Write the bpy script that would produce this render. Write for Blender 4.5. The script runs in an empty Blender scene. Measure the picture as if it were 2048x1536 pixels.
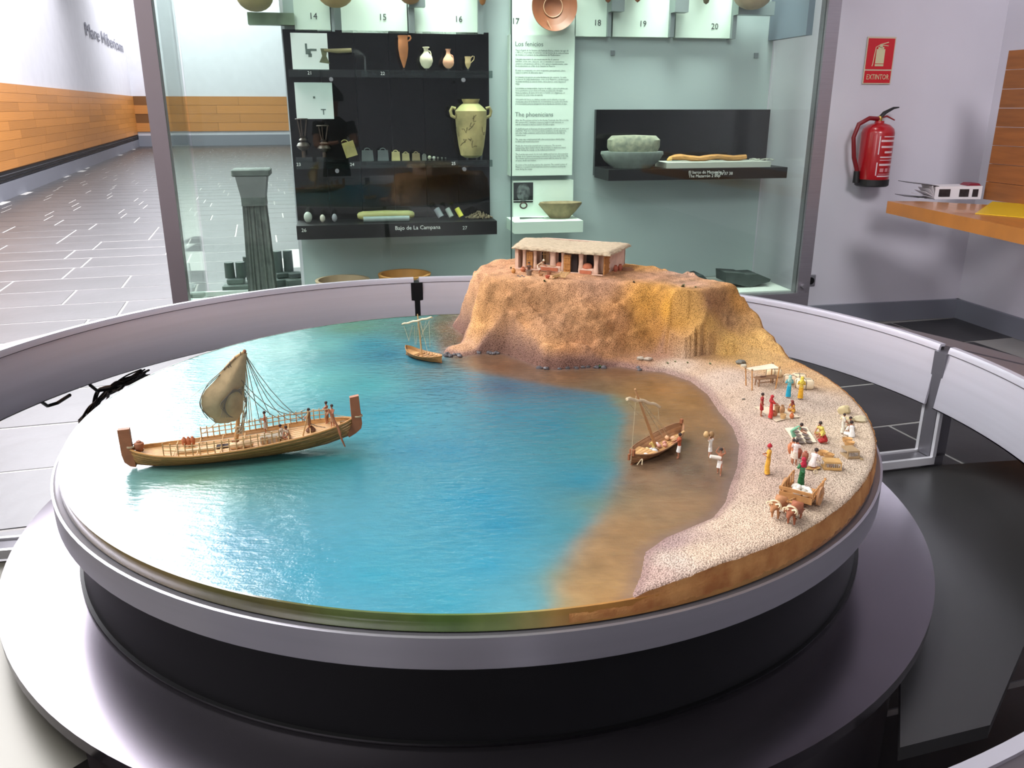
import bpy, math, random
import numpy as np
from mathutils import Vector, Matrix
random.seed(7); rng = np.random.default_rng(5)
PI = math.pi
scn = bpy.context.scene; COL = scn.collection

# ---------------------------------------------------------------- camera, world, lights, exposure
FPX = 1666.0; CAMZ = 1.55; TILT = math.radians(18.4)
cd = bpy.data.cameras.new('camera'); cam = bpy.data.objects.new('camera', cd); COL.objects.link(cam)
cd.sensor_width = 36; cd.lens = FPX/2048*36; cd.clip_start = .01; cd.clip_end = 200
cam.location = (0, 0, CAMZ); cam.rotation_euler = (PI/2-TILT, 0, 0)
scn.camera = cam
scn.view_settings.view_transform = 'Standard'; scn.view_settings.look = 'None'
scn.view_settings.gamma = 1; scn.view_settings.use_curve_mapping = False
scn.view_settings.exposure = 0.0
w = bpy.data.worlds.new('world'); scn.world = w; w.use_nodes = True
w.node_tree.nodes['Background'].inputs[0].default_value = (.80, .84, 1, 1)
w.node_tree.nodes['Background'].inputs[1].default_value = .5

def area(name, loc, target, sx, sy, power, col=(1, 1, 1), rz=None, spread=180):
    l = bpy.data.lights.new(name, 'AREA'); l.shape = 'RECTANGLE'; l.size = sx; l.size_y = sy
    l.energy = power; l.color = col; l.spread = math.radians(spread)
    o = bpy.data.objects.new(name, l); COL.objects.link(o); o.location = loc
    if target is None: o.rotation_euler = (0, 0, rz or 0)
    else: o.rotation_euler = (Vector(target)-Vector(loc)).to_track_quat('-Z', 'Y').to_euler()
    return o
CEIL = 5.2
area('skylight_panel', (-5.6, 9.2, CEIL-.06), None, 4.2, 12.0, 2500, (.97, .96, 1), math.radians(17))
area('skylight_panel_rear', (-2.4, .6, CEIL-.06), None, 2.4, 3.2, 300, (1, .985, .97), math.radians(17))
area('window_daylight', (-3.6, -3.6, 2.6), (0.3, 2.6, .8), 3.2, 3.0, 270, (1, .97, .96))
area('right_wall_fill', (1.8, -1.4, 4.9), (4.2, 5.6, 1.4), 1.6, 1.6, 95, (1, .97, 1), spread=95)  # added fill aimed at the right wall, no known source
area('hall_daylight', (-7.5, 19, CEIL-.06), None, 7, 9, 800, (.96, .96, 1), math.radians(17))
area('far_wall_fill', (-11.5, 33.5, 7.1), None, 8, 9, 1400, (.95, .97, 1), math.radians(17))  # extra lamp put in to brighten the far wall

area('case_lamp', (-.35, 5.25, 2.86), (-.3, 5.6, .6), 1.6, .25, 22, (.93, 1, .94), spread=75)
area('case_lamp_right', (1.35, 5.55, 2.86), (1.3, 5.9, .6), 1.2, .25, 16, (.93, 1, .94), spread=75)

# ---------------------------------------------------------------- picture-to-place helpers
cF = np.array([0, math.cos(TILT), -math.sin(TILT)]); cR = np.array([1., 0, 0]); cD = np.array([0, -math.sin(TILT), -math.cos(TILT)])
C0 = np.array([0, 0, CAMZ])
def ray(x, y): return cF + cR*(x-1024)/FPX + cD*(y-768)/FPX
def W(x, y, z=.8):
    r = ray(x, y); return C0 + r*((z-CAMZ)/r[2])
def WP(x, y, P, n):
    r = ray(x, y); P = np.array(P, float); n = np.array(n, float); return C0 + r*(((P-C0)@n)/(r@n))
WA = math.radians(11.1)
WU = np.array([math.cos(WA), math.sin(WA), 0]); WN = np.array([math.sin(WA), -math.cos(WA), 0])
PW = W(1910, 633, 0)
def onw(x, y, off=0.): return WP(x, y, PW+WN*off, WN)

# ---------------------------------------------------------------- materials
def lin(c):
    c = np.array(c[:3], float)/255.
    return tuple(np.where(c <= .04045, c/12.92, ((c+.055)/1.055)**2.4))
MC = {}
def mat(name, col, rough=.6, metal=0, var=0., scale=20, bump=0., bscale=None, spec=.5, coat=0, rnd=0., stretch=None, col2=None, vor=False, attr=None, dist=.002):
    if name in MC: return MC[name]
    m = bpy.data.materials.new(name); m.use_nodes = True; nt = m.node_tree; b = nt.nodes['Principled BSDF']
    N = nt.nodes.new; L = nt.links.new
    c = lin(col)
    b.inputs['Roughness'].default_value = rough; b.inputs['Metallic'].default_value = metal
    b.inputs['Specular IOR Level'].default_value = spec; b.inputs['Coat Weight'].default_value = coat
    b.inputs['Base Color'].default_value = (*c, 1)
    tc = N('ShaderNodeTexCoord'); vec = tc.outputs['Object']
    if stretch:
        mp = N('ShaderNodeMapping'); mp.inputs['Scale'].default_value = stretch; L(vec, mp.inputs[0]); vec = mp.outputs[0]
    src = None
    if attr:
        a = N('ShaderNodeAttribute'); a.attribute_name = attr; src = a.outputs['Color']
    if var > 0 or col2:
        n = N('ShaderNodeTexNoise'); n.inputs['Scale'].default_value = scale; n.inputs['Detail'].default_value = 5; L(vec, n.inputs['Vector'])
        r = N('ShaderNodeValToRGB'); r.color_ramp.elements[0].position = .33; r.color_ramp.elements[1].position = .67
        L(n.outputs[0], r.inputs[0])
        if col2 and not attr:
            r.color_ramp.elements[0].color = (*c, 1); r.color_ramp.elements[1].color = (*lin(col2), 1); src = r.outputs[0]
        else:
            r.color_ramp.elements[0].color = (1-var,)*3+(1,); r.color_ramp.elements[1].color = (1+var*.6,)*3+(1,)
            mx = N('ShaderNodeMix'); mx.data_type = 'RGBA'; mx.blend_type = 'MULTIPLY'; mx.inputs[0].default_value = 1
            if src: L(src, mx.inputs[6])
            else: mx.inputs[6].default_value = (*c, 1)
            L(r.outputs[0], mx.inputs[7]); src = mx.outputs[2]
    if rnd > 0:
        oi = N('ShaderNodeObjectInfo'); mr = N('ShaderNodeMapRange'); mr.inputs[3].default_value = 1-rnd; mr.inputs[4].default_value = 1+rnd*.6
        L(oi.outputs['Random'], mr.inputs[0])
        mx = N('ShaderNodeMix'); mx.data_type = 'RGBA'; mx.blend_type = 'MULTIPLY'; mx.inputs[0].default_value = 1
        if src: L(src, mx.inputs[6])
        else: mx.inputs[6].default_value = (*c, 1)
        L(mr.outputs[0], mx.inputs[7]); src = mx.outputs[2]
    if src: L(src, b.inputs['Base Color'])
    if bump > 0:
        if vor:
            n = N('ShaderNodeTexVoronoi'); o = n.outputs['Distance']
        else:
            n = N('ShaderNodeTexNoise'); n.inputs['Detail'].default_value = 4; o = n.outputs[0]
        n.inputs['Scale'].default_value = bscale or scale; L(vec, n.inputs['Vector'])
        bp = N('ShaderNodeBump'); bp.inputs['Strength'].default_value = bump; bp.inputs['Distance'].default_value = dist
        L(o, bp.inputs['Height']); L(bp.outputs[0], b.inputs['Normal'])
    MC[name] = m; return m
def glass(name, tint, extra=.0, rough=0.):
    m = bpy.data.materials.new(name); m.use_nodes = True; nt = m.node_tree; nt.nodes.clear(); N = nt.nodes.new; L = nt.links.new
    out = N('ShaderNodeOutputMaterial'); t = N('ShaderNodeBsdfTransparent'); t.inputs[0].default_value = (*tint, 1)
    g = N('ShaderNodeBsdfGlossy'); g.inputs['Roughness'].default_value = rough; g.inputs[0].default_value = (.95, 1, .97, 1)
    fr = N('ShaderNodeLayerWeight'); fr.inputs[0].default_value = .5
    pw = N('ShaderNodeMath'); pw.operation = 'POWER'; pw.inputs[1].default_value = 5; L(fr.outputs['Facing'], pw.inputs[0])
    ad = N('ShaderNodeMath'); ad.operation = 'MULTIPLY_ADD'; ad.inputs[1].default_value = .9; ad.inputs[2].default_value = .022+extra; L(pw.outputs[0], ad.inputs[0])
    mx = N('ShaderNodeMixShader'); L(ad.outputs[0], mx.inputs[0]); L(t.outputs[0], mx.inputs[1]); L(g.outputs[0], mx.inputs[2]); L(mx.outputs[0], out.inputs[0])
    return m

# ---------------------------------------------------------------- mesh builder
def frame_from(d):
    d = d/np.linalg.norm(d); up = np.array([0, 0, 1.]) if abs(d[2]) < .95 else np.array([1., 0, 0])
    a = np.cross(up, d); a /= np.linalg.norm(a); return a, np.cross(d, a)
class MB:
    def __init__(s): s.v = []; s.f = []
    def add(s, vs, fs):
        k = len(s.v); s.v += [tuple(map(float, p)) for p in vs]; s.f += [tuple(i+k for i in q) for q in fs]; return s
    def box(s, c, d, rz=0, tilt=0, taper=1., bev=0.):
        x, y, z = d[0]/2, d[1]/2, d[2]/2; ca, sa = math.cos(rz), math.sin(rz); ct, st = math.cos(tilt), math.sin(tilt); vs = []
        if bev > 0:
            e = bev
            ring = lambda q, zz: [(x-q, -y, zz), (x, -y+q, zz), (x, y-q, zz), (x-q, y, zz), (-x+q, y, zz), (-x, y-q, zz), (-x, -y+q, zz), (-x+q, -y, zz)]
            def ins(q, zz): return [(px*(x-q)/x, py*(y-q)/y, zz) for px, py, _ in ring(e, zz)]
            R = [ins(e, -z), ins(0, -z+e), ins(0, z-e), ins(e, z)]
            pts = [p for r in R for p in r]
            fs = [tuple(range(7, -1, -1)), tuple(range(24, 32))]
            for k in range(3):
                for i in range(8): fs.append((k*8+i, k*8+(i+1) % 8, k*8+8+(i+1) % 8, k*8+8+i))
        else:
            pts = [(sx*x*(taper if sz > 0 else 1), sy*y*(taper if sz > 0 else 1), sz*z) for sz in (-1, 1) for sx, sy in ((-1, -1), (1, -1), (1, 1), (-1, 1))]
            fs = [(3, 2, 1, 0), (4, 5, 6, 7)]+[(i, (i+1) % 4, 4+(i+1) % 4, 4+i) for i in range(4)]
        for X, Y, Z in pts:
            X, Z = X*ct+Z*st, -X*st+Z*ct
            vs.append((c[0]+X*ca-Y*sa, c[1]+X*sa+Y*ca, c[2]+Z))
        return s.add(vs, fs)
    def tube(s, P, R, n=8, sy=1., cap=True):
        P = [np.array(p, float) for p in P]; m = len(P)
        if np.isscalar(R): R = [R]*m
        vs = []; fs = []; pa = None
        for i, p in enumerate(P):
            d = P[min(i+1, m-1)]-P[max(i-1, 0)]
            if np.linalg.norm(d) < 1e-12: d = np.array([0, 0, 1.])
            d = d/np.linalg.norm(d)
            if pa is None: a, b = frame_from(d)
            else:
                a = pa-d*(pa@d); a /= np.linalg.norm(a)+1e-12; b = np.cross(d, a)
            pa = a
            for k in range(n):
                t = 2*PI*k/n; vs.append(p+a*(R[i]*math.cos(t))+b*(R[i]*sy*math.sin(t)))
        for i in range(m-1):
            for k in range(n): fs.append((i*n+k, i*n+(k+1) % n, (i+1)*n+(k+1) % n, (i+1)*n+k))
        if cap: fs += [tuple(range(n-1, -1, -1)), tuple((m-1)*n+k for k in range(n))]
        return s.add(vs, fs)
    def lathe(s, prof, c=(0, 0, 0), n=20, sy=1., jit=0, cap=True):
        vs = []; fs = []; m = len(prof)
        for r, z in prof:
            for k in range(n):
                t = 2*PI*k/n; q = r*(1+(random.uniform(-jit, jit) if jit else 0)); vs.append((c[0]+q*math.cos(t), c[1]+q*sy*math.sin(t), c[2]+z))
        for i in range(m-1):
            for k in range(n): fs.append((i*n+k, i*n+(k+1) % n, (i+1)*n+(k+1) % n, (i+1)*n+k))
        if cap and prof[0][0] > 1e-6: fs.append(tuple(range(n-1, -1, -1)))
        if cap and prof[-1][0] > 1e-6: fs.append(tuple((m-1)*n+k for k in range(n)))
        return s.add(vs, fs)
    def ell(s, c, r, n=10, m=7, jit=0., rz=0):
        vs = []; fs = []; ca, sa = math.cos(rz), math.sin(rz)
        for i in range(m+1):
            p = PI*i/m
            for k in range(n):
                t = 2*PI*k/n; q = 1+(random.uniform(-jit, jit) if 0 < i < m else 0)
                X = r[0]*math.sin(p)*math.cos(t)*q; Y = r[1]*math.sin(p)*math.sin(t)*q
                vs.append((c[0]+X*ca-Y*sa, c[1]+X*sa+Y*ca, c[2]-r[2]*math.cos(p)*q))
        for i in range(m):
            for k in range(n): fs.append((i*n+k, i*n+(k+1) % n, (i+1)*n+(k+1) % n, (i+1)*n+k))
        return s.add(vs, fs)
    def prism(s, poly, d):          # poly: list of 3D points, d: extrusion vector
        n = len(poly); d = np.array(d, float); P = [np.array(p, float) for p in poly]
        return s.add(P+[p+d for p in P], [tuple(range(n-1, -1, -1)), tuple(range(n, 2*n))]+[(i, (i+1) % n, n+(i+1) % n, n+i) for i in range(n)])
    def arcband(s, c, a0, a1, prof, n=48, closed=True):   # swept closed profile [(r,z)] round centre c between angles
        vs = []; fs = []; m = len(prof)
        for i in range(n+1):
            t = a0+(a1-a0)*i/n
            for r, z in prof: vs.append((c[0]+r*math.cos(t), c[1]+r*math.sin(t), z))
        for i in range(n):
            for k in range(m if closed else m-1):
                fs.append((i*m+k, (i+1)*m+k, (i+1)*m+(k+1) % m, i*m+(k+1) % m))
        if closed and abs(a1-a0) < 2*PI-1e-4: fs += [tuple(range(m)), tuple(n*m+k for k in range(m-1, -1, -1))]
        return s.add(vs, fs)
    def mesh(s, name, m, smooth=None):
        me = bpy.data.meshes.new(name); me.from_pydata(s.v, [], s.f); me.validate()
        if m: me.materials.append(m)
        fix_normals(me)
        if smooth is not None: shade(me, smooth)
        return me
    def build(s, name, m, parent=None, smooth=40, loc=None, label=None):
        o = bpy.data.objects.new(name, s.mesh(name, m, smooth)); COL.objects.link(o)
        if parent: o.parent = parent
        if loc is not None: o.location = loc
        if label: o['label'] = label
        return o
import bmesh
def fix_normals(me):
    bm = bmesh.new(); bm.from_mesh(me); bmesh.ops.remove_doubles(bm, verts=bm.verts, dist=1e-7); bmesh.ops.recalc_face_normals(bm, faces=bm.faces); bm.to_mesh(me); bm.free()
def shade(me, ang):
    me.polygons.foreach_set('use_smooth', [True]*len(me.polygons))
    if ang < 180: me.set_sharp_from_angle(angle=math.radians(ang))
def thing(name, label, cat, loc=(0, 0, 0), rz=0, group=None):
    o = bpy.data.objects.new(name, None); COL.objects.link(o); o.empty_display_size = .02
    o.location = loc; o.rotation_euler = (0, 0, rz); o['label'] = label; o['category'] = cat
    if group: o['group'] = group
    return o
def tag(o, label, cat, group=None):
    o['label'] = label; o['category'] = cat
    if group: o['group'] = group
    return o
def struct(o): o['kind'] = 'structure'; return o
def text_mesh(name, body, size, m, extrude=.0005, align='LEFT', spacing=1.0, res=2):
    cu = bpy.data.curves.new(name, 'FONT'); cu.body = body; cu.size = size; cu.extrude = extrude; cu.align_x = align; cu.resolution_u = res; cu.space_line = spacing
    t = bpy.data.objects.new(name, cu); COL.objects.link(t)
    dg = bpy.context.evaluated_depsgraph_get(); me = bpy.data.meshes.new_from_object(t.evaluated_get(dg)); me.name = name
    bpy.data.objects.remove(t); me.materials.clear(); me.materials.append(m); return me
def put_text(name, body, size, m, loc, rz, parent, stretch=(1, 1), **k):   # upright text facing the room; loc is world
    me = text_mesh(name, body, size, m, **k)
    o = bpy.data.objects.new(name, me); COL.objects.link(o)
    o.rotation_euler = (PI/2, 0, rz); o.scale = (stretch[0], stretch[1], 1)
    if parent:
        o.parent = parent; pz = parent.rotation_euler.z; o.location = Matrix.Rotation(-pz, 3, 'Z') @ (Vector(loc)-parent.location); o.rotation_euler = (PI/2, 0, rz-pz)
    else: o.location = loc
    return o

def catm(P, n=5):
    P = [np.array(p, float) for p in P]; Q = [2*P[0]-P[1]]+P+[2*P[-1]-P[-2]]; out = []
    for i in range(1, len(Q)-2):
        for k in range(n):
            t = k/n; out.append(.5*((2*Q[i])+(-Q[i-1]+Q[i+1])*t+(2*Q[i-1]-5*Q[i]+4*Q[i+1]-Q[i+2])*t*t+(-Q[i-1]+3*Q[i]-3*Q[i+1]+Q[i+2])*t**3))
    return out+[P[-1]]
# ---------------------------------------------------------------- material set
M_white = mat('white_paint', (222, 221, 228), .75, var=.03, scale=3)
M_wallb = mat('lilac_wall_paint', (208, 204, 214), .8, var=.03, scale=2)
M_ceil = mat('ceiling_paint', (78, 78, 84), .9)
M_woodp = mat('honey_wood_veneer', (204, 136, 66), .42, var=.18, scale=3, stretch=(1, 1, 14), rnd=.16)
M_steel = mat('brushed_steel', (152, 148, 154), .42, .75, var=.06, scale=6, stretch=(1, 1, 40))
M_steeld = mat('dark_steel', (84, 80, 84), .45, .6, var=.05, scale=5)
M_rail = mat('satin_rail_metal', (196, 194, 203), .34, .5, var=.04, scale=4, stretch=(.3, .3, 12))
M_flange = mat('rail_desk_metal', (120, 114, 118), .4, .6, var=.06, scale=3)
M_rim = mat('rim_aluminium', (178, 176, 184), .33, .7, var=.05, scale=3, stretch=(.2, .2, 10))
M_plinth = mat('satin_plinth_metal', (114, 109, 116), .24, .95, var=.04, scale=5)
M_black = mat('black_laminate', (9, 9, 11), .5, var=.1, scale=8, spec=.3)
M_blackg = mat('black_gloss_panel', (7, 8, 9), .12, spec=.4)
M_slate = mat('slate_tile', (58, 57, 59), .36, var=.22, scale=2.2, spec=.36, bump=.35, bscale=9, rnd=.16, dist=.004)
M_grout = mat('pale_grout', (158, 156, 153), .8)
M_greyp = mat('grey_skirting', (135, 137, 148), .5, .2)
M_case = mat('green_white_board', (206, 222, 210), .6)
M_caseb = mat('grey_green_back_panel', (158, 170, 170), .6, var=.02, scale=2)
M_acry = glass('clear_acrylic', (.93, .96, .96), .03, .05)
M_glass = glass('case_glass', (.94, .985, .96), .0)
M_shelfg = glass('shelf_glass', (.72, .82, .79), .05, .03)
# ================================================================ room shell
az = math.radians(-17.3)          # hall axis
HD = np.array([math.sin(az), math.cos(az), 0]); HS = np.array([math.cos(az), -math.sin(az), 0])   # along hall, to the right
PL = W(0, 403, 0)                 # foot of the left wall
def hallp(s, r, z): return PL+HD*s+HS*r+np.array([0, 0, z])
s_far = (W(278, 293, 0)-PL)@HD
B0 = PW.copy()                    # corner of the back wall and the right wall
uL = (onw(598, 500, 0)-PW)@WU     # left end of back wall (negative)
WLE = PW+WU*uL
# right wall direction from the baseboard
RW = W(2048, 680, 0)-PW; RW /= np.linalg.norm(RW); RN = np.array([-RW[1], RW[0], 0]);
if RN[0] > 0: RN = -RN
def quadwall(name, A, B, z0, z1, nrm, th, m):
    A = np.array(A, float); B = np.array(B, float)
    b = MB(); a0 = A*[1, 1, 0]; b0 = B*[1, 1, 0]; d = -np.array(nrm, float)*th
    b.prism([a0+[0, 0, z0], b0+[0, 0, z0], b0+[0, 0, z1], a0+[0, 0, z1]], d)
    return b.build(name, m, smooth=None)
fl = struct(MB().box((-6, 16, -.0525), (60, 62, .1)).build('floor', M_grout, smooth=None))
b = MB(); b.box((-6, 5.5, CEIL+.05), (60, 41, .1)); b.box((-6, 37, 7.25), (60, 22, .1)); b.box((-6, 26, 6.25), (60, .1, 2.1)); struct(b.build('ceiling', M_ceil, smooth=None))
wl = struct(quadwall('wall_left', hallp(-24, 0, 0), hallp(s_far+.2, 0, 0), 0, 7.2, HS, .2, M_white))
wf = struct(quadwall('wall_far', hallp(s_far, -.2, 0), hallp(s_far, 34, 0), 0, 7.2, -HD, .2, M_white))
wb = struct(quadwall('wall_back', WLE, PW+WU*.2, 0, CEIL, WN, .35, M_wallb))
wr = struct(quadwall('wall_right', PW, PW+RW*16, 0, CEIL, RN, .2, M_wallb))
struct(quadwall('wall_front', (-14, -6.2, 0), (14, -6.2, 0), 0, CEIL, (0, 1, 0), .2, M_wallb))

# slate floor tiles laid along the hall
TW, TH = 1.02, .60
tme = MB().box((0, 0, 0), (TW-.016, TH-.018, .012), bev=.003).mesh('floor_tile', M_slate, None)
far = MB(); nt_ = 0
def onscreen(p):
    q = p-C0; z = q@cF
    if z < .4: return False
    return -160 < 1024+FPX*(q@cR)/z < 2200 and 200 < 768+FPX*(q@cD)/z < 1750
tb = math.radians(16); tu = np.array([math.cos(tb), math.sin(tb), 0]); tv = np.array([-math.sin(tb), math.cos(tb), 0])
cands = []
for j in range(-14, 70):
    off = random.uniform(0, TW)
    for i in range(-26, 22):
        c = tu*(i*TW+off)+tv*(j*TH)
        d = math.hypot(c[0], c[1])
        if (c-PL)@HS < -.3 or c[1] < -5.5: continue
        if (c-PW)@WN < .0 and (c-PW)@WU > uL: continue
        if (c-PW)@RN < 0: continue
        cands.append((d, c))
cands.sort(key=lambda t: t[0])
for d, c in cands:
    hid = math.hypot(c[0]+.1, c[1]-2.12) < .75
    rr = (c[0] > -.4 and c[1] > 3.6 and c[0] < 1.6)
    if onscreen(c) and d < 13.5 and nt_ < 290 and not hid and not rr and (c[0] < -.5 or c[0] > .8):
        o = bpy.data.objects.new('floor_tile', tme); COL.objects.link(o); o.location = (c[0], c[1], -.006+random.uniform(-.0008, .0008)); o.rotation_euler = (0, 0, tb); o.parent = fl; nt_ += 1
    elif d < 24:
        far.box((c[0], c[1], -.006), (TW-.016, TH-.018, .012), rz=tb)
    elif onscreen(c): far.box((c[0], c[1], -.006), (TW-.016, TH-.018, .012), rz=tb)
o = far.build('floor_tile_field', M_slate, fl, None); o['kind'] = 'stuff'

# left wall: honey wood dado of planks, dark slotted rail, skirting
ztop = float(WP(0, 165.5, PL, HS)[2]); zbot0 = float(WP(0, 343, PL, HS)[2]); zbot1 = float(WP(278, 251, PL, HS)[2])
dado = struct(quadwall('trim_1', hallp(-15, .025, 0), hallp(s_far, .025, 0), zbot0-.02, ztop, HS, .02, mat('dado_backing', (120, 78, 35), .6)))
rows = 9; ph = (ztop-zbot0)/rows
pme = MB().box((0, 0, 0), (1, .012, 1)).mesh('wood_plank', M_woodp, None)
for r in range(rows):
    s = -15.0
    first = True
    while s < s_far:
        L_ = random.uniform(2.0, 3.6)*(random.uniform(.4, 1) if first else 1); first = False; e = min(s+L_, s_far)
        o = bpy.data.objects.new('wood_plank', pme); COL.objects.link(o)
        o.location = hallp((s+e)/2, .032, zbot0+ph*(r+.5)); o.scale = (e-s-.006, 1, ph-.004); o.rotation_euler = (0, 0, math.atan2(HD[1], HD[0])); o.parent = dado
        s = e
for k in range(3):
    b = MB().prism([hallp(-15, .03, zbot0-.03-.055*k), hallp(s_far, .03, zbot0-.03-.055*k), hallp(s_far, .03, zbot0-.062-.055*k), hallp(-15, .03, zbot0-.062-.055*k)], HS*.02)
    b.build('slotted_rail', M_black, dado, None)
bl = struct(quadwall('baseboard_left', hallp(-15, .05, 0), hallp(s_far, .05, 0), .0, zbot0-.2, HS, .045, M_greyp))
# far wall wood band, skirting
fw = struct(quadwall('trim_2', hallp(s_far-.04, 0, 0), hallp(s_far-.04, 30, 0), zbot0+.1, ztop, -HD, .03, mat('far_dado_backing', (120, 78, 35), .6)))
for r in range(4):
    for i in range(9):
        o = bpy.data.objects.new('wood_plank', pme); COL.objects.link(o); ph2 = (ztop-zbot0-.1)/4
        o.location = hallp(s_far-.05, 3.2*i+1.6+(r % 2)*.9, zbot0+.1+ph2*(r+.5)); o.scale = (3.19, 1, ph2-.01); o.rotation_euler = (0, 0, math.atan2(HS[1], HS[0])); o.parent = fw
struct(quadwall('baseboard_far', hallp(s_far-.06, 0, 0), hallp(s_far-.06, 30, 0), 0, zbot0-.05, -HD, .05, M_greyp))
# baseboards of back and right wall
struct(quadwall('baseboard_back', PW+WN*.03+WU*uL, PW+WN*.03, 0, .145, WN, .028, M_greyp))
struct(quadwall('baseboard_right', PW+RN*.03, PW+RN*.03+RW*9, 0, .145, RN, .028, M_greyp))
# wall lettering
pl = WP(170, 70, PL, HS); pr = WP(243, 88, PL, HS); wd = np.linalg.norm((pr-pl)[:2])
hz = float(WP(172, 50, PL, HS)[2]-WP(172, 76, PL, HS)[2])
sg = thing('wall_lettering', 'dark raised letters reading Mare Hibericvm on white wall above the wooden dado', 'lettering', tuple(pl+HS*.03))
t_ = put_text('lettering', 'Mare Hibericvm', hz/.72, mat('lettering_grey', (118, 118, 132), .6), pl+HS*.03, math.atan2(HD[1], HD[0]), sg, extrude=.006)
wtxt = max(v.co.x for v in t_.data.vertices); t_.scale = (wd/wtxt, 1, 1)

# ================================================================ fire extinguisher, sign, socket
p = onw(1742, 372, .125); top = onw(1742, 208, .125); Hh = float(top[2]-p[2]); R_ = .078
M_red = mat('extinguisher_red', (165, 18, 28), .28, coat=.3)
M_blackr = mat('black_rubber', (22, 22, 24), .5)
ex = thing('fire_extinguisher', 'red fire extinguisher with black base hanging on the grey wall right of the glass case', 'fire extinguisher', tuple(p), WA)
h = Hh*.80
R_ = float(np.linalg.norm(onw(1765, 300, .1)-onw(1709, 300, .1)))/2
MB().lathe([(0, h*.10), (R_*.98, h*.10), (R_, h*.12), (R_, h*.82), (R_*.93, h*.88), (R_*.65, h*.94), (R_*.3, h*.965), (R_*.28, h*1.0), (0, h*1.0)], n=28).build('cylinder_body', M_red, ex)
MB().lathe([(0, 0), (R_*.94, 0), (R_*1.04, h*.02), (R_*1.04, h*.11), (R_*.9, h*.12), (0, h*.12)], n=28).build('base_boot', M_blackr, ex)
MB().lathe([(0, h), (.016, h), (.018, h*1.04), (.014, h*1.07), (0, h*1.07)], n=12).build('valve', mat('brass', (180, 150, 80), .35, .8), ex)
MB().tube([(.0, 0, h*1.05), (.03, 0, h*1.12), (.09, -.005, h*1.19), (.13, -.005, h*1.20)], [.018, .02, .014, .007], sy=.6).build('squeeze_handle', M_blackr, ex)
MB().tube([(.0, 0, h*1.04), (.05, 0, h*1.07), (.11, -.005, h*1.01)], [.009, .009, .006], sy=.7).build('carry_handle', mat('red_lever', (140, 25, 30), .4), ex)
MB().tube([(-.01, 0, h*1.03), (-R_*.8, -.01, h*1.04), (-R_*1.5, -.01, h*.95), (-R_*1.75, -.01, h*.75), (-R_*1.55, -.01, h*.45), (-R_*1.25, -.01, h*.27), (-R_*1.2, -.01, h*.2)], .015, n=10).build('hose', mat('hose_red', (120, 16, 26), .4), ex)
MB().tube([(-R_*1.22, -.01, h*.24), (-R_*1.18, -.01, h*.06)], [.02, .024], n=10).build('nozzle', M_blackr, ex)
def curved_label(z0, z1, a0, a1, r, m, name='label_sticker'):
    b = MB(); n = 8; vs = []
    for i in range(n+1):
        t = a0+(a1-a0)*i/n
        for z in (z0, z1): vs.append((r*math.cos(t), r*math.sin(t), z))
    b.add(vs, [(2*i, 2*i+2, 2*i+3, 2*i+1) for i in range(n)])
    return b.build(name, m, ex)
M_lw = mat('label_white', (215, 190, 195), .5); M_lr = mat('label_red', (150, 25, 35), .5)
for z0, z1, a0, a1 in ((.76, .775, -1.75, -.7), (.69, .72, -1.9, -.6), (.70, .775, -2.02, -1.95), (.50, .70, -2.02, -1.95), (.38, .30, -2.02, -1.95), (.30, .18, -2.02, -1.95), (.33, .36, -1.85, -.6), (.45, .47, -1.85, -.65), (.41, .42, -1.85, -.65), (.52, .55, -1.6, -.9), (.60, .63, -1.85, -.65), (.16, .18, -1.9, -.65), (.20, .205, -1.85, -.65)):
    curved_label(h*z0, h*z1, a0, a1, R_*1.006, M_lw)
for k in range(3): curved_label(h*.235, h*.29, -1.78+k*.36, -1.53+k*.36, R_*1.012, mat('label_disc_pale', (200, 130, 135), .5))
# sign
p0 = onw(1724, 168, .01); p1 = onw(1780, 168, .01); p2 = onw(1735, 73, .01)
sw = float(np.linalg.norm(p1-p0)); sh = float(p2[2]-p0[2])
sgn = thing('extinguisher_sign', 'red EXTINTOR sign with pale extinguisher symbol on wall above the extinguisher', 'sign', tuple(p0), WA)
MB().box((sw/2, 0, sh/2), (sw, .004, sh)).build('sign_board', mat('photoluminescent_cream', (200, 190, 165), .5), sgn, None)
M_sr = mat('sign_red', (196, 22, 36), .45)
MB().box((sw/2, -.003, sh*.64), (sw*.93, .003, sh*.65)).build('pictogram_panel', M_sr, sgn, None)
MB().box((sw/2, -.003, sh*.155), (sw*.93, .003, sh*.26)).build('word_panel', M_sr, sgn, None)
M_cr = mat('symbol_cream', (205, 200, 160), .5)
b = MB(); b.box((sw*.5, -.006, sh*.56), (sw*.3, .002, sh*.36)); b.box((sw*.5, -.006, sh*.76), (sw*.2, .002, sh*.05)); b.box((sw*.5, -.006, sh*.80), (sw*.1, .002, sh*.07))
b.box((sw*.6, -.006, sh*.86), (sw*.3, .002, sh*.018), tilt=-.25); b.box((sw*.62, -.006, sh*.82), (sw*.26, .002, sh*.015), tilt=.1)
b.tube([(sw*.46, -.006, sh*.83), (sw*.32, -.006, sh*.78), (sw*.29, -.006, sh*.6), (sw*.27, -.006, sh*.42), (sw*.25, -.006, sh*.38)], sw*.014, n=5)
b.build('extinguisher_symbol', M_cr, sgn, None)
b = MB(); b.box((sw*.5, -.0075, sh*.43), (sw*.3, .002, sh*.012)); b.build('symbol_line', M_sr, sgn, None)
t_ = put_text('lettering', 'EXTINTOR', sh*.155, M_cr, p0+WU*sw*.5+WN*.006+np.array([0, 0, sh*.10]), WA, sgn, align='CENTER')
wt = max(v.co.x for v in t_.data.vertices)*2; t_.scale = (sw*.8/wt, 1, 1)
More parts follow.
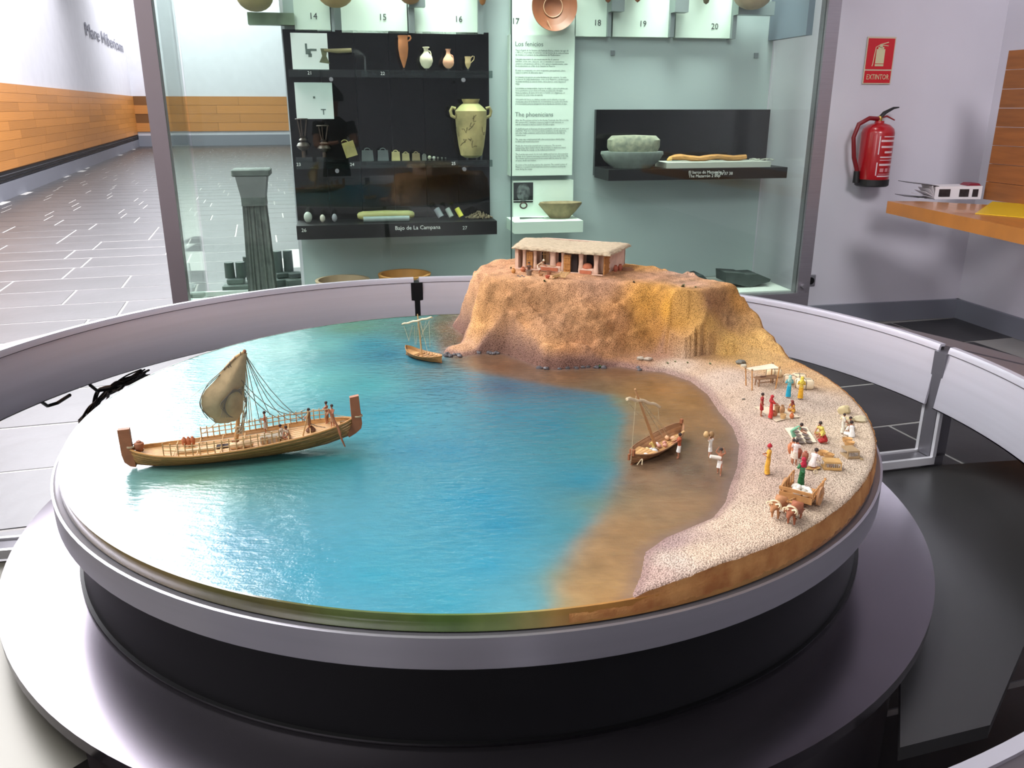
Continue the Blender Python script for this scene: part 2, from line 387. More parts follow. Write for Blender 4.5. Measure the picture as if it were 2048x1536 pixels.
# socket
q = onw(1620, 561, .006)
sk = thing('wall_socket', 'grey round power socket on the wall beside the lower corner of the case', 'socket', tuple(q), WA)
MB().box((0, 0, 0), (.085, .012, .085), bev=.004).build('socket_plate', mat('socket_grey', (120, 118, 125), .5), sk, None)
b = MB(); b.tube([(0, -.004, 0), (0, -.016, 0)], .026, n=20); b.build('socket_face', M_black, sk)

# ================================================================ desk, panel and brochures by the right wall
DZ = .98
a_ = W(1775, 402, DZ); b_ = W(2048, 458, DZ); dr = b_-a_; dr /= np.linalg.norm(dr); dn = np.array([-dr[1], dr[0], 0]); dn = dn if dn[1] > 0 else -dn
a2 = W(1803, 396, DZ+.0)
dk = thing('wall_desk', 'honey-coloured wooden shelf desk jutting from the right-hand wall', 'desk', tuple(a_))
E1 = b_+dr*2.2; far_l = a_+(a_-b_)*0+dn*.42
b = MB(); poly = [a_-a_, E1-a_, E1+dn*1.0-a_, a_+dn*.62+dr*.35-a_, a_+dn*.2+dr*.03-a_]
b.prism([p_+np.array([0, 0, -.075]) for p_ in poly], (0, 0, .075)); b.build('desktop', mat('desk_wood', (186, 118, 52), .28, var=.15, scale=4, stretch=(8, 1, 1), coat=.2), dk, None)
MB().prism([(W(1860, 436, DZ-.08)+dn*.1-a_), (W(1885, 441, DZ-.08)+dn*.1-a_), (W(1885, 441, DZ-.08)+dn*.45-a_), (W(1860, 436, DZ-.08)+dn*.45-a_)], (0, 0, -.03)).build('bracket', M_steeld, dk, None)
ym = [W(1950, 428, DZ), W(2048, 436, DZ), W(2060, 410, DZ), W(1985, 404, DZ)]  # yellow reflection in the glossy desk, laid on as a thin coloured slab
b = MB(); b.prism([p_+np.array([0, 0, .001]) for p_ in ym], (0, 0, .003)); tag(b.build('yellow_reflection', mat('yellow_reflection_colour', (225, 185, 30), .35), smooth=None), 'bright yellow patch standing for a reflection on the wooden desk behind the brochures', 'sheet')
# vertical plank panel
pa = W(1966, 398, DZ)-RN*0
pb = pa+RW*1.6; zt = float(WP(2010, 101, pa, RN)[2])
pn = thing('wood_wall_panel', 'tall panel of brown wooden planks standing on the desk at the right wall', 'panel', tuple(pa))
M_pan = mat('panel_walnut', (142, 86, 42), .42, var=.2, scale=3, stretch=(1, 1, 10), rnd=.14)
nb = 8
for k in range(nb):
    z0 = (zt-DZ)*k/nb; z1 = (zt-DZ)*(k+1)/nb-.003
    MB().prism([np.array([0, 0, z0]), RW*1.6+[0, 0, z0], RW*1.6+[0, 0, z1], np.array([0, 0, z1])], -RN*.03).build('plank', M_pan, pn, None)
# brochures : white fanned stack with dark pictures
q0 = W(1868, 399, DZ); q1 = W(1961, 399, DZ); bw = float(np.linalg.norm(q1-q0)); bd = (q1-q0)/bw; ba = math.atan2(bd[1], bd[0])
bh = float(WP(1961, 369, q1, (0, 1, 0))[2]-DZ)
br = thing('brochure_stack', 'white fanned brochures with small dark photos lying on the wooden desk', 'brochure', tuple(q0), ba)
M_pap = mat('white_paper', (225, 220, 224), .5); M_pic = mat('dark_print', (45, 40, 44), .35, var=.4, scale=40)
MB().prism([(0, 0, 0.002), (bw, 0, .002), (bw, 0, bh*.9), (0, 0, bh*.85)], (0, .16, .0)).build('page_block', M_pap, br, None)
for x0, x1 in ((.08, .32), (.52, .72), (.8, .92)):
    MB().box((bw*(x0+x1)/2, -.002, bh*.44), (bw*(x1-x0), .003, bh*.5)).build('photo_print', M_pic, br, None)
for k in range(5):
    a = .15+.17*k
    MB().prism([(-.005, .0, .004+.006*k), (-bw*.35+.02*k, -.01, bh*(.1+.2*k)), (-bw*.35+.02*k, .15, bh*(.1+.2*k)), (-.005, .15, .004+.006*k)], (.002, 0, .002)).build('loose_page', M_pap, br, None)
MB().prism([(.02, .0, bh*.87), (-bw*.62, .0, bh*1.12), (-bw*.62, .14, bh*1.12), (.02, .16, bh*.87)], (0, 0, .003)).build('cover', M_pic, br, None)
MB().prism([(0, -.01, .001), (-bw*.65, .0, .02), (-bw*.65, .14, .02), (0, .16, .001)], (0, 0, .003)).build('cover', M_pic, br, None)
MB().prism([(bw*.7, .02, bh*.9), (bw*1.0, .02, bh*.9), (bw*.95, .02, bh*1.06), (bw*.78, .02, bh*1.06)], (0, .1, 0)).build('red_cover', mat('crimson_card', (120, 25, 45), .5), br, None)
# ================================================================ glass display case on the back wall
OFF = .60
cz = float(onw(1500, 546, 0)[2])-.01                # case floor height
uR = (onw(1592, 577, OFF)-PW)@WU; uLc = (onw(378, 600, OFF)-PW)@WU
CTOP = 2.9
def cw(u, off, z): p = PW+WU*u+WN*off; return np.array([p[0], p[1], z])
case = thing('display_case', 'tall steel-framed glass display case of pottery against the back wall', 'display case', tuple(cw(0, 0, 0)), 0)
cl = np.array(case.location)
def cbox(u0, u1, o0, o1, z0, z1, name, m, parent=None, rel=None):
    b = MB(); P = [cw(u0, o0, z0), cw(u1, o0, z0), cw(u1, o1, z0), cw(u0, o1, z0)]
    b.prism([p-(cl if rel is None else rel) for p in P], (0, 0, z1-z0)); return b.build(name, m, parent, None)
fwid = .085
cbox(uR, uR+fwid, OFF-.06, OFF+.02, cz-.12, CTOP, 'frame_post', M_steel, case)
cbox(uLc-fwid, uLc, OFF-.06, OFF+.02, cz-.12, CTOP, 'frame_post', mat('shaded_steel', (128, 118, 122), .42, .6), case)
cbox(uLc-fwid, uR+fwid, OFF-.06, OFF+.021, cz-.11, cz-.012, 'frame_sill', M_steel, case)
cbox(uLc-fwid, uR+fwid, -.0, OFF+.02, CTOP, CTOP+.1, 'case_roof', M_steel, case)
cbox(uLc, uR, .0, OFF-.06, cz-.10, cz-.004, 'case_floor', mat('case_floor_white', (205, 212, 205), .6), case)
cbox(uLc+.12, uR-.1, .02, OFF-.12, .0, cz-.10, 'recessed_base', M_black, case)
cbox(uL+.02, uR-.02, .0, .012, cz, CTOP, 'back_panel', M_caseb, case)
for u0, u1, nm in ((uLc, (onw(1023, 300, OFF)-PW)@WU-.003, 'front_pane'), ((onw(1023, 300, OFF)-PW)@WU+.003, uR, 'front_pane')):
    cbox(u0, u1, OFF-.012, OFF, cz-.01, CTOP, nm, M_glass, case)
us = (onw(1023, 300, OFF)-PW)@WU
cbox(us-.003, us+.003, OFF-.012, OFF, cz-.01, CTOP, 'glass_seam', mat('seam_dark', (60, 85, 78), .4), case)
cbox(uR-.012, uR-.001, .012, OFF-.06, cz, CTOP, 'side_pane', M_glass, case)
cbox(uLc+.0, uLc+.011, .012, OFF-.06, cz, CTOP, 'side_pane', M_glass, case)
cbox(uLc+.02, uL, .0, .012, cz, CTOP, 'rear_pane', M_glass, case)
cbox(uLc-.0, uL, .0, .03, cz-.0, cz+.03, 'rear_rail', mat('tray_lip', (170, 176, 172), .5), case)
MB().tube([cw(uR+.03, OFF+.02, cz+.04)-cl, cw(uR+.03, OFF+.05, cz+.04)-cl], .014, n=12).build('lock', M_steel, case)
# rect on the plane at offset 'off' between picture corners -> (u0,u1,z0,z1)
def rc(x0, y0, x1, y1, off):
    ym_ = (y0+y1)/2; xm_ = (x0+x1)/2
    return (onw(x0, ym_, off)-PW)@WU, (onw(x1, ym_, off)-PW)@WU, float(onw(xm_, y1, off)[2]), float(onw(xm_, y0, off)[2])
# number boards
M_gp = mat('grey_post', (140, 150, 150), .4, .5)
M_num = mat('number_ink', (50, 55, 55), .6)
boards = [(588, 660, 62, '14', 618), (682, 814, 66, '15', 757), (826, 955, 68, '16', 909), (1022, 1150, 70, '17', 1023), (1152, 1216, 73, '18', 1187), (1226, 1341, 74, '19', 1278), (1352, 1466, 76, '20', 1422)]
for x0, x1, yb, num, nx in boards:
    u0, u1, z0, z1 = rc(x0, 0, x1, yb, .06)
    t = thing('number_board', '%s of the pale numbered boards at top of case' % {'14': 'leftmost', '15': 'second from left', '16': 'third from left', '17': 'middle one, behind the glass seam,', '18': 'narrowest', '19': 'second from right', '20': 'rightmost'}[num], 'board', tuple(cw((u0+u1)/2, .03, z0)))
    cbox(u0, u1, .012, .06, z0, CTOP-.3, 'board', M_case, t, np.array(t.location))
    ny = {14: 38, 15: 40, 16: 44, 17: 48, 18: 51, 19: 53, 20: 58}[int(num)]
    put_text('number', num, .05, M_num, onw(nx, ny, .062), WA, t)
for x0, x1, yb in ((817, 829, 66), (956, 967, 68), (1216, 1223, 73), (1341, 1350, 74), (1466, 1474, 78), (662, 668, 63)):
    u0, u1, z0, z1 = rc(x0, 0, x1, yb, .09)
    t = thing('mounting_post', 'grey metal upright at x beside the numbered boards', 'post', tuple(cw((u0+u1)/2, .05, z0)))
    t['label'] = {817: 'grey metal upright above the slender amphora, with a clamp', 956: 'grey metal upright above the right end of black unit', 1216: 'grey metal upright just right of the narrowest board', 1341: 'grey metal upright in the middle of the right-hand boards', 1466: 'grey metal upright holding the long bracket at top right', 662: 'narrow grey upright right of the leftmost board'}[x0]
    cbox(u0, u1, .012, .09, z0, CTOP-.3, 'upright', M_gp, t, np.array(t.location))
    if x0 in (817, 1216, 1341, 1466):
        cbox(u0, u1+(.22 if x0 == 1466 else .06), .09, .16, z0+.14, z0+.22, 'arm', M_gp, t, np.array(t.location))
# upper right soffit box in the case
u0, u1, z0, z1 = rc(1540, 0, 1640, 80, .25)
cbox((onw(1540, 40, .02)-PW)@WU, uR-.02, .02, .5, float(onw(1560, 80, .1)[2]), CTOP, 'light_box', mat('soffit_blue_grey', (110, 122, 135), .5), case)
u0, u1, z0, z1 = rc(495, 25, 588, 49, .1)
cbox(u0, u1, .02, .1, z0, z1, 'mottled_strip', mat('green_marble', (120, 140, 115), .5, var=.3, scale=12), case)
# ---- black display unit
bu0, bu1, bz0, bz1 = rc(580, 62, 979, 447, .06)
bk = thing('black_display_unit', 'large black backing board with three shelves in the left of the case', 'display board', tuple(cw(bu0, .012, bz0)))
bl_ = np.array(bk.location)
n5 = 6
for k in range(n5):
    cbox(bu0+(bu1-bu0)*k/n5+.001, bu0+(bu1-bu0)*(k+1)/n5-.001, .012, .06, bz0, bz1, 'backing_panel', M_blackg, bk, bl_)
SH = {}
for nm, x0, y0, x1, y1 in (('glass_shelf', 577, 140, 985, 155), ('glass_shelf', 592, 322, 985, 336)):
    u0, u1, z0, z1 = rc(x0, y0, x1, y1, .28); SH[y0] = z1
    cbox(u0, u1, .06, .28, z0, z1, nm, M_shelfg, bk, bl_)
    for xx in (.2, .85):
        p = cw(u0+(u1-u0)*xx, .27, z0-.012)-bl_; MB().tube([p, p+WN*.03], .012, n=10).build('shelf_clamp', M_steel, bk)
u0, u1, z0, z1 = rc(600, 447, 994, 474, .34); SH[447] = z1
cbox(u0-.02, u1, .06, .34, z0, z1, 'solid_shelf', M_black, bk, bl_)
M_wt = mat('white_print', (225, 228, 225), .5)
put_text('lettering', 'Bajo de La Campana', .034, M_wt, onw(790, 460, .342), WA, bk)
put_text('lettering', '26', .03, M_wt, onw(603, 464, .342), WA, bk)
put_text('lettering', '27', .03, M_wt, onw(925, 459, .342), WA, bk)
for s_, x_, y_ in (('21', 615, 149), ('22', 761, 150), ('23', 593, 332), ('24', 700, 332), ('25', 903, 330)):
    put_text('lettering', s_, .026, M_wt, onw(x_, y_, .283), WA, bk)
M_sheet = mat('white_sheet_paper', (228, 234, 232), .7)  # plain white paper for both drawing sheets
for k, (x0, y0, x1, y1) in enumerate(((583, 66, 656, 140), (591, 165, 666, 238))):
    u0, u1, z0, z1 = rc(x0, y0, x1, y1, .07)
    t = thing('drawing_sheet', ['white sheet with a small sketch on the top shelf of the black unit', 'white sheet with two tiny marks on the middle of the black unit'][k], 'sheet', tuple(cw(u0, .06, z0)))
    cbox(u0, u1, .061, .07, z0, z1, 'paper', M_sheet, t, np.array(t.location))
    um = (u0+u1)/2; zm = (z0+z1)/2; b = MB(); lo = np.array(t.location)
    for (dx, dz, w_, h_) in (((-.01, 0, .03, .03), (.02, .01, .04, .012), (-.02, .03, .012, .03), (0, -.02, .02, .02)) if k == 0 else ((.0, .02, .012, .012), (.05, -.05, .03, .006), (.05, -.065, .006, .03))):
        b.prism([cw(um+dx-w_/2, .071, zm+dz-h_/2)-lo, cw(um+dx+w_/2, .071, zm+dz-h_/2)-lo, cw(um+dx+w_/2, .071, zm+dz+h_/2)-lo, cw(um+dx-w_/2, .071, zm+dz+h_/2)-lo], WN*.001)
    b.build('sketch', mat('sketch_ink', (90, 105, 100), .6), t, None)
# ---- pottery helper : lathe thing standing at picture position
def pot(name, label, cat, x, yb, yt, off, prof, m, z=None, handles=(), group=None, sx=1., holder=True, n=24):
    base = onw(x, yb, off); zb = float(base[2]) if z is None else z
    H_ = float(onw(x, yt, off)[2])-float(base[2])
    sc = H_/prof[-1][1]
    t = thing(name, label, cat, (base[0], base[1], zb), WA, group)
    MB().lathe([(r*sc*sx, zz*sc) for r, zz in prof], n=n).build('vessel', m, t)
    for hnd in handles:
        MB().tube([(a*sc*sx, 0, c*sc) for a, c in hnd], H_*.028, n=8).build('handle', m, t)
    return t, sc
def ptr(pts): return pts
M_terra = mat('terracotta_clay', (188, 118, 72), .7, var=.18, scale=14, bump=.2)
M_cream = mat('cream_clay', (214, 208, 182), .7, var=.08, scale=12)
M_pink = mat('pink_clay', (214, 158, 128), .7, var=.1, scale=12)
M_tan = mat('tan_clay', (190, 165, 120), .7, var=.12, scale=12)
ot = .17
t, sc = pot('slender_amphora', 'tall slender terracotta amphora with pointed base on top black shelf', 'amphora', 808, 136, 71, ot, [(0, 0), (.02, .01), (.06, .12), (.13, .35), (.165, .6), (.16, .85), (.15, .9), (.165, .96), (.17, 1.0), (.12, 1.0)], M_terra, handles=[[(.16, .98), (.24, .98), (.26, .92), (.22, .86), (.15, .83)]])
t, sc = pot('cream_jug', 'round cream jug with narrow neck, between the amphora and pink jug', 'jug', 853, 137, 94, ot, [(0, 0), (.12, .01), (.26, .15), (.33, .35), (.3, .55), (.15, .72), (.1, .8), (.12, .93), (.18, .98), (.17, 1), (.1, 1)], M_cream, handles=[[(.1, .82), (.2, .8), (.24, .7), (.24, .6)]])
pot('pink_jug', 'pinkish clay jug with thin neck, second from right on top shelf', 'jug', 897, 137, 98, ot, [(0, 0), (.12, .01), (.27, .15), (.32, .3), (.27, .5), (.13, .7), (.1, .85), (.13, .95), (.16, 1), (.1, 1)], M_pink, handles=[[(.12, .72), (.24, .66), (.28, .5), (.28, .42)]])
pot('small_cup_jug', 'smallest brown jug with a looped handle at right end of top shelf', 'jug', 936, 138, 113, ot, [(0, 0), (.05, .02), (.2, .25), (.26, .5), (.24, .75), (.27, .95), (.28, 1), (.18, 1)], M_tan, handles=[[(.24, .85), (.4, 1.05), (.55, 1.0), (.52, .75), (.26, .5)]])
# little pegs under the pots
for x in (808, 853, 897, 936):
    p = onw(x, 139, ot); t = None
    tag(MB().tube([(0, 0, SH[140]-float(p[2])), (0, 0, .004)], .006, n=8).build('peg', M_acry, None, loc=tuple(p)), 'clear peg under the %s on the top black shelf' % {808: 'slender amphora', 853: 'cream jug', 897: 'pinkish jug', 936: 'small cup jug'}[x], 'peg', 'clear pegs on the top shelf')
# axe with acrylic arm
p = onw(650, 135, ot)
ax = thing('bronze_axe', 'green bronze axe head on a bent clear stand beside the top sheet', 'axe', tuple(p), WA)
M_brz = mat('green_bronze', (96, 98, 66), .6, var=.3, scale=30)
h_ = float(onw(650, 97, ot)[2]-p[2])
MB().prism([(-.02, 0, h_), (.02, 0, h_), (.012, 0, h_*.6), (.03, 0, h_*.2), (-.03, 0, h_*.28), (-.012, 0, h_*.6)], (0, .02, 0)).build('axe_head', M_brz, ax, None)
MB().tube([(.0, 0, h_*.9), (.08, 0, h_*.88), (.16, 0, h_*.92)], [.008, .013, .012], n=8).build('haft', mat('old_wood', (125, 115, 80), .7), ax)
MB().tube([(.14, 0, h_*.9), (.2, 0, h_*.86), (.235, 0, h_*.6), (.235, 0, -.05)], .008, n=8).build('stand_rod', M_acry, ax)
# incense burners
M_dk = mat('dark_bronze', (70, 58, 52), .4, .5)
for k, (x, yb, yt) in enumerate(((609, 322, 238), (650, 322, 252))):
    p = onw(x, yb, ot); H_ = float(onw(x, yt, ot)[2]-p[2])
    t = thing('bronze_stand', ['dark bronze lamp stand with open cage top, leftmost on middle shelf', 'smaller bronze cage stand on clear block, right of the taller one'][k], 'lamp stand', (p[0], p[1], SH[322]), WA)
    MB().box((0, 0, .012), (.10, .08, .024)).build('acrylic_base', M_acry, t, None)
    MB().lathe([(0, .02), (.012, .02), (.012, H_*.25), (.03, H_*.3), (.04, H_*.36), (.03, H_*.43), (.012, H_*.46), (.025, H_*.5), (.014, H_*.55), (.02, H_*.6), (0, H_*.6)], n=14).build('stem', M_dk, t)
    for q in range(3):
        a = q*2*PI/3+.4
        MB().tube([(.015*math.cos(a), .015*math.sin(a), H_*.6), (.032*math.cos(a), .032*math.sin(a), H_)], .004, n=6).build('cage_bar', M_dk, t)
    MB().tube([(.034*math.cos(a), .034*math.sin(a), H_) for a in np.linspace(0, 2*PI, 17)], .004, n=6).build('cage_rim', M_dk, t)
# lead weights
zs = SH[322]
wts = [(685, 715, 327, 292, (150, 140, 85), .28, 'olive bronze weight block leaning on one corner on middle shelf'), (723, 747, 324, 301, (78, 84, 84), 0, 'largest dark grey lead weight with ring on middle shelf'), (755, 777, 324, 301, (84, 90, 92), 0, 'second dark grey lead weight with ring on middle shelf'), (783, 800, 323, 304, (172, 160, 112), 0, 'sandy weight block with a top loop, third from right of the weights'), (804, 819, 323, 308, (150, 138, 98), 0, 'wide low tan weight block beside the sandy one'), (824, 840, 322, 307, (120, 104, 74), 0, 'brown weight block with pointed top on middle shelf'), (844, 853, 322, 311, (98, 98, 92), 0, 'small grey weight block, last of the loops on middle shelf')]
for x0, x1, yb, yt, c, tl, lab in wts:
    u0, u1, z0, z1 = rc(x0, yt, x1, yb, ot); ww = (u1-u0)*(.8 if tl else 1); hh = (z1-z0)*.85
    t = thing('weight_block', lab, 'weight', tuple(cw((u0+u1)/2, ot, zs+(.022 if tl else .0))), WA)
    mm = mat('weight_%d_%d' % (c[0], x0), c, .65, var=.2, scale=25)
    MB().box((0, 0, hh/2), (ww, ww*.6, hh), tilt=-tl, taper=.9 if not tl else 1, bev=0).build('block', mm, t, None)
    MB().tube([(ww*.25*math.cos(a)-(tl*.1), 0, hh*(1.0 if not tl else .98)+ww*.18*math.sin(a)) for a in np.linspace(0, PI, 7)], .003, n=6).build('loop', mm, t)
for k, (x, r_) in enumerate(((859, .012), (868, .010), (876, .008), (884, .007), (891, .006))):
    p = onw(x, 321, ot)
    tag(MB().ell((0, 0, r_), (r_, r_, r_), jit=.08).build('stone_bead', mat('bead_%d' % k, [(150, 148, 128), (170, 168, 160), (80, 76, 68), (66, 66, 62), (60, 60, 58)][k], .6), None, loc=(p[0], p[1], zs)), ['largest of the small beads right of the weights', 'palest of the small beads right of the weights', 'third bead from the weights on middle shelf', 'fourth bead from the weights on middle shelf', 'tiniest dark bead at end of the row of beads'][k], 'bead', 'little beads on the middle shelf')
# big amphora
M_amp = mat('mottled_amphora_clay', (190, 172, 118), .75, col2=(132, 122, 82), var=.3, scale=9, bump=.3)
t, sc = pot('shoulder_amphora', 'large cracked buff amphora with two shoulder handles on middle shelf', 'amphora', 943, 316, 198, .17, [(0, .0), (.12, .01), (.19, .05), (.225, .2), (.26, .45), (.275, .65), (.28, .8), (.2, .88), (.155, .915), (.13, .93), (.15, .97), (.16, 1.0), (.12, 1.0)], M_amp, handles=[[(s*.27, .84), (s*.33, .86), (s*.36, .80), (s*.34, .72), (s*.275, .69)] for s in (-1, 1)], n=32)
ring = MB()
for k in range(9):
    a0 = -PI/2+random.uniform(-1.2, 1.2); z_ = random.uniform(.15, .75); pts = []
    for q in range(6):
        a0 += random.uniform(-.25, .25); z_ += random.uniform(-.07, .07); z_ = min(.79, max(.08, z_)); rr = np.interp(z_, [.05, .2, .45, .65, .8], [.19, .225, .26, .275, .28])+.001
        pts.append((rr*sc*math.cos(a0), rr*sc*math.sin(a0), z_*sc))
    ring.tube(pts, .0025, n=4)
ring.build('crack_lines', mat('crack_fill', (105, 92, 60), .8), t)
for dx in (-.03, .03, .06): MB().tube([(dx, -.02, zs-t.location.z), (dx, -.02, .03)], .006, n=8).build('clear_leg', M_acry, t)
# bottom shelf items
zb = SH[447]; ob = .2
M_st = mat('pale_stone', (176, 182, 172), .6, var=.15, scale=18)
for k, (x0, x1, y0, y1, c, lab) in enumerate(((608, 625, 430, 452, (178, 184, 174), 'largest pale egg-shaped stone, leftmost on the lowest black shelf'), (640, 651, 434, 450, (190, 184, 170), 'cream egg-shaped stone, middle of three on the lowest shelf'), (664, 675, 433, 450, (140, 140, 146), 'grey egg-shaped stone, right of three on the lowest shelf'))):
    u0, u1, z0, z1 = rc(x0, y0, x1, y1, ob); t_ = MB().ell((0, 0, (z1-z0)/2), ((u1-u0)/2, (u1-u0)/2, (z1-z0)/2), 14, 9, jit=.02).build('egg_stone', mat('egg_%d' % k, c, .6, var=.1, scale=20), None, loc=tuple(cw((u0+u1)/2, ob, zb)))
    tag(t_, lab, 'stone')
u0, u1, z0, z1 = rc(715, 428, 829, 444, ob-.04)
t = MB().tube([cw(u0+(u1-u0)*q, ob-.05, zb+.028+.004*math.sin(q*3))-cw(u0, ob, zb) for q in (0, .03, .1, .3, .5, .7, .9, .97, 1)], [.012, .022, .028, .027, .028, .026, .027, .022, .012], n=12).build('ivory_tusk', mat('greenish_ivory', (178, 172, 112), .5, var=.15, scale=12), None, loc=tuple(cw(u0, ob, zb)))
tag(t, 'long yellow-green rounded ivory rod on lowest black shelf', 'rod')
u0, u1, z0, z1 = rc(727, 438, 819, 447, ob+.05)
t = MB().tube([cw(u0+(u1-u0)*q, ob+.05, zb+.018)-cw(u0, ob, zb) for q in (0, .5, 1)], .018, n=12).build('metal_rod', mat('grey_rod', (130, 142, 140), .5, var=.1), None, loc=tuple(cw(u0, ob, zb)))
tag(t, 'shorter grey rod lying in front of the ivory rod', 'rod')
for k, (x0, x1, c, lab) in enumerate(((870, 886, (130, 132, 138), 'thick grey tilted stone cylinder on lowest shelf'), (892, 906, (150, 155, 150), 'light grey tilted stone cylinder, middle of three'), (911, 926, (205, 196, 70), 'yellow tilted stone cylinder beside the bead pile'))):
    c0 = onw((x0+x1)/2, 440, ob); u = (onw(x0, 440, ob)-PW)@WU; u2 = (onw(x1, 440, ob)-PW)@WU
    t = MB().tube([WU*-(u2-u)*.3+np.array([0, 0, .05]), WU*(u2-u)*.25+np.array([0, 0, .0])+WN*.02], [.016+.004*(k == 0)]*2, n=12).build('stone_cylinder', mat('cyl_%d' % k, c, .6, var=.1), None, loc=(c0[0], c0[1], zb+.018))
    tag(t, lab, 'stone')
b = MB(); p = onw(958, 444, ob)
for k in range(170):
    a = random.uniform(0, 2*PI); r_ = .085*math.sqrt(random.random()); b.ell((r_*math.cos(a), r_*.5*math.sin(a), .008+max(0, .045*(1-r_/.085))*random.random()), (.006,)*3, 5, 3)
o = b.build('seed_pile', mat('seed_brown', (128, 112, 88), .6, rnd=.0, var=.5, scale=60), None, loc=(p[0], p[1], zb)); o['kind'] = 'stuff'; tag(o, 'low pile of small brown beads at right end of lowest shelf', 'beads')
# ---- text panel
u0, u1, z0, z1 = rc(1020, 70, 1147, 351, .10)
tp = thing('text_panel', 'tall pale text panel headed Los fenicios and The phoenicians', 'text panel', tuple(cw(u0, .05, z0)))
tl = np.array(tp.location); cbox(u0, u1, .012, .10, z0, z1, 'panel_board', M_case, tp, tl)
M_ink = mat('grey_ink', (95, 110, 105), .7)
es = ['Tras la llegada de los fenicios a la Península Ibérica, a finales del siglo IX', 'o VIII a.C., se produjo el comercio con las tierras de la costa en busca', 'de metales y el contacto de las poblaciones del Mediterráneo.', '', 'Una parte importante de esta transformación fue el comercio', 'marítimo, aceite, vino, salazones, que se envasaba en contenedores', 'cerámicos, principalmente ánforas, y otros géneros manufacturados, como', 'los documentados en el Bajo de la Campana de Mazarrón.', '', 'El cargo se completaba con otros recipientes, principalmente platos,', 'cuencos y jarras de diferentes tipos.', '', 'La travesía y navegación era parte fundamental del comercio. Se usaba', 'los barcos de carga tradicionales, como el de Mazarrón, y la fabricación', 'de piezas metálicas se conocía dentro de los barcos, como después el', 'viaje.', '', 'Los metales se transportaban, lingotes de estaño, cobre y la galena que', 'en los yacimientos se producía en la zona, se embarcaba de nuevo', 'hasta los talleres. El casco de la nave se hundió con cargamento en', 'una parte de estas rutas, la segunda.', '', 'Otra parte del barco se cubría y cerraba con la cubierta, a la popa', 'donde iban otros de la tripulación, se acumulaban los medios de a bordo', 'y se necesitaba para la navegación de la tripulación durante el viaje.']
en = ['After the Phoenicians arrived in the Iberian Peninsula, late 9th or in the', '8th centuries B.C., maritime commerce began to seek materials, in', 'search of metals as well as contact of local peoples.', '', 'A significant part of these goods were perishable, such as oil, wine and', 'salted fish. They were stored in pottery containers, mostly amphorae,', 'and other bulky containers, such as those documented in the Bajo de', 'Campana wreck.', '', 'The cargo was complemented with other pottery types, mainly plates,', 'as dishes and household pottery.', '', 'Metals also formed an essential part of commerce. The ancients', 'transporting, then, loaded objects, like pendants, to amphorae mixed', 'always during the voyage, as the ballast and balances.', '', 'The best-known vessel, for its load, rightly and best are discovered in', 'the Bajo de la Campana and many preserved in the lower deck of the ship.', 'The remains had been protected from contact with the waves by a layer', 'of sand, shells and ballast.', '', 'A section of the hold was used as the quarters. The central section of', 'Mazarron 2 revealed several amphorae and food containers used by the', 'crew during the voyage.']
def para(lines, y, dy, size, xs=1031, wmax=106):
    for ln in lines:
        if ln:
            t_ = put_text('text_line', ln, size, M_ink, onw(xs, y, .1012), WA, tp, res=1, extrude=.0002)
            wt = max(v.co.x for v in t_.data.vertices); full = float(np.linalg.norm(onw(xs+wmax, y, .1)-onw(xs, y, .1)))
            k_ = min(full/wt, full*len(ln)/72./wt*1.0); t_.scale = (max(.5, k_), 1, 1)
        y += dy
put_text('heading', 'Los fenicios', .038, M_ink, onw(1030, 92, .1012), WA, tp, extrude=.0002)
para(es, 102, 4.46, .0145)
put_text('heading', 'The phoenicians', .038, M_ink, onw(1030, 233, .1012), WA, tp, extrude=.0002)
para(en, 242, 4.25, .0145)
# ---- small bracket panel with scarab
u0, u1, z0, z1 = rc(1026, 361, 1146, 442, .09)
sp = thing('white_bracket_shelf', 'white bracket shelf with upright back below the text panel', 'shelf', tuple(cw(u0, .05, z0))); sl = np.array(sp.location)
cbox(u0, u1, .012, .09, z0, z1, 'back_board', M_case, sp, sl)
u0, u1, z0, z1 = rc(1035, 443, 1166, 466, .36); zsh = z1
cbox(u0-.02, u1, .09, .36, z0, z1, 'shelf_board', M_case, sp, sl)
u0, u1, z0, z1 = rc(1027, 365, 1066, 405, .093)
ph_ = thing('scarab_photo', 'square black-and-white photograph of a carved scarab', 'photograph', tuple(cw(u0, .09, z0))); pl_ = np.array(ph_.location)
cbox(u0, u1, .091, .095, z0, z1, 'print', mat('photo_black', (22, 28, 28), .3), ph_, pl_)
b = MB(); b.prism([cw((u0+u1)/2+.045*math.cos(a), .0955, (z0+z1)/2+.058*math.sin(a))-pl_ for a in np.linspace(0, 2*PI, 17)[:-1]], WN*.001); b.build('scarab_image', mat('scarab_grey', (100, 110, 108), .5, col2=(35, 40, 40), var=.5, scale=45), ph_, None)
MB().box(tuple(cw((u0+u1)/2, .096, z0+.012)-pl_), ((u1-u0), .001, .003), rz=WA).build('scale_line', M_wt, ph_, None)
p = onw(1047, 411, .13)
tag(MB().tube([np.array([0, 0, 0])+WU*.022*math.cos(a)+np.array([0, 0, .018*math.sin(a)]) for a in np.linspace(0, 2*PI, 21)], .005, n=8).build('metal_ring', M_dk, None, loc=tuple(p)), 'small dark metal ring mounted just below the scarab photograph', 'ring')
p = onw(1040, 441, .22)
tag(MB().tube([(0, 0, .008), WU*.06+[0, 0, .008], WU*.16+[0, 0, .006]], [.011, .008, .003], n=8, sy=.5).build('iron_blade', mat('rust_black', (30, 34, 30), .6), None, loc=(p[0], p[1], zsh)), 'thin black iron blade lying on the white bracket shelf', 'blade')
u0, u1, z0, z1 = rc(1078, 408, 1161, 443, .2); rr = (u1-u0)/2; hh = z1-z0
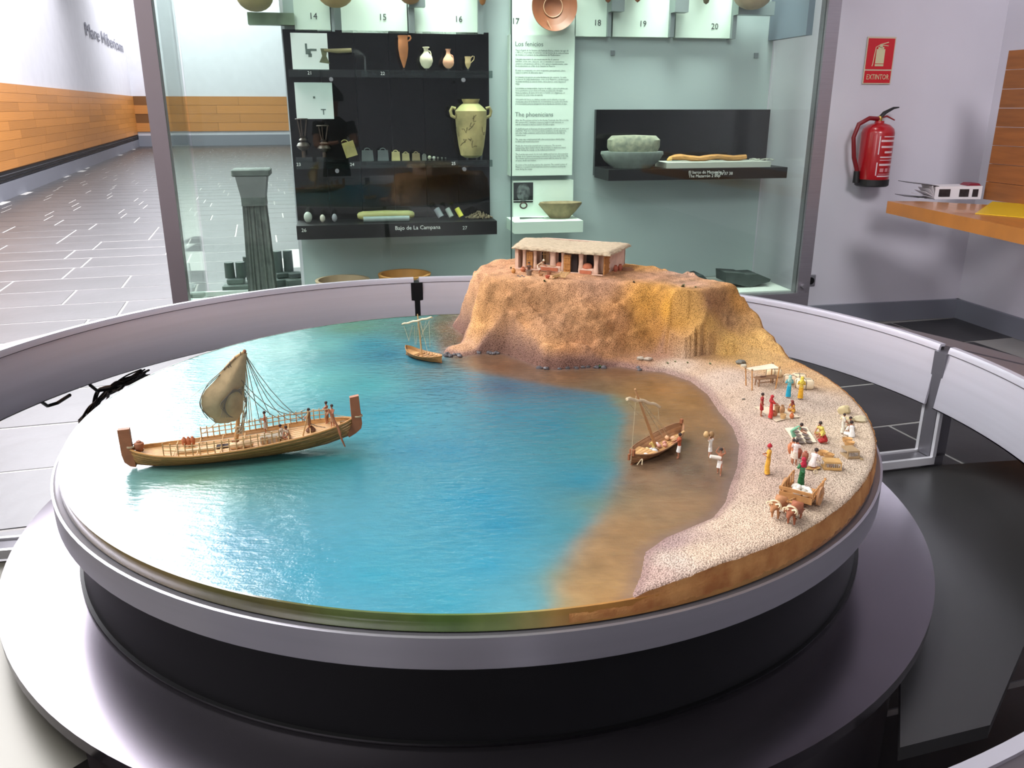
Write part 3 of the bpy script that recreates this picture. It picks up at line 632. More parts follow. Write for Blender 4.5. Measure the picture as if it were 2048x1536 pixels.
t = thing('stone_bowl', 'rough broken brown bowl on the white bracket shelf', 'bowl', tuple(cw((u0+u1)/2, .2, zsh)), WA)
pr = [(0, 0), (rr*.45, 0), (rr*.75, hh*.4), (rr, hh*.8), (rr, hh*.9), (rr*.9, hh*.86), (rr*.6, hh*.4), (0, hh*.3)]
MB().lathe(pr, n=30, sy=.6, jit=.05).build('vessel', mat('rough_brown', (132, 118, 88), .85, var=.3, scale=20, bump=.5), t)
# round plate at the top
p = onw(1108, 66, .16); R1 = float(np.linalg.norm(onw(1153, 20, .16)-onw(1063, 20, .16)))/2
t = thing('red_clay_dish', 'wide red-brown clay dish facing front above the text panel', 'dish', tuple(p), WA)
b = MB(); prof = [(0, .05), (R1*.3, .05), (R1*.45, .035), (R1*.75, .02), (R1, .0), (R1, -.012), (R1*.5, .05), (0, .06)]
vs = []; n_ = 40
for r, y_ in prof:
    for k in range(n_): a = 2*PI*k/n_; vs.append((r*math.cos(a), y_, R1+.01+r*math.sin(a)))
b.add(vs, [(i*n_+k, i*n_+(k+1) % n_, (i+1)*n_+(k+1) % n_, (i+1)*n_+k) for i in range(len(prof)-1) for k in range(n_)]); b.build('dish_body', mat('red_brown_clay', (142, 84, 56), .45, var=.25, scale=6), t)
b = MB()
for r_ in (.42,): b.tube([(R1*r_*math.cos(a), .032, R1+.01+R1*r_*math.sin(a)) for a in np.linspace(0, 2*PI, 33)], .003, n=5)
b.tube([(-R1*.25, .02, R1*.45), (-R1*.3, .005, .07), (-.12*R1, .0, .02)], .003, n=5); b.build('glue_line', mat('glue_pale', (190, 150, 120), .5), t)
# hanging bowls cut by the top of the frame
M_rnd = mat('olive_pottery', (150, 138, 95), .6, var=.15, scale=8)
for nm, lab, cat, x, yb, w_, m_, off in (('round_pot', 'large round tan pot bottom above the green strip, top left', 'pot', 512, 24, 76, M_rnd, .2), ('shallow_bowl', 'shallow buff bowl above board 14', 'bowl', 672, 16, 76, mat('buff_clay', (176, 150, 100), .6, var=.1), .2), ('small_round_bowl', 'small brown bowl on a bracket above board 15', 'bowl', 821, 9, 44, mat('brown_clay', (150, 108, 66), .6, var=.15), .2), ('round_flask', 'round buff flask on a steel bracket at the top right', 'flask', 1503, 20, 76, mat('pinkish_buff', (172, 150, 120), .6, var=.15), .25)):
    p = onw(x, yb, off); r_ = float(np.linalg.norm(onw(x+w_/2, 0, off)-onw(x-w_/2, 0, off)))/2
    t = thing(nm, lab, cat, tuple(p), WA)
    q = [(0, 0)]+[(r_*math.sin(a), r_*.85*(1-math.cos(a))) for a in np.linspace(.3, PI-.5, 9)]
    MB().lathe(q, n=28).build('vessel', m_, t)
for k, (x, yb, c) in enumerate(((965, 11, (170, 110, 60)), (1275, 5, (150, 95, 65)), (1412, 9, (110, 100, 75)), (1216, 6, (140, 85, 55)))):
    p = onw(x, yb, .18)
    t = thing('pointed_vessel', ['orange pointed vessel tip between boards 16 and 17', 'reddish vessel foot hanging above board 19', 'dark pointed vessel tip above board 20', 'brown vessel foot above the upright between 18 and 19'][k], 'vessel', tuple(p), WA)
    MB().lathe([(0, 0), (.015, .01), (.03, .06), (.06, .14), (.09, .25), (.08, .38), (.03, .42)], n=14).build('vessel', mat('ptv_%d' % k, c, .7), t)
# ---- right black unit
u0, u1, z0, z1 = rc(1191, 219, 1536, 330, .05)
b2 = thing('black_wall_unit', 'wide black backing board with thick black shelf in right of the case', 'display board', tuple(cw(u0, .012, z0))); l2 = np.array(b2.location)
cbox(u0, u1, .012, .05, z0-.06, z1, 'backing_panel', M_blackg, b2, l2)
v0, v1, y0, y1 = rc(1220, 337, 1574, 359, .36); z2 = y1
cbox(u0-.0, v1, .05, .36, y0, y1, 'solid_shelf', M_black, b2, l2)
put_text('lettering', 'El barco de Mazarrón 2', .026, M_wt, onw(1377, 347.5, .362), WA, b2)
put_text('lettering', 'The Mazarrón 2 ship', .026, M_wt, onw(1377, 355, .362), WA, b2)
put_text('lettering', '35 36 37 38', .026, M_wt, onw(1429, 350, .362), WA, b2)
s0, s1, _, sz = rc(1332, 326, 1540, 336, .3)
tag(cbox(s0, s1, .1, .31, z2, z2+.035, 'white_plinth_slab', mat('slab_grey', (176, 180, 170), .6), None, np.zeros(3)), 'low pale slab on the right black shelf under the wooden stick', 'slab')
M_qs = mat('speckled_granite', (150, 152, 130), .85, col2=(112, 118, 104), var=.3, scale=40, bump=.6, bscale=50)
u0, u1, z0, z1 = rc(1203, 303, 1323, 336, .22); hh = z1-z0
t = MB().lathe([(0, 0), ((u1-u0)*.3, 0), ((u1-u0)*.44, hh*.45), ((u1-u0)*.5, hh*.85), ((u1-u0)*.49, hh), (0, hh)], n=30, sy=.6, jit=.01).build('quern_base_stone', mat('grey_quern', (112, 122, 116), .85, var=.2, scale=25, bump=.4), None, loc=tuple(cw((u0+u1)/2, .22, z2)))
tag(t, 'dark grey lower quern stone, bowl-shaped, on right black shelf', 'stone'); zq = z2+hh
u0, u1, z0, z1 = rc(1217, 270, 1317, 303, .22); hh = z1-z0
t = MB().lathe([(0, 0), ((u1-u0)*.46, 0), ((u1-u0)*.5, hh*.25), ((u1-u0)*.5, hh*.7), ((u1-u0)*.42, hh*.95), (0, hh)], n=30, sy=.55, jit=.012).build('quern_top_stone', M_qs, None, loc=tuple(cw((u0+u1)/2, .22, zq)))
tag(t, 'speckled light upper quern stone resting on the darker stone', 'stone')
zz = z2+.035; u0, u1, z0, z1 = rc(1338, 312, 1492, 327, .2)
t = thing('ancient_stick', 'weathered orange-brown wooden stick on the pale slab', 'stick', tuple(cw(u0, .2, zz)), WA)
LN = u1-u0
MB().tube([(LN*q, .01*math.sin(9*q), .022+.006*math.sin(13*q)) for q in np.linspace(0, 1, 14)], [.012, .022, .026, .022, .024, .02, .024, .022, .021, .022, .024, .023, .024, .02], n=9, sy=.8).build('stick_body', mat('ancient_wood', (172, 122, 60), .7, var=.4, scale=25, stretch=(1, 6, 6)), t)
MB().tube([(LN*.02, .0, .02), (LN*-.03, -.01, .01)], [.016, .006], n=7).build('broken_tip', mat('ancient_wood_tip', (190, 150, 80), .7), t)
b = MB()
for k in range(6): 
    x = random.uniform(0, .14); b.tube([(x, random.uniform(-.03, .03), .006), (x+.03, random.uniform(-.03, .03), .012), (x+.05, random.uniform(-.03, .03), .006)], .004, n=5)
p = onw(1496, 325, .2); o = tag(b.build('rope_scrap', mat('rope_grey', (160, 162, 150), .8), None, loc=(p[0], p[1], zz)), 'frayed grey scraps of rope beside the wooden stick end', 'rope')
# ---- things on the case floor
zc = cz-.004
p = onw(526, 578, .28); t = thing('fluted_pedestal', 'dark grey stone pedestal with vertical fluting on the case floor', 'pedestal', (p[0], p[1], zc), WA); q0 = onw(526, 578, .28)
Hc = float(onw(500, 337, .28)[2])-zc; wb_ = float(np.linalg.norm(onw(552, 560, .28)-onw(498, 560, .28)))/2; wt_ = float(np.linalg.norm(onw(537, 345, .28)-onw(461, 345, .28)))/2
xs_ = float((onw(500, 340, .28)-onw(526, 578, .28))@WU)
M_ls = mat('dark_lava_stone', (92, 98, 94), .8, var=.25, scale=22, bump=.5, bscale=30)
def flut(z0, z1, h0, h1, fl_=0., n=7):
    b = MB(); nz = 10; rings = []
    for i in range(nz+1):
        q = i/nz; hw = h0+(h1-h0)*q; r_ = []
        segs = 42
        for side in range(4):
            for k in range(segs//4*1+8):
                m_ = segs//4+8; s_ = k/m_; d = hw-(fl_*abs(math.sin(PI*n*s_)) if 0.02 < s_ < .98 else 0)+random.uniform(-.002, .002)*(fl_ > 0)
                e = -hw+2*hw*s_
                r_.append([(e, -d), (d, e), (-e, d), (-d, -e)][side])
        rings.append([(x, y, z0+(z1-z0)*q) for x, y in r_])
    m_ = len(rings[0]); vs = [v for r in rings for v in r]
    b.add(vs, [(i*m_+k, i*m_+(k+1) % m_, (i+1)*m_+(k+1) % m_, (i+1)*m_+k) for i in range(nz) for k in range(m_)]+[tuple(range(m_-1, -1, -1)), tuple(nz*m_+k for k in range(m_))])
    return b
flut(.0, Hc*.10, wb_*1.12, wb_*1.05).build('pedestal_base', M_ls, t)
flut(Hc*.10, Hc*.74, wb_*1.0, wb_*.82, .014).build('fluted_shaft', M_ls, t)
flut(Hc*.74, Hc*.80, wb_*.86, wb_*.86).build('collar', M_ls, t)
flut(Hc*.80, Hc*.95, wb_*.86, wb_*1.1).build('flared_neck', mat('grey_lava_neck', (120, 122, 122), .8, var=.1, scale=12), t)
MB().box((0, 0, Hc*.975), (wt_*2, wt_*1.7, Hc*.05), bev=.006).build('capital_slab', M_ls, t)
# stone anchors / stamps left and right of the pedestal
M_dst = mat('charcoal_stone', (66, 74, 72), .7, var=.2, scale=25, bump=.3)
for k, (x, y, s_, lab) in enumerate(((475, 585, 1., 'dark stepped stone weight with two pegs, left of pedestal'), (512, 578, .95, 'dark stepped stone weight directly in front of pedestal'), (570, 572, 1., 'dark stepped stone weight with pegs, right of pedestal'), (592, 573, .8, 'low dark stone weight, farthest right of pedestal'))):
    p = W(x, y, zc); t = thing('stone_weight', lab, 'weight', tuple(p), WA+.1*k)
    MB().box((0, 0, .03), (.17*s_, .12*s_, .06), bev=.008).build('foot_slab', M_dst, t)
    MB().box((0, 0, .08), (.11*s_, .09*s_, .04), bev=.008).build('step', M_dst, t)
    if k != 3:
        for dx in (-.035, .035): MB().tube([(dx, 0, .1), (dx, 0, .20+.02*k)], [.032, .030], n=12).build('peg', M_dst, t)
p = W(395, 594, zc); tag(MB().box((0, 0, .015), (.09, .07, .03), bev=.006).build('small_stone_slab', M_dst, None, loc=tuple(p)), 'small dark flat stone near left post of the case', 'stone')
p = W(632, 560, zc); tag(MB().lathe([(0, 0), (.03, 0), (.03, .09), (0, .09)], n=14).build('white_cylinder', mat('white_plaster', (215, 222, 215), .7), None, loc=tuple(p)), 'small white cylinder beside the tan stone basin', 'cylinder')
p = W(640, 560, zc); tag(MB().box((0, 0, .1), (.014, .012, .24), tilt=-.15).build('thin_rod', mat('rod_green', (110, 130, 120), .5), None, loc=(p[0], p[1], zc+.02)), 'thin leaning rod behind the tan basin', 'rod')
def basin(name, lab, x, y, wpx, m, hpx):
    p = onw(x, y, .3); r_ = float(np.linalg.norm(onw(x+wpx/2, y, .3)-onw(x-wpx/2, y, .3)))/2; zt_ = float(p[2])
    t = thing(name, lab, 'basin', (p[0], p[1], zc), WA)
    MB().lathe([(0, 0), (r_*.6, 0), (r_*.85, (zt_-zc)*.4), (r_*1.0, (zt_-zc)), (r_*.88, (zt_-zc)), (r_*.75, (zt_-zc)*.6), (0, (zt_-zc)*.45)], n=36).build('basin_body', m, t)
    return t
basin('tan_stone_basin', 'round tan stone basin on the case floor right of pedestal', 685, 559, 110, mat('tan_stone', (165, 142, 115), .7, var=.12, scale=10), 20)
basin('orange_clay_basin', 'round orange clay basin behind the gap in the rail', 809, 547, 106, mat('orange_clay', (176, 124, 66), .65, var=.15, scale=10), 20)
for k, (poly, lab, cat) in enumerate((([(1350, 552), (1352, 543), (1375, 536), (1388, 533), (1396, 541), (1408, 552), (1412, 560)], 'jagged dark slate slab behind the mountain model', 'slate'), ([(1432, 558), (1431, 539), (1467, 541), (1470, 543), (1495, 542), (1519, 552), (1517, 557), (1478, 568)], 'pointed dark stone anchor on the case floor right', 'stone'))):
    off_ = .25; P = [onw(x, y, off_) for x, y in poly]; base = P[0].copy(); base[2] = zc
    zmin = min(q[2] for q in P); P = [q-base-np.array([0, 0, zmin-zc]) for q in P]
    o = MB().prism(P, WN*.16-np.array([0, 0, .0])).build('dark_stone_slab', M_dst if k else mat('slate_dark', (48, 58, 58), .6, var=.2, scale=20), None, None, loc=tuple(base)); tag(o, lab, cat)
for k, (x, y) in enumerate(((1225, 106), (1512, 111))):
    u0, u1, z0, z1 = rc(x-4, y-5, x+4, y+5, .014)
    tag(cbox(u0, u1, .012, .02, z0, z1, 'fixing_plate', mat('plate_grey', (110, 118, 122), .5), None, np.zeros(3)), ['small square grey fixing plate left of two on the right back panel', 'small square grey fixing plate right of two on the right back panel'][k], 'plate')
# ================================================================ round table, plinth, rail
CX, CY, RT = -.10, 2.11, .995
CC = (CX, CY)
def pol(r, deg, z): a = math.radians(deg); return np.array([CX+r*math.cos(a), CY+r*math.sin(a), z])
tb_ = thing('model_table', 'round pedestal table with aluminium rim carrying the bay model', 'table', (CX, CY, 0))
def lath0(prof, name, m, parent=tb_, n=160, smooth=40): return MB().lathe(prof, n=n).build(name, m, parent, smooth)
lath0([(0, 0), (1.10, 0), (1.10, .50), (1.152, .515), (1.152, .54), (.985, .54), (0, .54)], 'lower_plinth', M_plinth)
lath0([(0, .535), (.985, .535), (.99, .548), (.982, .548), (.972, .60), (.972, .716), (0, .716)], 'black_drum', M_black)
lath0([(.95, .712), (1.012, .712), (1.014, .714), (1.014, .771), (1.009, .772), (1.004, .768), (.95, .766), (0, .766), ], 'aluminium_rim', M_rim)
# rail: four segments with inner face, lip and outward sloping desk
gaps = [14.3, 102.2, 190.5, 278.5]
prof = [(1.455, .655), (1.461, .655), (1.487, .846), (1.492, .848), (1.50, .848), (2.14, .672), (2.14, .650), (1.50, .818), (1.475, .79), (1.462, .655)]
prof_in = [(1.453, .655), (1.459, .655), (1.480, .838), (1.484, .850), (1.502, .850), (1.502, .842), (1.488, .842), (1.466, .655)]
prof_fl = [(1.500, .845), (2.14, .675), (2.14, .650), (1.500, .825)]
M_fl = M_flange
for k in range(4):
    a0 = math.radians(gaps[k]+.78*(1 if k != 1 else .6)); a1 = math.radians(gaps[(k+1) % 4]+(360 if k == 3 else 0)-.78*(1 if k != 0 else .6))
    lab = ['bright curved metal rail segment behind the cliff and market', 'dark curved metal rail segment on the left behind the lateen ship', 'curved metal rail segment at near left, mostly out of view', 'curved metal rail segment at lower right, running round toward viewer'][k]
    t = thing('rail_segment', lab, 'rail', (CX, CY, 0), 0, None); RSEG = globals().setdefault('RSEG', []); RSEG.append(t)
    MB().arcband((0, 0), a0, a1, prof_in, 70).build('inner_face', M_rail, t)
    MB().arcband((0, 0), a0, a1, prof_fl, 70).build('sloping_desk', M_fl, t)
    MB().arcband((0, 0), a0, a1, [(1.4790, .8305), (1.4783, .8285), (1.4770, .8285), (1.4775, .8305)], 70).build('lip_groove', M_steeld, t)
M_br = mat('bracket_metal', (112, 110, 116), .4, .6)
M_edge = mat('painted_edge_light', (205, 204, 208), .35, .4)  # light catching the bar edges, put into a paler metal
for k, g in enumerate(gaps):
    lab = ['L-shaped metal leg under the rail gap at right of market', 'dark metal leg in the rail gap behind the small moored boat', 'L-shaped metal leg under the rail at left edge', 'metal leg of the rail nearest the viewer'][k]
    t = bpy.data.objects.new('rail_leg', None); COL.objects.link(t); t.parent = RSEG[k]; t.rotation_euler = (0, 0, math.radians(g)); t.empty_display_size = .02; t['label'] = lab
    # vertical blade in the gap and horizontal arm to the plinth
    b = MB(); b.box((1.50, 0, .66), (.06, .05, .34)); b.box((1.50, 0, .25), (.05, .05, .5)); b.build('upright_blade', M_br if k != 1 else M_black, t, None)
    b = MB(); b.box((1.33, 0, .478), (.36, .055, .02)); b.build('arm', M_br, t, None)
    b = MB()
    for s in (-1, 1):
        b.box((1.3, s*.034, .482), (.36, .012, .024)); b.box((1.476, s*.034, .575), (.012, .012, .16))
    b.build('edge_light_strip', M_edge, t, None)
# dark metal floor-well panels filling the right and left openings
P_ = [W(1800, 1495, .46), W(1980, 1450, .46), W(2048, 1290, .46), W(2130, 1160, .46)+[.3, .6, 0], pol(1.95, 12, .46), pol(1.50, 13.2, .46), pol(1.12, 13.0, .46), pol(1.10, -8, .46), pol(1.10, -30, .46)]
for p in P_: p[2] = .43
tag(MB().prism([p-np.array([CX, CY, 0]) for p in P_], (0, 0, .03)).build('dark_base_panel', mat('base_panel_grey', (76, 76, 76), .35, .55, var=.05, scale=2), None, None, loc=(CX, CY, 0)), 'large dark grey metal panel between plinth and rail at lower right', 'panel')
P_ = [pol(1.13, 192, .43), pol(1.50, 192, .43), pol(1.62, 215, .43), pol(1.5, 235, .43), pol(1.13, 235, .43)]
tag(MB().prism([p-np.array([CX, CY, 0]) for p in P_], (0, 0, .03)).build('dark_base_panel', mat('base_panel_olive', (96, 94, 86), .4, .4, var=.05, scale=2), None, None, loc=(CX, CY, 0)), 'grey metal panel between plinth and rail at lower left', 'panel')

# ================================================================ bay model : water
ZW = .80
def c3(x, y, z, c): return (W(x, y, z), lin(c))
def idw(P, cps, pw_=3.0, eps=.02):
    X = np.array([c[0] for c in cps]); Cc = np.array([c[1] for c in cps]); out = np.zeros((len(P), 3)); ws = np.zeros(len(P))
    for x, c in zip(X, Cc):
        d = np.sqrt(((P-x)**2).sum(1))+eps; w_ = d**-pw_; out += w_[:, None]*c; ws += w_
    return out/ws[:, None]
def setcol(me, C):
    at = me.color_attributes.new('paint', 'FLOAT_COLOR', 'POINT'); a = np.ones((len(me.vertices), 4), np.float32); a[:, :3] = C; at.data.foreach_set('color', a.ravel())
shore_px = [(1225, 1262), (1262, 1200), (1283, 1150), (1292, 1105), (1330, 1078), (1368, 1062), (1425, 1038), (1452, 1005), (1460, 975), (1475, 935), (1479, 890), (1466, 855), (1438, 822), (1415, 788), (1380, 762), (1330, 745), (1290, 741), (1240, 733), (1180, 735), (1120, 738), (1085, 736), (1050, 722), (1010, 707), (965, 706), (925, 712), (888, 706), (893, 697), (930, 688), (950, 680), (925, 668), (905, 652), (915, 635), (930, 618)]
shore = [W(x, y, ZW)[:2] for x, y in shore_px]
land = [tuple(p) for p in shore]+[(CX-.02, CY+1.1), (CX+1.2, CY+1.1), (CX+1.3, CY-.5), (CX+.75, CY-1.1), (CX+.32, CY-1.2)]
land = np.array(land)
def seg_d(P, A, closed=False):
    A = np.array(A); n = len(A); d = np.full(len(P), 1e9)
    for i in range(n if closed else n-1):
        a = A[i]; b = A[(i+1) % n]; ab = b-a; t = np.clip(((P-a)@ab)/(ab@ab+1e-12), 0, 1); q = a+t[:, None]*ab; d = np.minimum(d, np.sqrt(((P-q)**2).sum(1)))
    return d
def inside(P, A):
    A = np.array(A); n = len(A); r = np.zeros(len(P), bool)
    for i in range(n):
        x0, y0 = A[i]; x1, y1 = A[(i+1) % n]
        if y0 == y1: continue
        c = ((y0 > P[:, 1]) != (y1 > P[:, 1])) & (P[:, 0] < (x1-x0)*(P[:, 1]-y0)/(y1-y0)+x0); r ^= c
    return r
wcp = [c3(x, y, ZW, c) for x, y, c in [
 (900, 900, (14, 112, 142)), (1000, 1050, (24, 125, 156)), (950, 1000, (24, 128, 160)), (800, 830, (26, 128, 150)), (830, 900, (18, 112, 142)), (600, 1150, (40, 135, 158)), (750, 1150, (38, 138, 160)), (450, 1100, (80, 140, 160)), (450, 800, (105, 165, 165)),
 (560, 700, (112, 160, 155)), (650, 690, (95, 155, 150)), (640, 760, (90, 158, 155)), (740, 770, (60, 140, 145)), (740, 690, (45, 118, 135)), (780, 710, (30, 102, 126)), (700, 655, (85, 125, 105)), (790, 645, (75, 85, 62)), (850, 640, (78, 84, 62)), (880, 655, (105, 78, 50)), (850, 665, (70, 95, 80)), (900, 685, (100, 72, 50)),
 (200, 900, (120, 165, 165)), (300, 1050, (110, 155, 160)), (560, 930, (70, 130, 120)), (650, 920, (55, 128, 132)), (400, 960, (105, 140, 115)), (880, 745, (70, 96, 104)), (950, 745, (100, 85, 72)), (1000, 735, (105, 72, 50)), (1060, 752, (96, 76, 62)), (1140, 752, (112, 80, 55)), (1000, 775, (45, 85, 110)), (1100, 780, (48, 88, 105)), (900, 780, (30, 100, 125)), (1000, 830, (15, 105, 130)), (1100, 850, (22, 108, 130)),
 (1190, 770, (90, 78, 60)), (1230, 800, (92, 110, 88)), (1200, 850, (55, 118, 120)), (1210, 910, (58, 120, 122)), (1270, 790, (132, 96, 58)), (1300, 860, (128, 96, 62)), (1250, 880, (118, 100, 76)), (1380, 800, (134, 100, 62)), (1400, 850, (132, 98, 64)), (1440, 900, (112, 86, 66)), (1420, 960, (118, 92, 72)), (1340, 930, (104, 84, 68)), (1280, 960, (122, 96, 72)), (1230, 1000, (128, 110, 82)), (1190, 1010, (90, 125, 115)), (1160, 960, (30, 118, 140)),
 (1150, 1060, (60, 130, 140)), (1240, 1060, (146, 112, 74)), (1350, 1010, (138, 106, 74)), (1200, 1120, (152, 118, 78)), (1260, 1120, (150, 116, 78)), (1150, 1180, (166, 128, 82)), (1220, 1200, (160, 120, 72)), (1110, 1150, (118, 140, 118)), (1060, 1130, (62, 145, 165)), (1080, 1200, (130, 150, 118)), (1120, 1245, (168, 128, 72)), (1020, 1220, (90, 158, 170)), (900, 1200, (50, 145, 166)), (700, 1220, (70, 145, 165)), (500, 1180, (100, 150, 165)), (980, 1130, (35, 140, 170)), (1320, 780, (140, 102, 62)), (1240, 745, (110, 80, 58))]]
def vnoise(P, sc, seed=0):
    r_ = np.random.default_rng(seed); out = np.zeros(len(P))
    for j in range(14):
        a = r_.uniform(0, 2*PI); f_ = sc*r_.uniform(.6, 1.9); dims = P.shape[1]
        d_ = r_.normal(size=dims); d_ /= np.linalg.norm(d_); out += np.sin(P@d_*f_+a)*(sc/f_)
    return out/14
nr, na = 110, 360; vs = [(0, 0, 0)]; rs = np.linspace(0, RT, nr+1)[1:]
for r in rs:
    for k in range(na): vs.append((r*math.cos(2*PI*k/na), r*math.sin(2*PI*k/na), 0))
fs = [(0, 1+k, 1+(k+1) % na) for k in range(na)]
for i in range(nr-1):
    for k in range(na): fs.append((1+i*na+k, 1+(i+1)*na+k, 1+(i+1)*na+(k+1) % na, 1+i*na+(k+1) % na))
V = np.array(vs); Wd = V+[CX, CY, ZW]
brown = [c for c in wcp if c[1][0] > c[1][2]*1.02]; teal = [c for c in wcp if not c[1][0] > c[1][2]*1.02]
bl_px = [(865, 636), (878, 690), (898, 730), (980, 750), (1060, 765), (1150, 778), (1213, 792), (1250, 828), (1236, 880), (1240, 935), (1216, 1000), (1180, 1060), (1132, 1120), (1106, 1170), (1098, 1262)]
bw_ = np.array([W(x, y, ZW)[:2] for x, y in bl_px]); bpoly = np.vstack([bw_, [[CX+.9, CY-1.3], [CX+1.4, CY], [CX+.5, CY+1.4], [CX-.05, CY+1.3]]])
sb = seg_d(Wd[:, :2], bw_); sb = np.where(inside(Wd[:, :2], bpoly), sb, -sb)+.018*vnoise(Wd[:, :2], 30, 8)+.008*vnoise(Wd[:, :2], 90, 9)
tb_w = (1/(1+np.exp(-sb/.011)))[:, None]
colw = (idw(Wd, teal, 3., .06)*(1-tb_w)+idw(Wd, brown, 3., .05)*tb_w*(1+.35*vnoise(Wd[:, :2], 55, 31)+.3*vnoise(Wd[:, :2], 140, 32))[:, None])*.84
sd = seg_d(Wd[:, :2], np.array(shore))
k_ = np.exp(-(sd/.018)**2)[:, None]*.55; colw = colw*(1-k_)+np.array(lin((118, 98, 92)))*k_
# streaky paint mottling
colw *= (1+.12*vnoise(Wd[:, :2]*[1, 1.6], 20, 3)+.14*vnoise(Wd[:, :2]*[1, 2.5], 90, 4))[:, None].clip(.6, 1.5)
V[:, 2] = .0010*vnoise(Wd[:, :2]*[1, 2.4], 45, 1)+.0008*vnoise(Wd[:, :2]*[1, 2.2], 110, 2)
me = bpy.data.meshes.new('water_surface'); me.from_pydata(V.tolist(), [], fs)
Mwat = mat('painted_resin_water', (40, 120, 140), .19, attr='paint', var=.05, scale=60, bump=.62, bscale=30, spec=.5, stretch=(1, 2.4, 1), dist=.003)
# second finer ripple on top
nt = Mwat.node_tree; bs = nt.nodes['Principled BSDF']; bp0 = bs.inputs['Normal'].links[0].from_node
n2 = nt.nodes.new('ShaderNodeTexNoise'); n2.inputs['Scale'].default_value = 220; n2.inputs['Detail'].default_value = 3
tcn = [n for n in nt.nodes if n.type == 'TEX_COORD'][0]; nt.links.new(tcn.outputs['Object'], n2.inputs['Vector'])
b2_ = nt.nodes.new('ShaderNodeBump'); b2_.inputs['Strength'].default_value = .6; b2_.inputs['Distance'].default_value = .0006
nt.links.new(n2.outputs[0], b2_.inputs['Height']); nt.links.new(bp0.outputs[0], b2_.inputs['Normal']); nt.links.new(b2_.outputs[0], bs.inputs['Normal'])
me.materials.append(Mwat); shade(me, 180); setcol(me, colw)
bay = thing('bay_model', 'painted blue resin bay with sandy shore and ochre cliff on the round table', 'diorama', (CX, CY, ZW))
o = bpy.data.objects.new('water_surface', me); COL.objects.link(o); o.parent = bay
# resin edge
me = MB().lathe([(RT, -.030), (RT+.001, -.028), (RT, 0.0004), (RT-.004, .0006)], n=360, cap=False).mesh('resin_edge', None, 60)
Vv = np.array([v.co[:] for v in me.vertices])+[CX, CY, ZW]
ecp = [c3(x, y, .785, c) for x, y, c in [(106, 960, (120, 115, 100)), (300, 1130, (110, 95, 62)), (500, 1215, (88, 84, 48)), (750, 1262, (84, 100, 52)), (900, 1265, (78, 105, 50)), (1000, 1262, (105, 125, 70)), (1080, 1258, (140, 140, 85)), (1120, 1255, (175, 130, 70)), (1200, 1245, (172, 122, 62)), (1300, 1230, (160, 110, 58)), (1700, 1000, (150, 100, 55)), (900, 640, (90, 85, 50)), (600, 650, (120, 130, 110))]]
me.materials.append(mat('tinted_resin_edge', (100, 100, 60), .12, attr='paint', var=.15, scale=20, spec=.6)); setcol(me, idw(Vv, ecp, 4, .02))
o = bpy.data.objects.new('resin_edge', me); COL.objects.link(o); o.parent = bay

# ================================================================ land : heightfield clipped to the disc
G = .0045
xs = np.arange(CX-.25, CX+RT+.02, G); ys = np.arange(CY-.95, CY+RT+.02, G)
XX, YY = np.meshgrid(xs, ys); P2 = np.c_[XX.ravel(), YY.ravel()]
P2 = P2+np.random.default_rng(1).uniform(-.0004, .0004, P2.shape)
rad = np.sqrt(((P2-[CX, CY])**2).sum(1)); inl = inside(P2, land); dsh = seg_d(P2, np.array(shore)); sdist = np.where(inl, dsh, -dsh)
RL = RT-.002
# contours of the cliff
def poly(px, z, tail): return np.array([tuple(W(x, y, z)[:2]) for x, y in px]+tail)
ZT = 1.022
pairs = [((930, 618), (957, 532), 0), ((903, 660), (955, 546), 0), ((922, 682), (960, 552), 0), ((952, 698), (977, 557), 0), ((1000, 708), (1015, 561), 0), ((1042, 716), (1055, 562), 0), ((1085, 731), (1092, 562), 0), ((1130, 733), (1138, 563), 0), ((1200, 728), (1200, 565), .1), ((1262, 716), (1255, 567), .2), ((1320, 714), (1305, 571), .4), ((1400, 712), (1345, 584), .4), ((1480, 716), (1378, 590), .5), ((1535, 721), (1402, 583), .8), ((1592, 730), (1436, 574), 1), ((1648, 742), (1474, 567), 1)]
bp_ = [(W(*a, .81)[:2], W(*b, ZT)[:2], w_) for a, b, w_ in pairs]
for bq, tq in (((1.25, .30), (1479, 564)), ((1.15, .62), (1465, 560)), ((.95, .85), (1380, 545)), ((.62, 1.0), (1300, 531)), ((.40, 1.03), (1262, 520)), ((.15, 1.03), (1150, 512)), ((-.02, .98), (1040, 513)), ((-.12, .80), (1000, 518))):
    bp_.append((np.array([CX+bq[0], CY+bq[1]]), W(*tq, ZT)[:2], .9 if bq[0] > 1 else .3))
conts = []
for g_ in (0, .1, .22, .38, .56, .75, .9, 1):
    pts = []
    for b_0, t_0, w_ in bp_:
        f_ = (1-w_)*g_+w_*(1-(1-g_)**3.6); pts.append(b_0+(t_0-b_0)*f_)
    conts.append((np.array(pts), .012+(ZT-ZW-.012)*g_))
beach = np.minimum(.030, .012*np.sqrt(np.maximum(sdist, 0)/.02)+.0)
Z = np.where(sdist > 0, beach, np.maximum(-.02, sdist*.5))
# edge of the sand on the right lifts slightly
sds = []
for c, z in conts:
    ii = inside(P2, c); dd = seg_d(P2, c, True); sds.append(np.where(ii, dd, -dd))
base_h = Z.copy()
for k in range(len(conts)-1):
    a = sds[k]; b = sds[k+1]; m = (a > 0) & (b <= 0)
    t = a/(a-b+1e-9); z0 = conts[k][1]; z1 = conts[k+1][1]
    if k == 0: zz0 = np.maximum(z0, 0)+0*a; 
    else: zz0 = z0+0*a
    Z = np.where(m, zz0+(z1-zz0)*t, Z)
Z = np.where(sds[-1] > 0, conts[-1][1]+.0*sds[-1], Z)
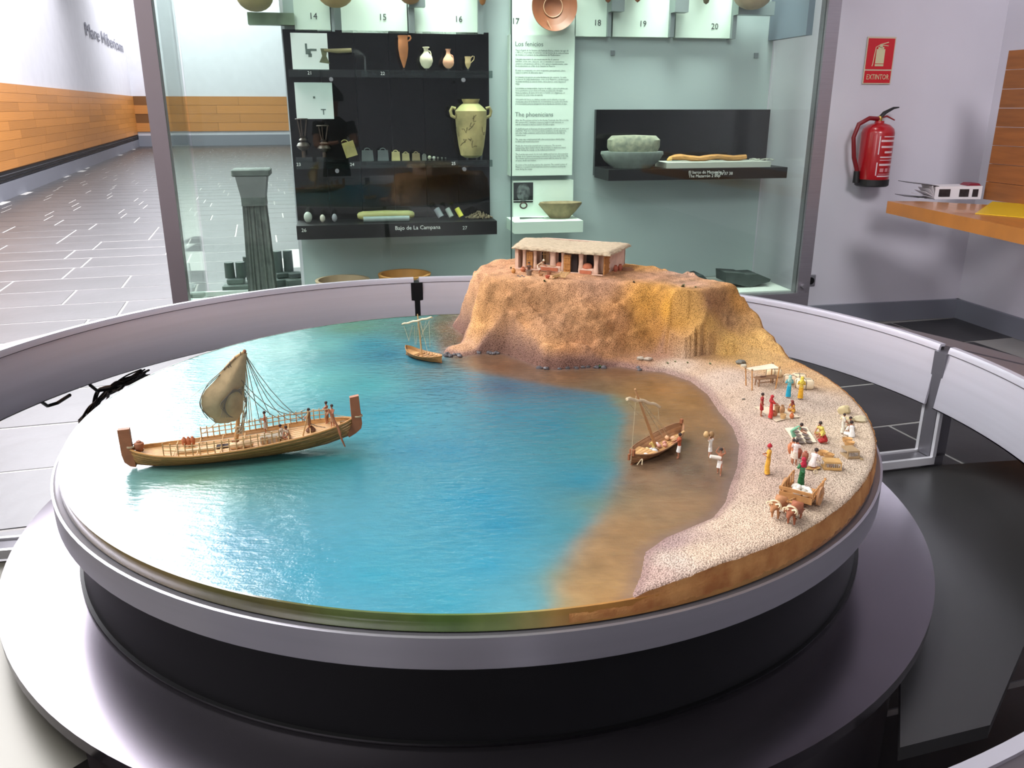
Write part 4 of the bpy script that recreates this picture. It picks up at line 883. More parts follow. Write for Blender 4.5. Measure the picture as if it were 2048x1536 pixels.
# blend beach into the foot
m = (sds[0] <= 0) & (sds[0] > -.03) & (sdist > 0); tt = 1+sds[0]/.03
Z = np.where(m, Z*(1-tt)+np.maximum(Z, conts[0][1])*tt, Z)
Zq = Z.reshape(len(ys), len(xs))
kr = np.ones(5)/5
for _ in range(3):
    Zq = np.apply_along_axis(lambda r: np.convolve(np.pad(r, 2, 'edge'), kr, 'valid'), 0, Zq); Zq = np.apply_along_axis(lambda r: np.convolve(np.pad(r, 2, 'edge'), kr, 'valid'), 1, Zq)
Z = np.where(sds[0] > -.015, Zq.ravel(), Z)
# cliffs: folds and pits
cl_ = np.clip(sds[0]/.03, 0, 1)*np.clip(-sds[-1]/.012+.2, 0, 1)
P3 = np.c_[P2, Z]
Z += cl_*(.056*vnoise(P3*[1, .5, 1.0], 30, 11)+.036*vnoise(P3*[1, .8, 1.3], 75, 12)+.012*vnoise(P3, 170, 13))
Z += np.clip(sds[-1]/.01, 0, 1)*(.006*vnoise(P2, 30, 15)+.003*vnoise(P2, 110, 16))
Z += np.clip(sdist/.02, 0, 1)*(.0022*vnoise(P2, 60, 17)+.0016*vnoise(P2, 210, 18))
# plateau tilts down to the right end
xr = (P2[:, 0]-W(1330, 560, 1.03)[0])/.35
Z -= np.clip(xr, 0, 1)*.022*np.clip(sds[5]/.05, 0, 1)
# mound on back ridge
for px_, py_, hh_, s_ in ((1300, 535, .014, .035), (965, 528, .006, .03), (1000, 520, .010, .04), (1465, 566, .006, .02)):
    q = W(px_, py_, 1.03)[:2]; Z += hh_*np.exp(-((P2-q)**2).sum(1)/s_**2)*(sds[-1] > -.01)
# carved steps at the left of the cliff face
for px_, py_, zz in ((968, 600, .98), (966, 614, .96), (964, 626, .94), (963, 640, .92), (965, 655, .90), (966, 668, .885)):
    q = W(px_, py_, zz)[:2]; Z -= .010*np.exp(-(((P2-q)/[.012, .006])**2).sum(1))
Z = np.where(sdist > 0, np.minimum(Z, .0015+sdist*np.where(sds[0] > -.01, 5.5, .9)), np.maximum(-.02, sdist*.6))
# edge dip along the disc rim
Z = np.where(rad > RL-.012, Z-(np.maximum(0, rad-(RL-.012))/.012)**2*.006, Z)
nx, ny = len(xs), len(ys)
keepv = (sdist > -.006) & (rad < RL+G*.9)
idx = np.arange(nx*ny).reshape(ny, nx); q = np.stack([idx[:-1, :-1], idx[:-1, 1:], idx[1:, 1:], idx[1:, :-1]], -1).reshape(-1, 4)
q = q[keepv[q].all(1)]
out = rad > RL; P2c = P2.copy(); P2c[out] = [CX, CY]+(P2[out]-[CX, CY])*(RL/rad[out])[:, None]
used = np.unique(q); mp_ = -np.ones(nx*ny, int); mp_[used] = np.arange(len(used)); q = mp_[q]
LV = np.c_[P2c[used]-[CX, CY], Z[used]]
me = bpy.data.meshes.new('shore_and_cliff'); me.from_pydata(LV.tolist(), [], q.tolist()); 
LW = LV+[CX, CY, ZW]; s0 = sds[0][used]; s4 = sds[-1][used]; sd_ = sdist[used]
lcp = [c3(x, y, z, c) for x, y, z, c in [
 (1000, 640, .93, (186, 136, 92)), (1050, 600, .98, (178, 132, 92)), (1080, 690, .88, (206, 156, 104)), (1100, 640, .93, (178, 134, 98)), (1160, 610, .98, (172, 130, 92)), (1180, 690, .87, (186, 136, 98)), (1240, 640, .92, (172, 124, 84)), (1260, 690, .87, (168, 124, 92)), (1140, 720, .83, (190, 134, 86)), (960, 600, .97, (192, 142, 96)), (935, 640, .9, (214, 160, 100)), (920, 655, .85, (214, 168, 124)), (1020, 700, .83, (204, 158, 110)), (940, 695, .81, (196, 152, 112)),
 (1300, 600, .98, (206, 150, 74)), (1340, 620, .96, (214, 156, 66)), (1280, 625, .95, (206, 146, 66)), (1380, 610, .98, (196, 148, 82)), (1400, 650, .91, (224, 176, 92)), (1360, 660, .89, (208, 152, 72)), (1310, 655, .9, (186, 134, 74)), (1430, 600, .99, (158, 116, 82)), (1450, 610, .97, (146, 106, 74)), (1460, 640, .92, (160, 122, 86)), (1478, 600, .97, (176, 128, 72)), (1485, 660, .88, (190, 148, 100)), (1320, 690, .86, (160, 120, 96)), (1400, 690, .85, (150, 112, 88)), (1450, 690, .85, (222, 176, 98)), (1500, 690, .84, (226, 182, 110)), (1560, 700, .84, (224, 180, 116)), (1590, 720, .83, (222, 178, 118)), (1520, 715, .83, (226, 184, 118)), (1620, 725, .83, (206, 150, 92)),
 (1100, 548, 1.03, (206, 158, 118)), (1000, 535, 1.03, (210, 158, 120)), (1200, 558, 1.03, (196, 150, 118)), (1300, 548, 1.03, (200, 152, 118)), (1380, 565, 1.02, (190, 150, 122)), (1300, 532, 1.03, (216, 160, 96)), (1440, 565, 1.0, (204, 158, 120)), (1360, 545, 1.02, (196, 156, 130)),
 (1350, 735, .81, (206, 182, 154)), (1450, 760, .82, (206, 182, 156)), (1500, 850, .83, (198, 174, 150)), (1600, 800, .83, (198, 178, 154)), (1680, 860, .83, (214, 192, 160)), (1560, 960, .83, (194, 168, 144)), (1700, 950, .83, (204, 184, 156)), (1500, 1050, .83, (214, 188, 158)), (1400, 1110, .82, (214, 188, 158)), (1350, 1130, .81, (204, 184, 162)), (1620, 1040, .83, (206, 184, 154)), (1310, 1150, .81, (188, 160, 142)), (1340, 1090, .81, (172, 146, 134)), (1460, 900, .81, (186, 160, 140)), (1640, 750, .83, (214, 176, 128))]]
CLR = idw(LW, lcp, 4, .012)
ex_ = np.clip(vnoise(LW, 45, 23)*.8+vnoise(LW, 120, 21)+vnoise(LW, 300, 22)*.7, -1, 1)
CLR *= (1+.55*ex_*np.clip(s0/.02, .25, 1))[:, None].clip(.5, 1.6)
CLR *= np.where(s0 < .004, 1, 0)[:, None]*np.array([-.02, .0, .10])+1
ks = np.exp(-(np.maximum(sd_-.004, 0)/.014)**2)[:, None]*.7; CLR = CLR*(1-ks)+np.array(lin((140, 112, 108)))*ks
ru = np.exp(-(np.maximum(sd_, 0)/.01)**2)*((s0 > -.02)); CLR = CLR*(1-.6*ru[:, None])+.6*ru[:, None]*np.array(lin((96, 66, 62)))
Msand = mat('gravel_and_sand', (200, 175, 150), .92, attr='paint', spec=.15, bump=.9, bscale=330, vor=True, dist=.0022)
nt = Msand.node_tree; bs = nt.nodes['Principled BSDF']; src = bs.inputs['Base Color'].links[0].from_socket
vo = nt.nodes.new('ShaderNodeTexVoronoi'); vo.inputs['Scale'].default_value = 330; tcn = [n for n in nt.nodes if n.type == 'TEX_COORD'][0]; nt.links.new(tcn.outputs['Object'], vo.inputs['Vector'])
rp = nt.nodes.new('ShaderNodeValToRGB'); rp.color_ramp.elements[0].position = .25; rp.color_ramp.elements[0].color = (1.12, 1.12, 1.12, 1); rp.color_ramp.elements[1].position = .8; rp.color_ramp.elements[1].color = (.38, .35, .33, 1)
mx = nt.nodes.new('ShaderNodeMix'); mx.data_type = 'RGBA'; mx.blend_type = 'MULTIPLY'; mx.inputs[0].default_value = .8
nt.links.new(vo.outputs['Distance'], rp.inputs[0]); nt.links.new(src, mx.inputs[6]); nt.links.new(rp.outputs[0], mx.inputs[7]); nt.links.new(mx.outputs[2], bs.inputs['Base Color'])
me.materials.append(Msand); shade(me, 180); setcol(me, CLR)
o = bpy.data.objects.new('shore_and_cliff', me); COL.objects.link(o); o.parent = bay
# height lookup for placing things
Zg = Z.reshape(ny, nx)
def land_z(x, y):
    fx = (x-xs[0])/G; fy = (y-ys[0])/G
    i = int(np.clip(fx, 0, nx-2)); j = int(np.clip(fy, 0, ny-2)); a = fx-i; b = fy-j
    return ZW+float((Zg[j, i]*(1-a)+Zg[j, i+1]*a)*(1-b)+(Zg[j+1, i]*(1-a)+Zg[j+1, i+1]*a)*b)
def on_land(px_, py_, guess=.83):
    z = guess
    for _ in range(8):
        p = W(px_, py_, z); z = .5*z+.5*max(ZW, land_z(p[0], p[1]))
    p = W(px_, py_, z); p[2] = max(ZW, land_z(p[0], p[1])); return p
# sand skirt down to the rim
b = MB(); prev = None; vs = []; n_ = 420; a0 = math.radians(-79); a1 = math.radians(94); rr_ = np.random.default_rng(4)
for i in range(n_+1):
    a = a0+(a1-a0)*i/n_; x = CX+(RL-.0005)*math.cos(a); y = CY+(RL-.0005)*math.sin(a)
    zt = max(land_z(CX+(RL-.003)*math.cos(a), CY+(RL-.003)*math.sin(a))-ZW, -.001)
    for q_ in range(7):
        s_ = q_/6; r_ = RL+.0008+(.0035*math.sin(PI*min(1, s_*1.2)))+.0012*math.sin(a*190+q_*2.1)*math.sin(a*83)
        vs.append((r_*math.cos(a), r_*math.sin(a), -.030+(zt+.030)*s_))
b.add(vs, [(i*7+k, (i+1)*7+k, (i+1)*7+k+1, i*7+k+1) for i in range(n_) for k in range(6)])
b.build('sand_edge', mat('packed_sand_edge', (150, 96, 54), .9, col2=(186, 136, 82), var=.3, scale=22, bump=.9, bscale=240, spec=.2), bay, 180)
# dark rocks at the waterline
M_rock = mat('wet_grey_rock', (84, 80, 82), .6, var=.3, scale=60, bump=.4, bscale=90)
rk = thing('waterline_rocks', 'row of small wet grey rocks along the cliff foot', 'rocks', (CX, CY, ZW))
for i in range(46):
    px_, py_ = [(890+random.uniform(0, 30), 710+random.uniform(-3, 4)), (1070+random.uniform(0, 90), 737+random.uniform(-3, 2)), (1150+random.uniform(0, 60), 735+random.uniform(-3, 2)), (1275+random.uniform(0, 25), 738+random.uniform(-3, 3)), (940+random.uniform(0, 60), 706+random.uniform(-2, 3))][i % 5]
    p = W(px_, py_, ZW); s_ = random.uniform(.003, .008)
    MB().ell((p[0]-CX, p[1]-CY, s_*.3), (s_*1.3, s_, s_*.8), 7, 5, jit=.25).build('rock', M_rock, rk, 30)
for k, (x, y, w_, lab) in enumerate(((1281, 719, .011, 'flat grey pebble left of two at the cliff foot'), (1296, 720, .011, 'flat grey pebble right of two at the cliff foot'), (1481, 727, .014, 'dark rock behind the left legs of the canopy stall'), (1487, 733, .008, 'pale pebble beside the left canopy post'), (1487, 799, .004, 'tiny stone left of the red-robed pair'))):
    p = on_land(x, y); tag(MB().ell((0, 0, w_*.3), (w_*1.2, w_*.8, w_*.6), 8, 6, jit=.18).build('pebble', mat('pebble_%d' % k, [(170, 158, 140), (165, 150, 132), (110, 108, 98), (195, 188, 165), (120, 112, 100)][k], .8), None, 30, loc=tuple(p)), lab, 'pebble')
# scrub tufts
def tuft(x, y, g, s_, c, lab):
    p = on_land(x, y, g); b = MB()
    for _ in range(70):
        a = random.uniform(0, 2*PI); e = random.uniform(.2, 1.4); d_ = np.array([math.cos(a)*math.cos(e), math.sin(a)*math.cos(e), math.sin(e)])*s_*random.uniform(.5, 1)
        side = np.array([-math.sin(a), math.cos(a), 0])*s_*.12; b.add([-side, side, d_*.6+side*.8, d_, d_*.6-side*.8], [(0, 1, 2, 3, 4)])
    tag(b.build('scrub_tuft', mat('scrub_%d_%d' % (x, y), c, .8), None, None, loc=tuple(p)), lab, 'plant')
tuft(1203, 640, .95, .011, (78, 116, 70), 'green scrub tuft in middle of the cliff face')
tuft(1366, 574, 1.02, .011, (96, 96, 62), 'olive scrub tuft on plateau edge right of the house')
tuft(1089, 563, 1.03, .008, (80, 96, 58), 'small green tuft on plateau edge in front of the wood frame')
tuft(1268, 570, 1.03, .008, (112, 100, 82), 'grey-brown tuft on the plateau edge right of house')
tuft(1022, 537, 1.03, .008, (120, 120, 80), 'small tuft beside left end of the house')
for k, (x, y, g) in enumerate(((1335, 727, .81), (1350, 724, .81), (1375, 726, .81), (1420, 728, .82), (1362, 660, .9), (1385, 662, .9))):
    tuft(x, y, g, .006, (150, 160, 120), 'pale green moss tuft %s' % ['at the cliff foot, leftmost of four', 'at the cliff foot, second of four from left', 'at the cliff foot, third of four', 'at the cliff foot, rightmost of four', 'on the ochre slope, left of two', 'on the ochre slope, right of two'][k])
# cables under the rail
M_cab = mat('black_cable', (16, 16, 18), .5)
cb = thing('cable_bundle', 'tangle of black cables hanging under the dark rail at left', 'cables', tuple(W(200, 790, .5)))
co = np.array(cb.location)
b = None
for k in range(11):
    j = lambda s: random.uniform(-s, s)*1.6
    pts = [W(290+j(8), 745+j(4), .62), W(262+j(8), 760+j(5), .58+j(.02)), W(232+j(6), 772+j(6), .56+j(.02)), W(205+j(7), 790+j(8), .52+j(.02)), W(184+j(8), 818+j(6), .48), W(168+j(8), 850+j(8), .44)]
    MB().tube(catm(pts), random.choice((.003, .004, .005)), n=6).build('cable', M_cab, cb)
MB().tube([W(180, 770, .62)-0, W(195, 782, .58), W(220, 778, .58), W(240, 765, .6)], .006, n=6).build('cable', M_cab, cb)
MB().tube([W(82, 803, .60), W(95, 812, .56), W(115, 806, .56), W(140, 790, .6)], .006, n=6).build('cable', M_cab, cb)
for c_ in cb.children: c_.location = -co
q = W(280, 764, .56); MB().box(tuple(q-co), (.03, .04, .07)).build('cable_plug', M_blackr, cb, None)
# ================================================================ potter's house on the plateau
ZP = ZT
H0 = W(1030, 537, ZP); H1 = W(1205, 552, ZP); H2 = W(1258, 529, ZP)
hu = H1-H0; HL = float(np.linalg.norm(hu)); hu /= HL; hv = np.array([-hu[1], hu[0], 0]); HDp = float((H2-H1)@hv); HT = .068
hang = math.atan2(hu[1], hu[0])
M_adobe = mat('pink_adobe', (212, 180, 158), .9, var=.12, scale=40, bump=.6, bscale=110)
M_thatch = mat('straw_thatch', (184, 166, 138), .95, var=.25, scale=70, bump=.8, bscale=160, stretch=(1, 5, 1))
M_door = mat('rough_plank_wood', (176, 122, 62), .7, var=.25, scale=60, stretch=(8, 8, 1), rnd=.1)
M_stick = mat('light_stick_wood', (190, 152, 100), .7, var=.2, scale=60, rnd=.1)
M_darkin = mat('interior_shade', (40, 30, 28), .9)  # shade inside openings as a flat dark colour
M_pot = mat('red_clay_pot', (176, 104, 68), .75, var=.15, scale=60)
M_pot2 = mat('tan_clay_pot', (170, 128, 88), .75, var=.15, scale=60)
hs = thing('potters_house', 'low pink adobe house with thatched roof on top of the cliff', 'house', tuple(H0), hang)
def hx(px_, py_=545): return float((W(px_, py_, ZP)-H0)@hu)
MB().box((HL*.5, HDp-.006, HT*.55), (HL, .012, HT*1.1)).build('back_wall', M_adobe, hs, None)
MB().box((.006, HDp/2, HT*.55), (.012, HDp, HT*1.1)).build('side_wall', M_adobe, hs, None)
MB().box((HL-.006, HDp*.62, HT*.53), (.012, HDp*.76, HT*1.06)).build('side_wall', M_adobe, hs, None)
MB().box((HL*.5, .045, HT*.5), (HL*.96, .006, HT)).build('inner_wall', M_adobe, hs, None)
for px_, w_ in ((1031, .012), (1057, .011), (1100, .020), (1124, .011), (1166, .015), (1201, .015)):
    x = min(max(hx(px_), .006), HL-.006)
    b = MB(); b.lathe([(w_*.55, 0), (w_*.62, HT*.15), (w_*.5, HT*.5), (w_*.58, HT*.85), (w_*.66, HT*1.02)], c=(x, .008, 0), n=10, sy=.8, jit=.1); b.build('adobe_pillar', M_adobe, hs, 180)
b = MB(); b.box((HL*.5, .03, HT*.985), (HL*.97, .05, HT*.05)); b.build('lintel_beam', M_stick, hs, None)
MB().box((HL*.5, .001, HT*.03), (HL, .006, HT*.05)).build('threshold', M_adobe, hs, None)
def plank_door(x0, x1, y, ry=0., n=3, side=False):
    d = bpy.data.objects.new('door', None); COL.objects.link(d); d.parent = hs; d.location = (x0, y, 0) ; d.rotation_euler = (0, 0, PI/2 if side else ry); w_ = (x1-x0)
    for k in range(n): MB().box((w_*(k+.5)/n, 0, HT*.46), (w_/n*.92, .003, HT*.88)).build('door_board', M_door, d, None)
    for zz in (.2, .5, .78): MB().box((w_/2, -.0025, HT*zz), (w_, .002, HT*.07)).build('door_cleat', M_door, d, None)
plank_door(hx(1037), hx(1052), .006); plank_door(hx(1128), hx(1144), -.001)
d = HDp*.22; plank_door(HL+.0, HL+d, .010, side=True); hs.children[-1].location = (HL+.001, .012, 0) if hs.children[-1].name.startswith('door') else hs.children[-1].location
MB().box(((hx(1144)+hx(1158))/2, .012, HT*.45), (hx(1158)-hx(1144), .01, HT*.9)).build('dark_doorway', M_darkin, hs, None)  # solid dark slabs here stand for the shade in doorway and niches
MB().box(((hx(1107)+hx(1120))/2, .036, HT*.6), (.02, .006, HT*.6)).build('niche_shade', M_darkin, hs, None)
MB().box(((hx(1172)+hx(1196))/2, .036, HT*.62), (.034, .006, HT*.6)).build('niche_shade', M_darkin, hs, None)
MB().box(((hx(1066)+hx(1074))/2, .036, HT*.5), (.012, .006, HT*.7)).build('niche_shade', M_darkin, hs, None)
M_oven = mat('red_adobe', (184, 108, 76), .85, var=.15, scale=60)
for px_, r_ in ((1114, .0135), (1179, .017)):
    MB().lathe([(r_, 0), (r_*.95, r_*.5), (r_*.6, r_*.85), (0, r_)], c=(hx(px_), .018, HT*.28), n=14).build('oven_dome', M_oven, hs)
for a, b_ in ((1062, 1120), (1163, 1196)):
    MB().box(((hx(a)+hx(b_))/2, .012, HT*.14), (hx(b_)-hx(a), .022, HT*.28), bev=.003).build('low_bench', M_adobe, hs)
    MB().box(((hx(a)+hx(b_))/2, -.002, HT*.12), ((hx(b_)-hx(a))*.8, .003, HT*.16)).build('bench_front', M_oven, hs, None)
for k in range(5): MB().tube([(hx(1071+k*3), .03, HT*.35), (hx(1071+k*3), .03, HT*.95)], .0012, n=5).build('lattice_stick', M_stick, hs)
MB().tube([(hx(1068), .03, HT*.75), (hx(1090), .03, HT*.78)], .0012, n=5).build('lattice_stick', M_stick, hs)
# roof
zr = ZP+HT*1.04
R4 = [W(1025, 497, zr), W(1220, 512, zr), W(1262, 492, zr), W(1046, 480, zr)]
b = MB(); nu, nv = 60, 24; vs = []
for lay in (0, 1):
    for j in range(nv+1):
        for i in range(nu+1):
            s_, t_ = i/nu, j/nv; p = (R4[0]*(1-s_)+R4[1]*s_)*(1-t_)+(R4[3]*(1-s_)+R4[2]*s_)*t_
            edge = min(s_, 1-s_, t_, 1-t_)
            ou = (p-(R4[0]+R4[2])/2); jx = rng.uniform(-.0022, .0022) if edge < .02 else 0
            p = p+ou*jx*8
            if lay: p = p+np.array([0, 0, .010*min(1, edge*30+.3)+rng.uniform(-.0012, .0012)+.002*math.sin(s_*9)])
            else: p = p-np.array([0, 0, rng.uniform(0, .002)])
            vs.append(p-H0)
q = (nu+1)*(nv+1); f_ = []
for j in range(nv):
    for i in range(nu):
        a = j*(nu+1)+i; f_.append((a, a+1, a+nu+2, a+nu+1)); f_.append((q+a, q+a+nu+1, q+a+nu+2, q+a+1))
per = [i for i in range(nu)]+[j*(nu+1)+nu for j in range(nv)]+[nv*(nu+1)+nu-i for i in range(nu)]+[(nv-j)*(nu+1) for j in range(nv)]
for k in range(len(per)): a, c = per[k], per[(k+1) % len(per)]; f_.append((a, q+a, q+c, c))
ca_, sa_ = math.cos(-hang), math.sin(-hang)
vs = [(v[0]*ca_-v[1]*sa_, v[0]*sa_+v[1]*ca_, v[2]) for v in vs]
b.add(vs, f_); rf = b.build('thatched_roof', M_thatch, hs, 60)
b = MB(); R4l = [((v-H0)[0]*ca_-(v-H0)[1]*sa_, (v-H0)[0]*sa_+(v-H0)[1]*ca_, (v-H0)[2]) for v in R4]; R4l = [np.array(v) for v in R4l]
for k in range(520):
    s_, t_ = random.random(), random.random()
    if k % 2: 
        if random.random() < .6: t_ = random.choice((0., 1.))
        else: s_ = random.choice((0., 1.))
    p = (R4l[0]*(1-s_)+R4l[1]*s_)*(1-t_)+(R4l[3]*(1-s_)+R4l[2]*s_)*t_+np.array([0, 0, .007])
    a = random.uniform(0, 2*PI); d_ = np.array([math.cos(a), math.sin(a), random.uniform(-.5, .3)])*random.uniform(.003, .009); s2 = np.array([-math.sin(a), math.cos(a), .4])*.00035
    b.add([p-s2, p+s2, p+d_+s2, p+d_-s2], [(0, 1, 2, 3)])
o = b.build('loose_straw', M_thatch, hs, None); o['kind'] = 'stuff'

# ================================================================ little vessels, sticks and frames
def on_plat(x, y): return on_land(x, y, ZT)
def vessel(name, lab, px_, py_, hpx, wpx, m, kind='jar', guess=.83, group=None, parent=None, zoff=0, surf=None):
    p = on_land(px_, py_, guess) if surf is None else surf
    zc_ = float((p-C0)@cF); s_ = zc_/FPX; r_ = wpx*s_/2; h_ = hpx*s_*1.08
    P_ = {'jar': [(0, 0), (r_*.6, 0), (r_*.95, h_*.3), (r_, h_*.55), (r_*.75, h_*.8), (r_*.5, h_*.88), (r_*.6, h_), (r_*.42, h_*.99), (r_*.4, h_*.85), (0, h_*.85)],
          'bowl': [(0, 0), (r_*.6, 0), (r_*.95, h_*.5), (r_, h_), (r_*.88, h_), (r_*.8, h_*.5), (0, h_*.35)],
          'tub': [(0, 0), (r_*.85, 0), (r_, h_*.9), (r_, h_), (r_*.85, h_), (r_*.8, h_*.6), (0, h_*.5)],
          'amph': [(0, 0), (r_*.3, 0), (r_*.8, h_*.25), (r_, h_*.6), (r_*.95, h_*.8), (r_*.5, h_*.9), (r_*.4, h_*.94), (r_*.5, h_), (0, h_)],
          'dish': [(0, h_*.2), (r_*.5, 0), (r_, h_*.7), (r_, h_), (r_*.9, h_), (r_*.5, h_*.4), (0, h_*.4)]}[kind]
    o = MB().lathe(P_, n=14).build(name, m, parent, 50, loc=(p[0], p[1], p[2]+zoff-.0004))
    if not parent: tag(o, lab, {'jar': 'jar', 'bowl': 'bowl', 'tub': 'tub', 'amph': 'amphora', 'dish': 'dish'}[kind], group)
    return o
vessel('clay_jar', 'yellow-brown clay jar at the far left before the house', 1027, 546, 9, 9, mat('ochre_pot', (184, 128, 66), .75), 'jar', ZT)
vessel('clay_jar', 'red-brown jar beside the left door of the house', 1046, 543, 9, 11, M_pot, 'jar', ZT)
vessel('clay_tub', 'dark grey-brown tub in front of the seated potter', 1058, 550, 9, 11, mat('grey_pot', (120, 100, 84), .75), 'tub', ZT)
vessel('clay_bowl', 'low tan bowl before the potter holding a pole', 1082, 552, 5, 9, M_pot2, 'bowl', ZT)
vessel('clay_tub', 'small brown tub left of the wooden frame', 1098, 549, 7, 10, mat('brown_pot', (140, 92, 66), .75), 'tub', ZT)
vessel('red_dish', 'red dish in front of the small brown tub', 1095, 557, 6, 10, mat('red_dish_clay', (178, 88, 62), .7), 'dish', ZT)
vessel('clay_tub', 'red pot on the bench between the pillars', 1110, 536, 6, 9, M_pot, 'tub', ZT)
for k in range(2): vessel('clay_jar', ['brick-red jar against the right side wall of house, left of two', 'brick-red jar against right side wall, beside the sticks'][k], 1231+9*k, 543-2*k, 12, 10, mat('brick_pot', (160, 88, 66), .8), 'jar', ZT)
def stick_pile(name, lab, pts, n, L_, ang, m, guess, spread=.012, rad=.0013, cat='wood pile'):
    p = on_land(*pts, guess); t = thing(name, lab, cat, tuple(p))
    for k in range(n):
        a = ang+random.uniform(-.15, .15); c = np.array([random.uniform(-1, 1)*spread*.5, (k/n-.5)*spread*2, rad+.0025*(k % 4)]); d_ = np.array([math.cos(a), math.sin(a), 0])*L_/2*random.uniform(.8, 1.1)
        MB().tube([c-d_, c+d_], rad, n=6).build('stick', m, t)
    return t
stick_pile('stick_pile', 'pile of thin brown sticks by the right wall of house', (1254, 541), 14, .042, -.1, mat('brown_stick', (140, 98, 70), .8, rnd=.2), ZT, .012)
stick_pile('firewood_pile', 'pale split firewood heaped under the slatted frame on the plateau', (1112, 556), 12, .028, .9, M_stick, ZT, .012)
p = on_plat(1126, 556); t = thing('wooden_pallet', 'slatted wooden frame leaning on the firewood before the house', 'frame', tuple(p), -.55)
for k in range(6): MB().box((0, -.014+.0055*k, .006+.0022*k), (.034, .0028, .002), tilt=0).build('slat', M_stick, t, None)
for x in (-.012, .012): MB().tube([(x, -.016, .0045), (x, .016, .0185)], .0016, n=6).build('cross_bar', M_stick, t)
for k in range(4):
    p = on_plat(1036+4*k, 552+(k % 2)*2); tag(MB().box((0, 0, .001), (.006, .004, .002), rz=k).build('grey_tool', mat('tool_grey', (96, 100, 104), .6), None, None, loc=tuple(p)), ['small grey tool lying on the plateau, leftmost of four', 'small grey tool lying on the plateau, second of four', 'small grey tool lying on the plateau, third of four', 'small grey tool lying on the plateau, rightmost of four'][k], 'tool')

# ================================================================ figures
SK = {}
def joints(pose, arms):
    J = {}
    if pose in ('stand', 'walk', 'carry'):
        J.update(pelvis=(0, 0, .51), spine=(.005, 0, .62), chest=(0, 0, .73), neck=(0, 0, .83))
        st = .0 if pose == 'stand' else .10
        for s, n in ((1, 'L'), (-1, 'R')):
            J['hip'+n] = (0, .05*s, .47); J['knee'+n] = (.02+st*s*.6, .055*s, .27); J['ankle'+n] = (st*s, .055*s, .045); J['toe'+n] = (.075+st*s, .06*s, .02)
    elif pose == 'bend':
        J.update(pelvis=(-.05, 0, .47), spine=(.04, 0, .56), chest=(.14, 0, .62), neck=(.22, 0, .66))
        for s, n in ((1, 'L'), (-1, 'R')):
            J['hip'+n] = (-.03, .05*s, .44); J['knee'+n] = (.05, .06*s, .25); J['ankle'+n] = (0, .06*s, .045); J['toe'+n] = (.075, .065*s, .02)
    elif pose == 'kneel':
        J.update(pelvis=(-.04, 0, .16), spine=(.0, 0, .26), chest=(.05, 0, .36), neck=(.09, 0, .45))
        for s, n in ((1, 'L'), (-1, 'R')):
            J['hip'+n] = (-.02, .06*s, .14); J['knee'+n] = (.17, .08*s, .06); J['ankle'+n] = (-.06, .075*s, .035); J['toe'+n] = (-.13, .07*s, .02)
    else:  # sit
        J.update(pelvis=(-.03, 0, .09), spine=(-.01, 0, .2), chest=(.03, 0, .31), neck=(.06, 0, .4))
        for s, n in ((1, 'L'), (-1, 'R')):
            J['hip'+n] = (0, .06*s, .08); J['knee'+n] = (.14, .17*s, .09); J['ankle'+n] = (.17, .02*s, .04); J['toe'+n] = (.19, -.05*s, .03)
    nk = np.array(J['neck']); ch = np.array(J['chest']); up = nk-ch; up /= np.linalg.norm(up)
    hd = up*.4+np.array([0, 0, .6]); hd /= np.linalg.norm(hd)
    J['hl'] = tuple(nk+hd*.045+[.01, 0, 0]); J['head'] = tuple(nk+hd*.095+[.012, 0, 0]); J['ht'] = tuple(nk+hd*.145+[.004, 0, 0]); J['nose'] = tuple(nk+hd*.08+[.072, 0, 0])
    for s, n in ((1, 'L'), (-1, 'R')):
        sh = nk-up*.045+np.array([0, .095*s, 0]); J['sh'+n] = tuple(sh)
        A = {'down': ([.0, .045*s, -.16], [.05, .035*s, -.29]), 'front': ([.05, .04*s, -.14], [.15, -.05*s, -.12]), 'reach': ([.11, .02*s, -.11], [.24, -.01*s, -.17]), 'up': ([.02, .07*s, .05], [.03, .0, .20]), 'work': ([.07, .03*s, -.14], [.17, -.04*s, -.22]), 'one': (([.02, .05*s, -.15], [.12, .03*s, -.1]) if s > 0 else ([0, .05*s, -.16], [.03, .04*s, -.3]))}[arms]
        J['el'+n] = tuple(sh+A[0]); J['wr'+n] = tuple(sh+A[1]); d_ = np.array(A[1])-np.array(A[0]); d_ /= np.linalg.norm(d_); J['ha'+n] = tuple(sh+np.array(A[1])+d_*.055); J['th'+n] = tuple(sh+np.array(A[1])+d_*.025+np.array([.02, -.02*s, .01]))
    return J
RAD = dict(pelvis=.062, spine=.056, chest=.068, neck=.03, hl=.042, head=.062, ht=.045, nose=.012, hip=.05, knee=.036, ankle=.022, toe=.018, sh=.036, el=.026, wr=.017, ha=.017, th=.008)
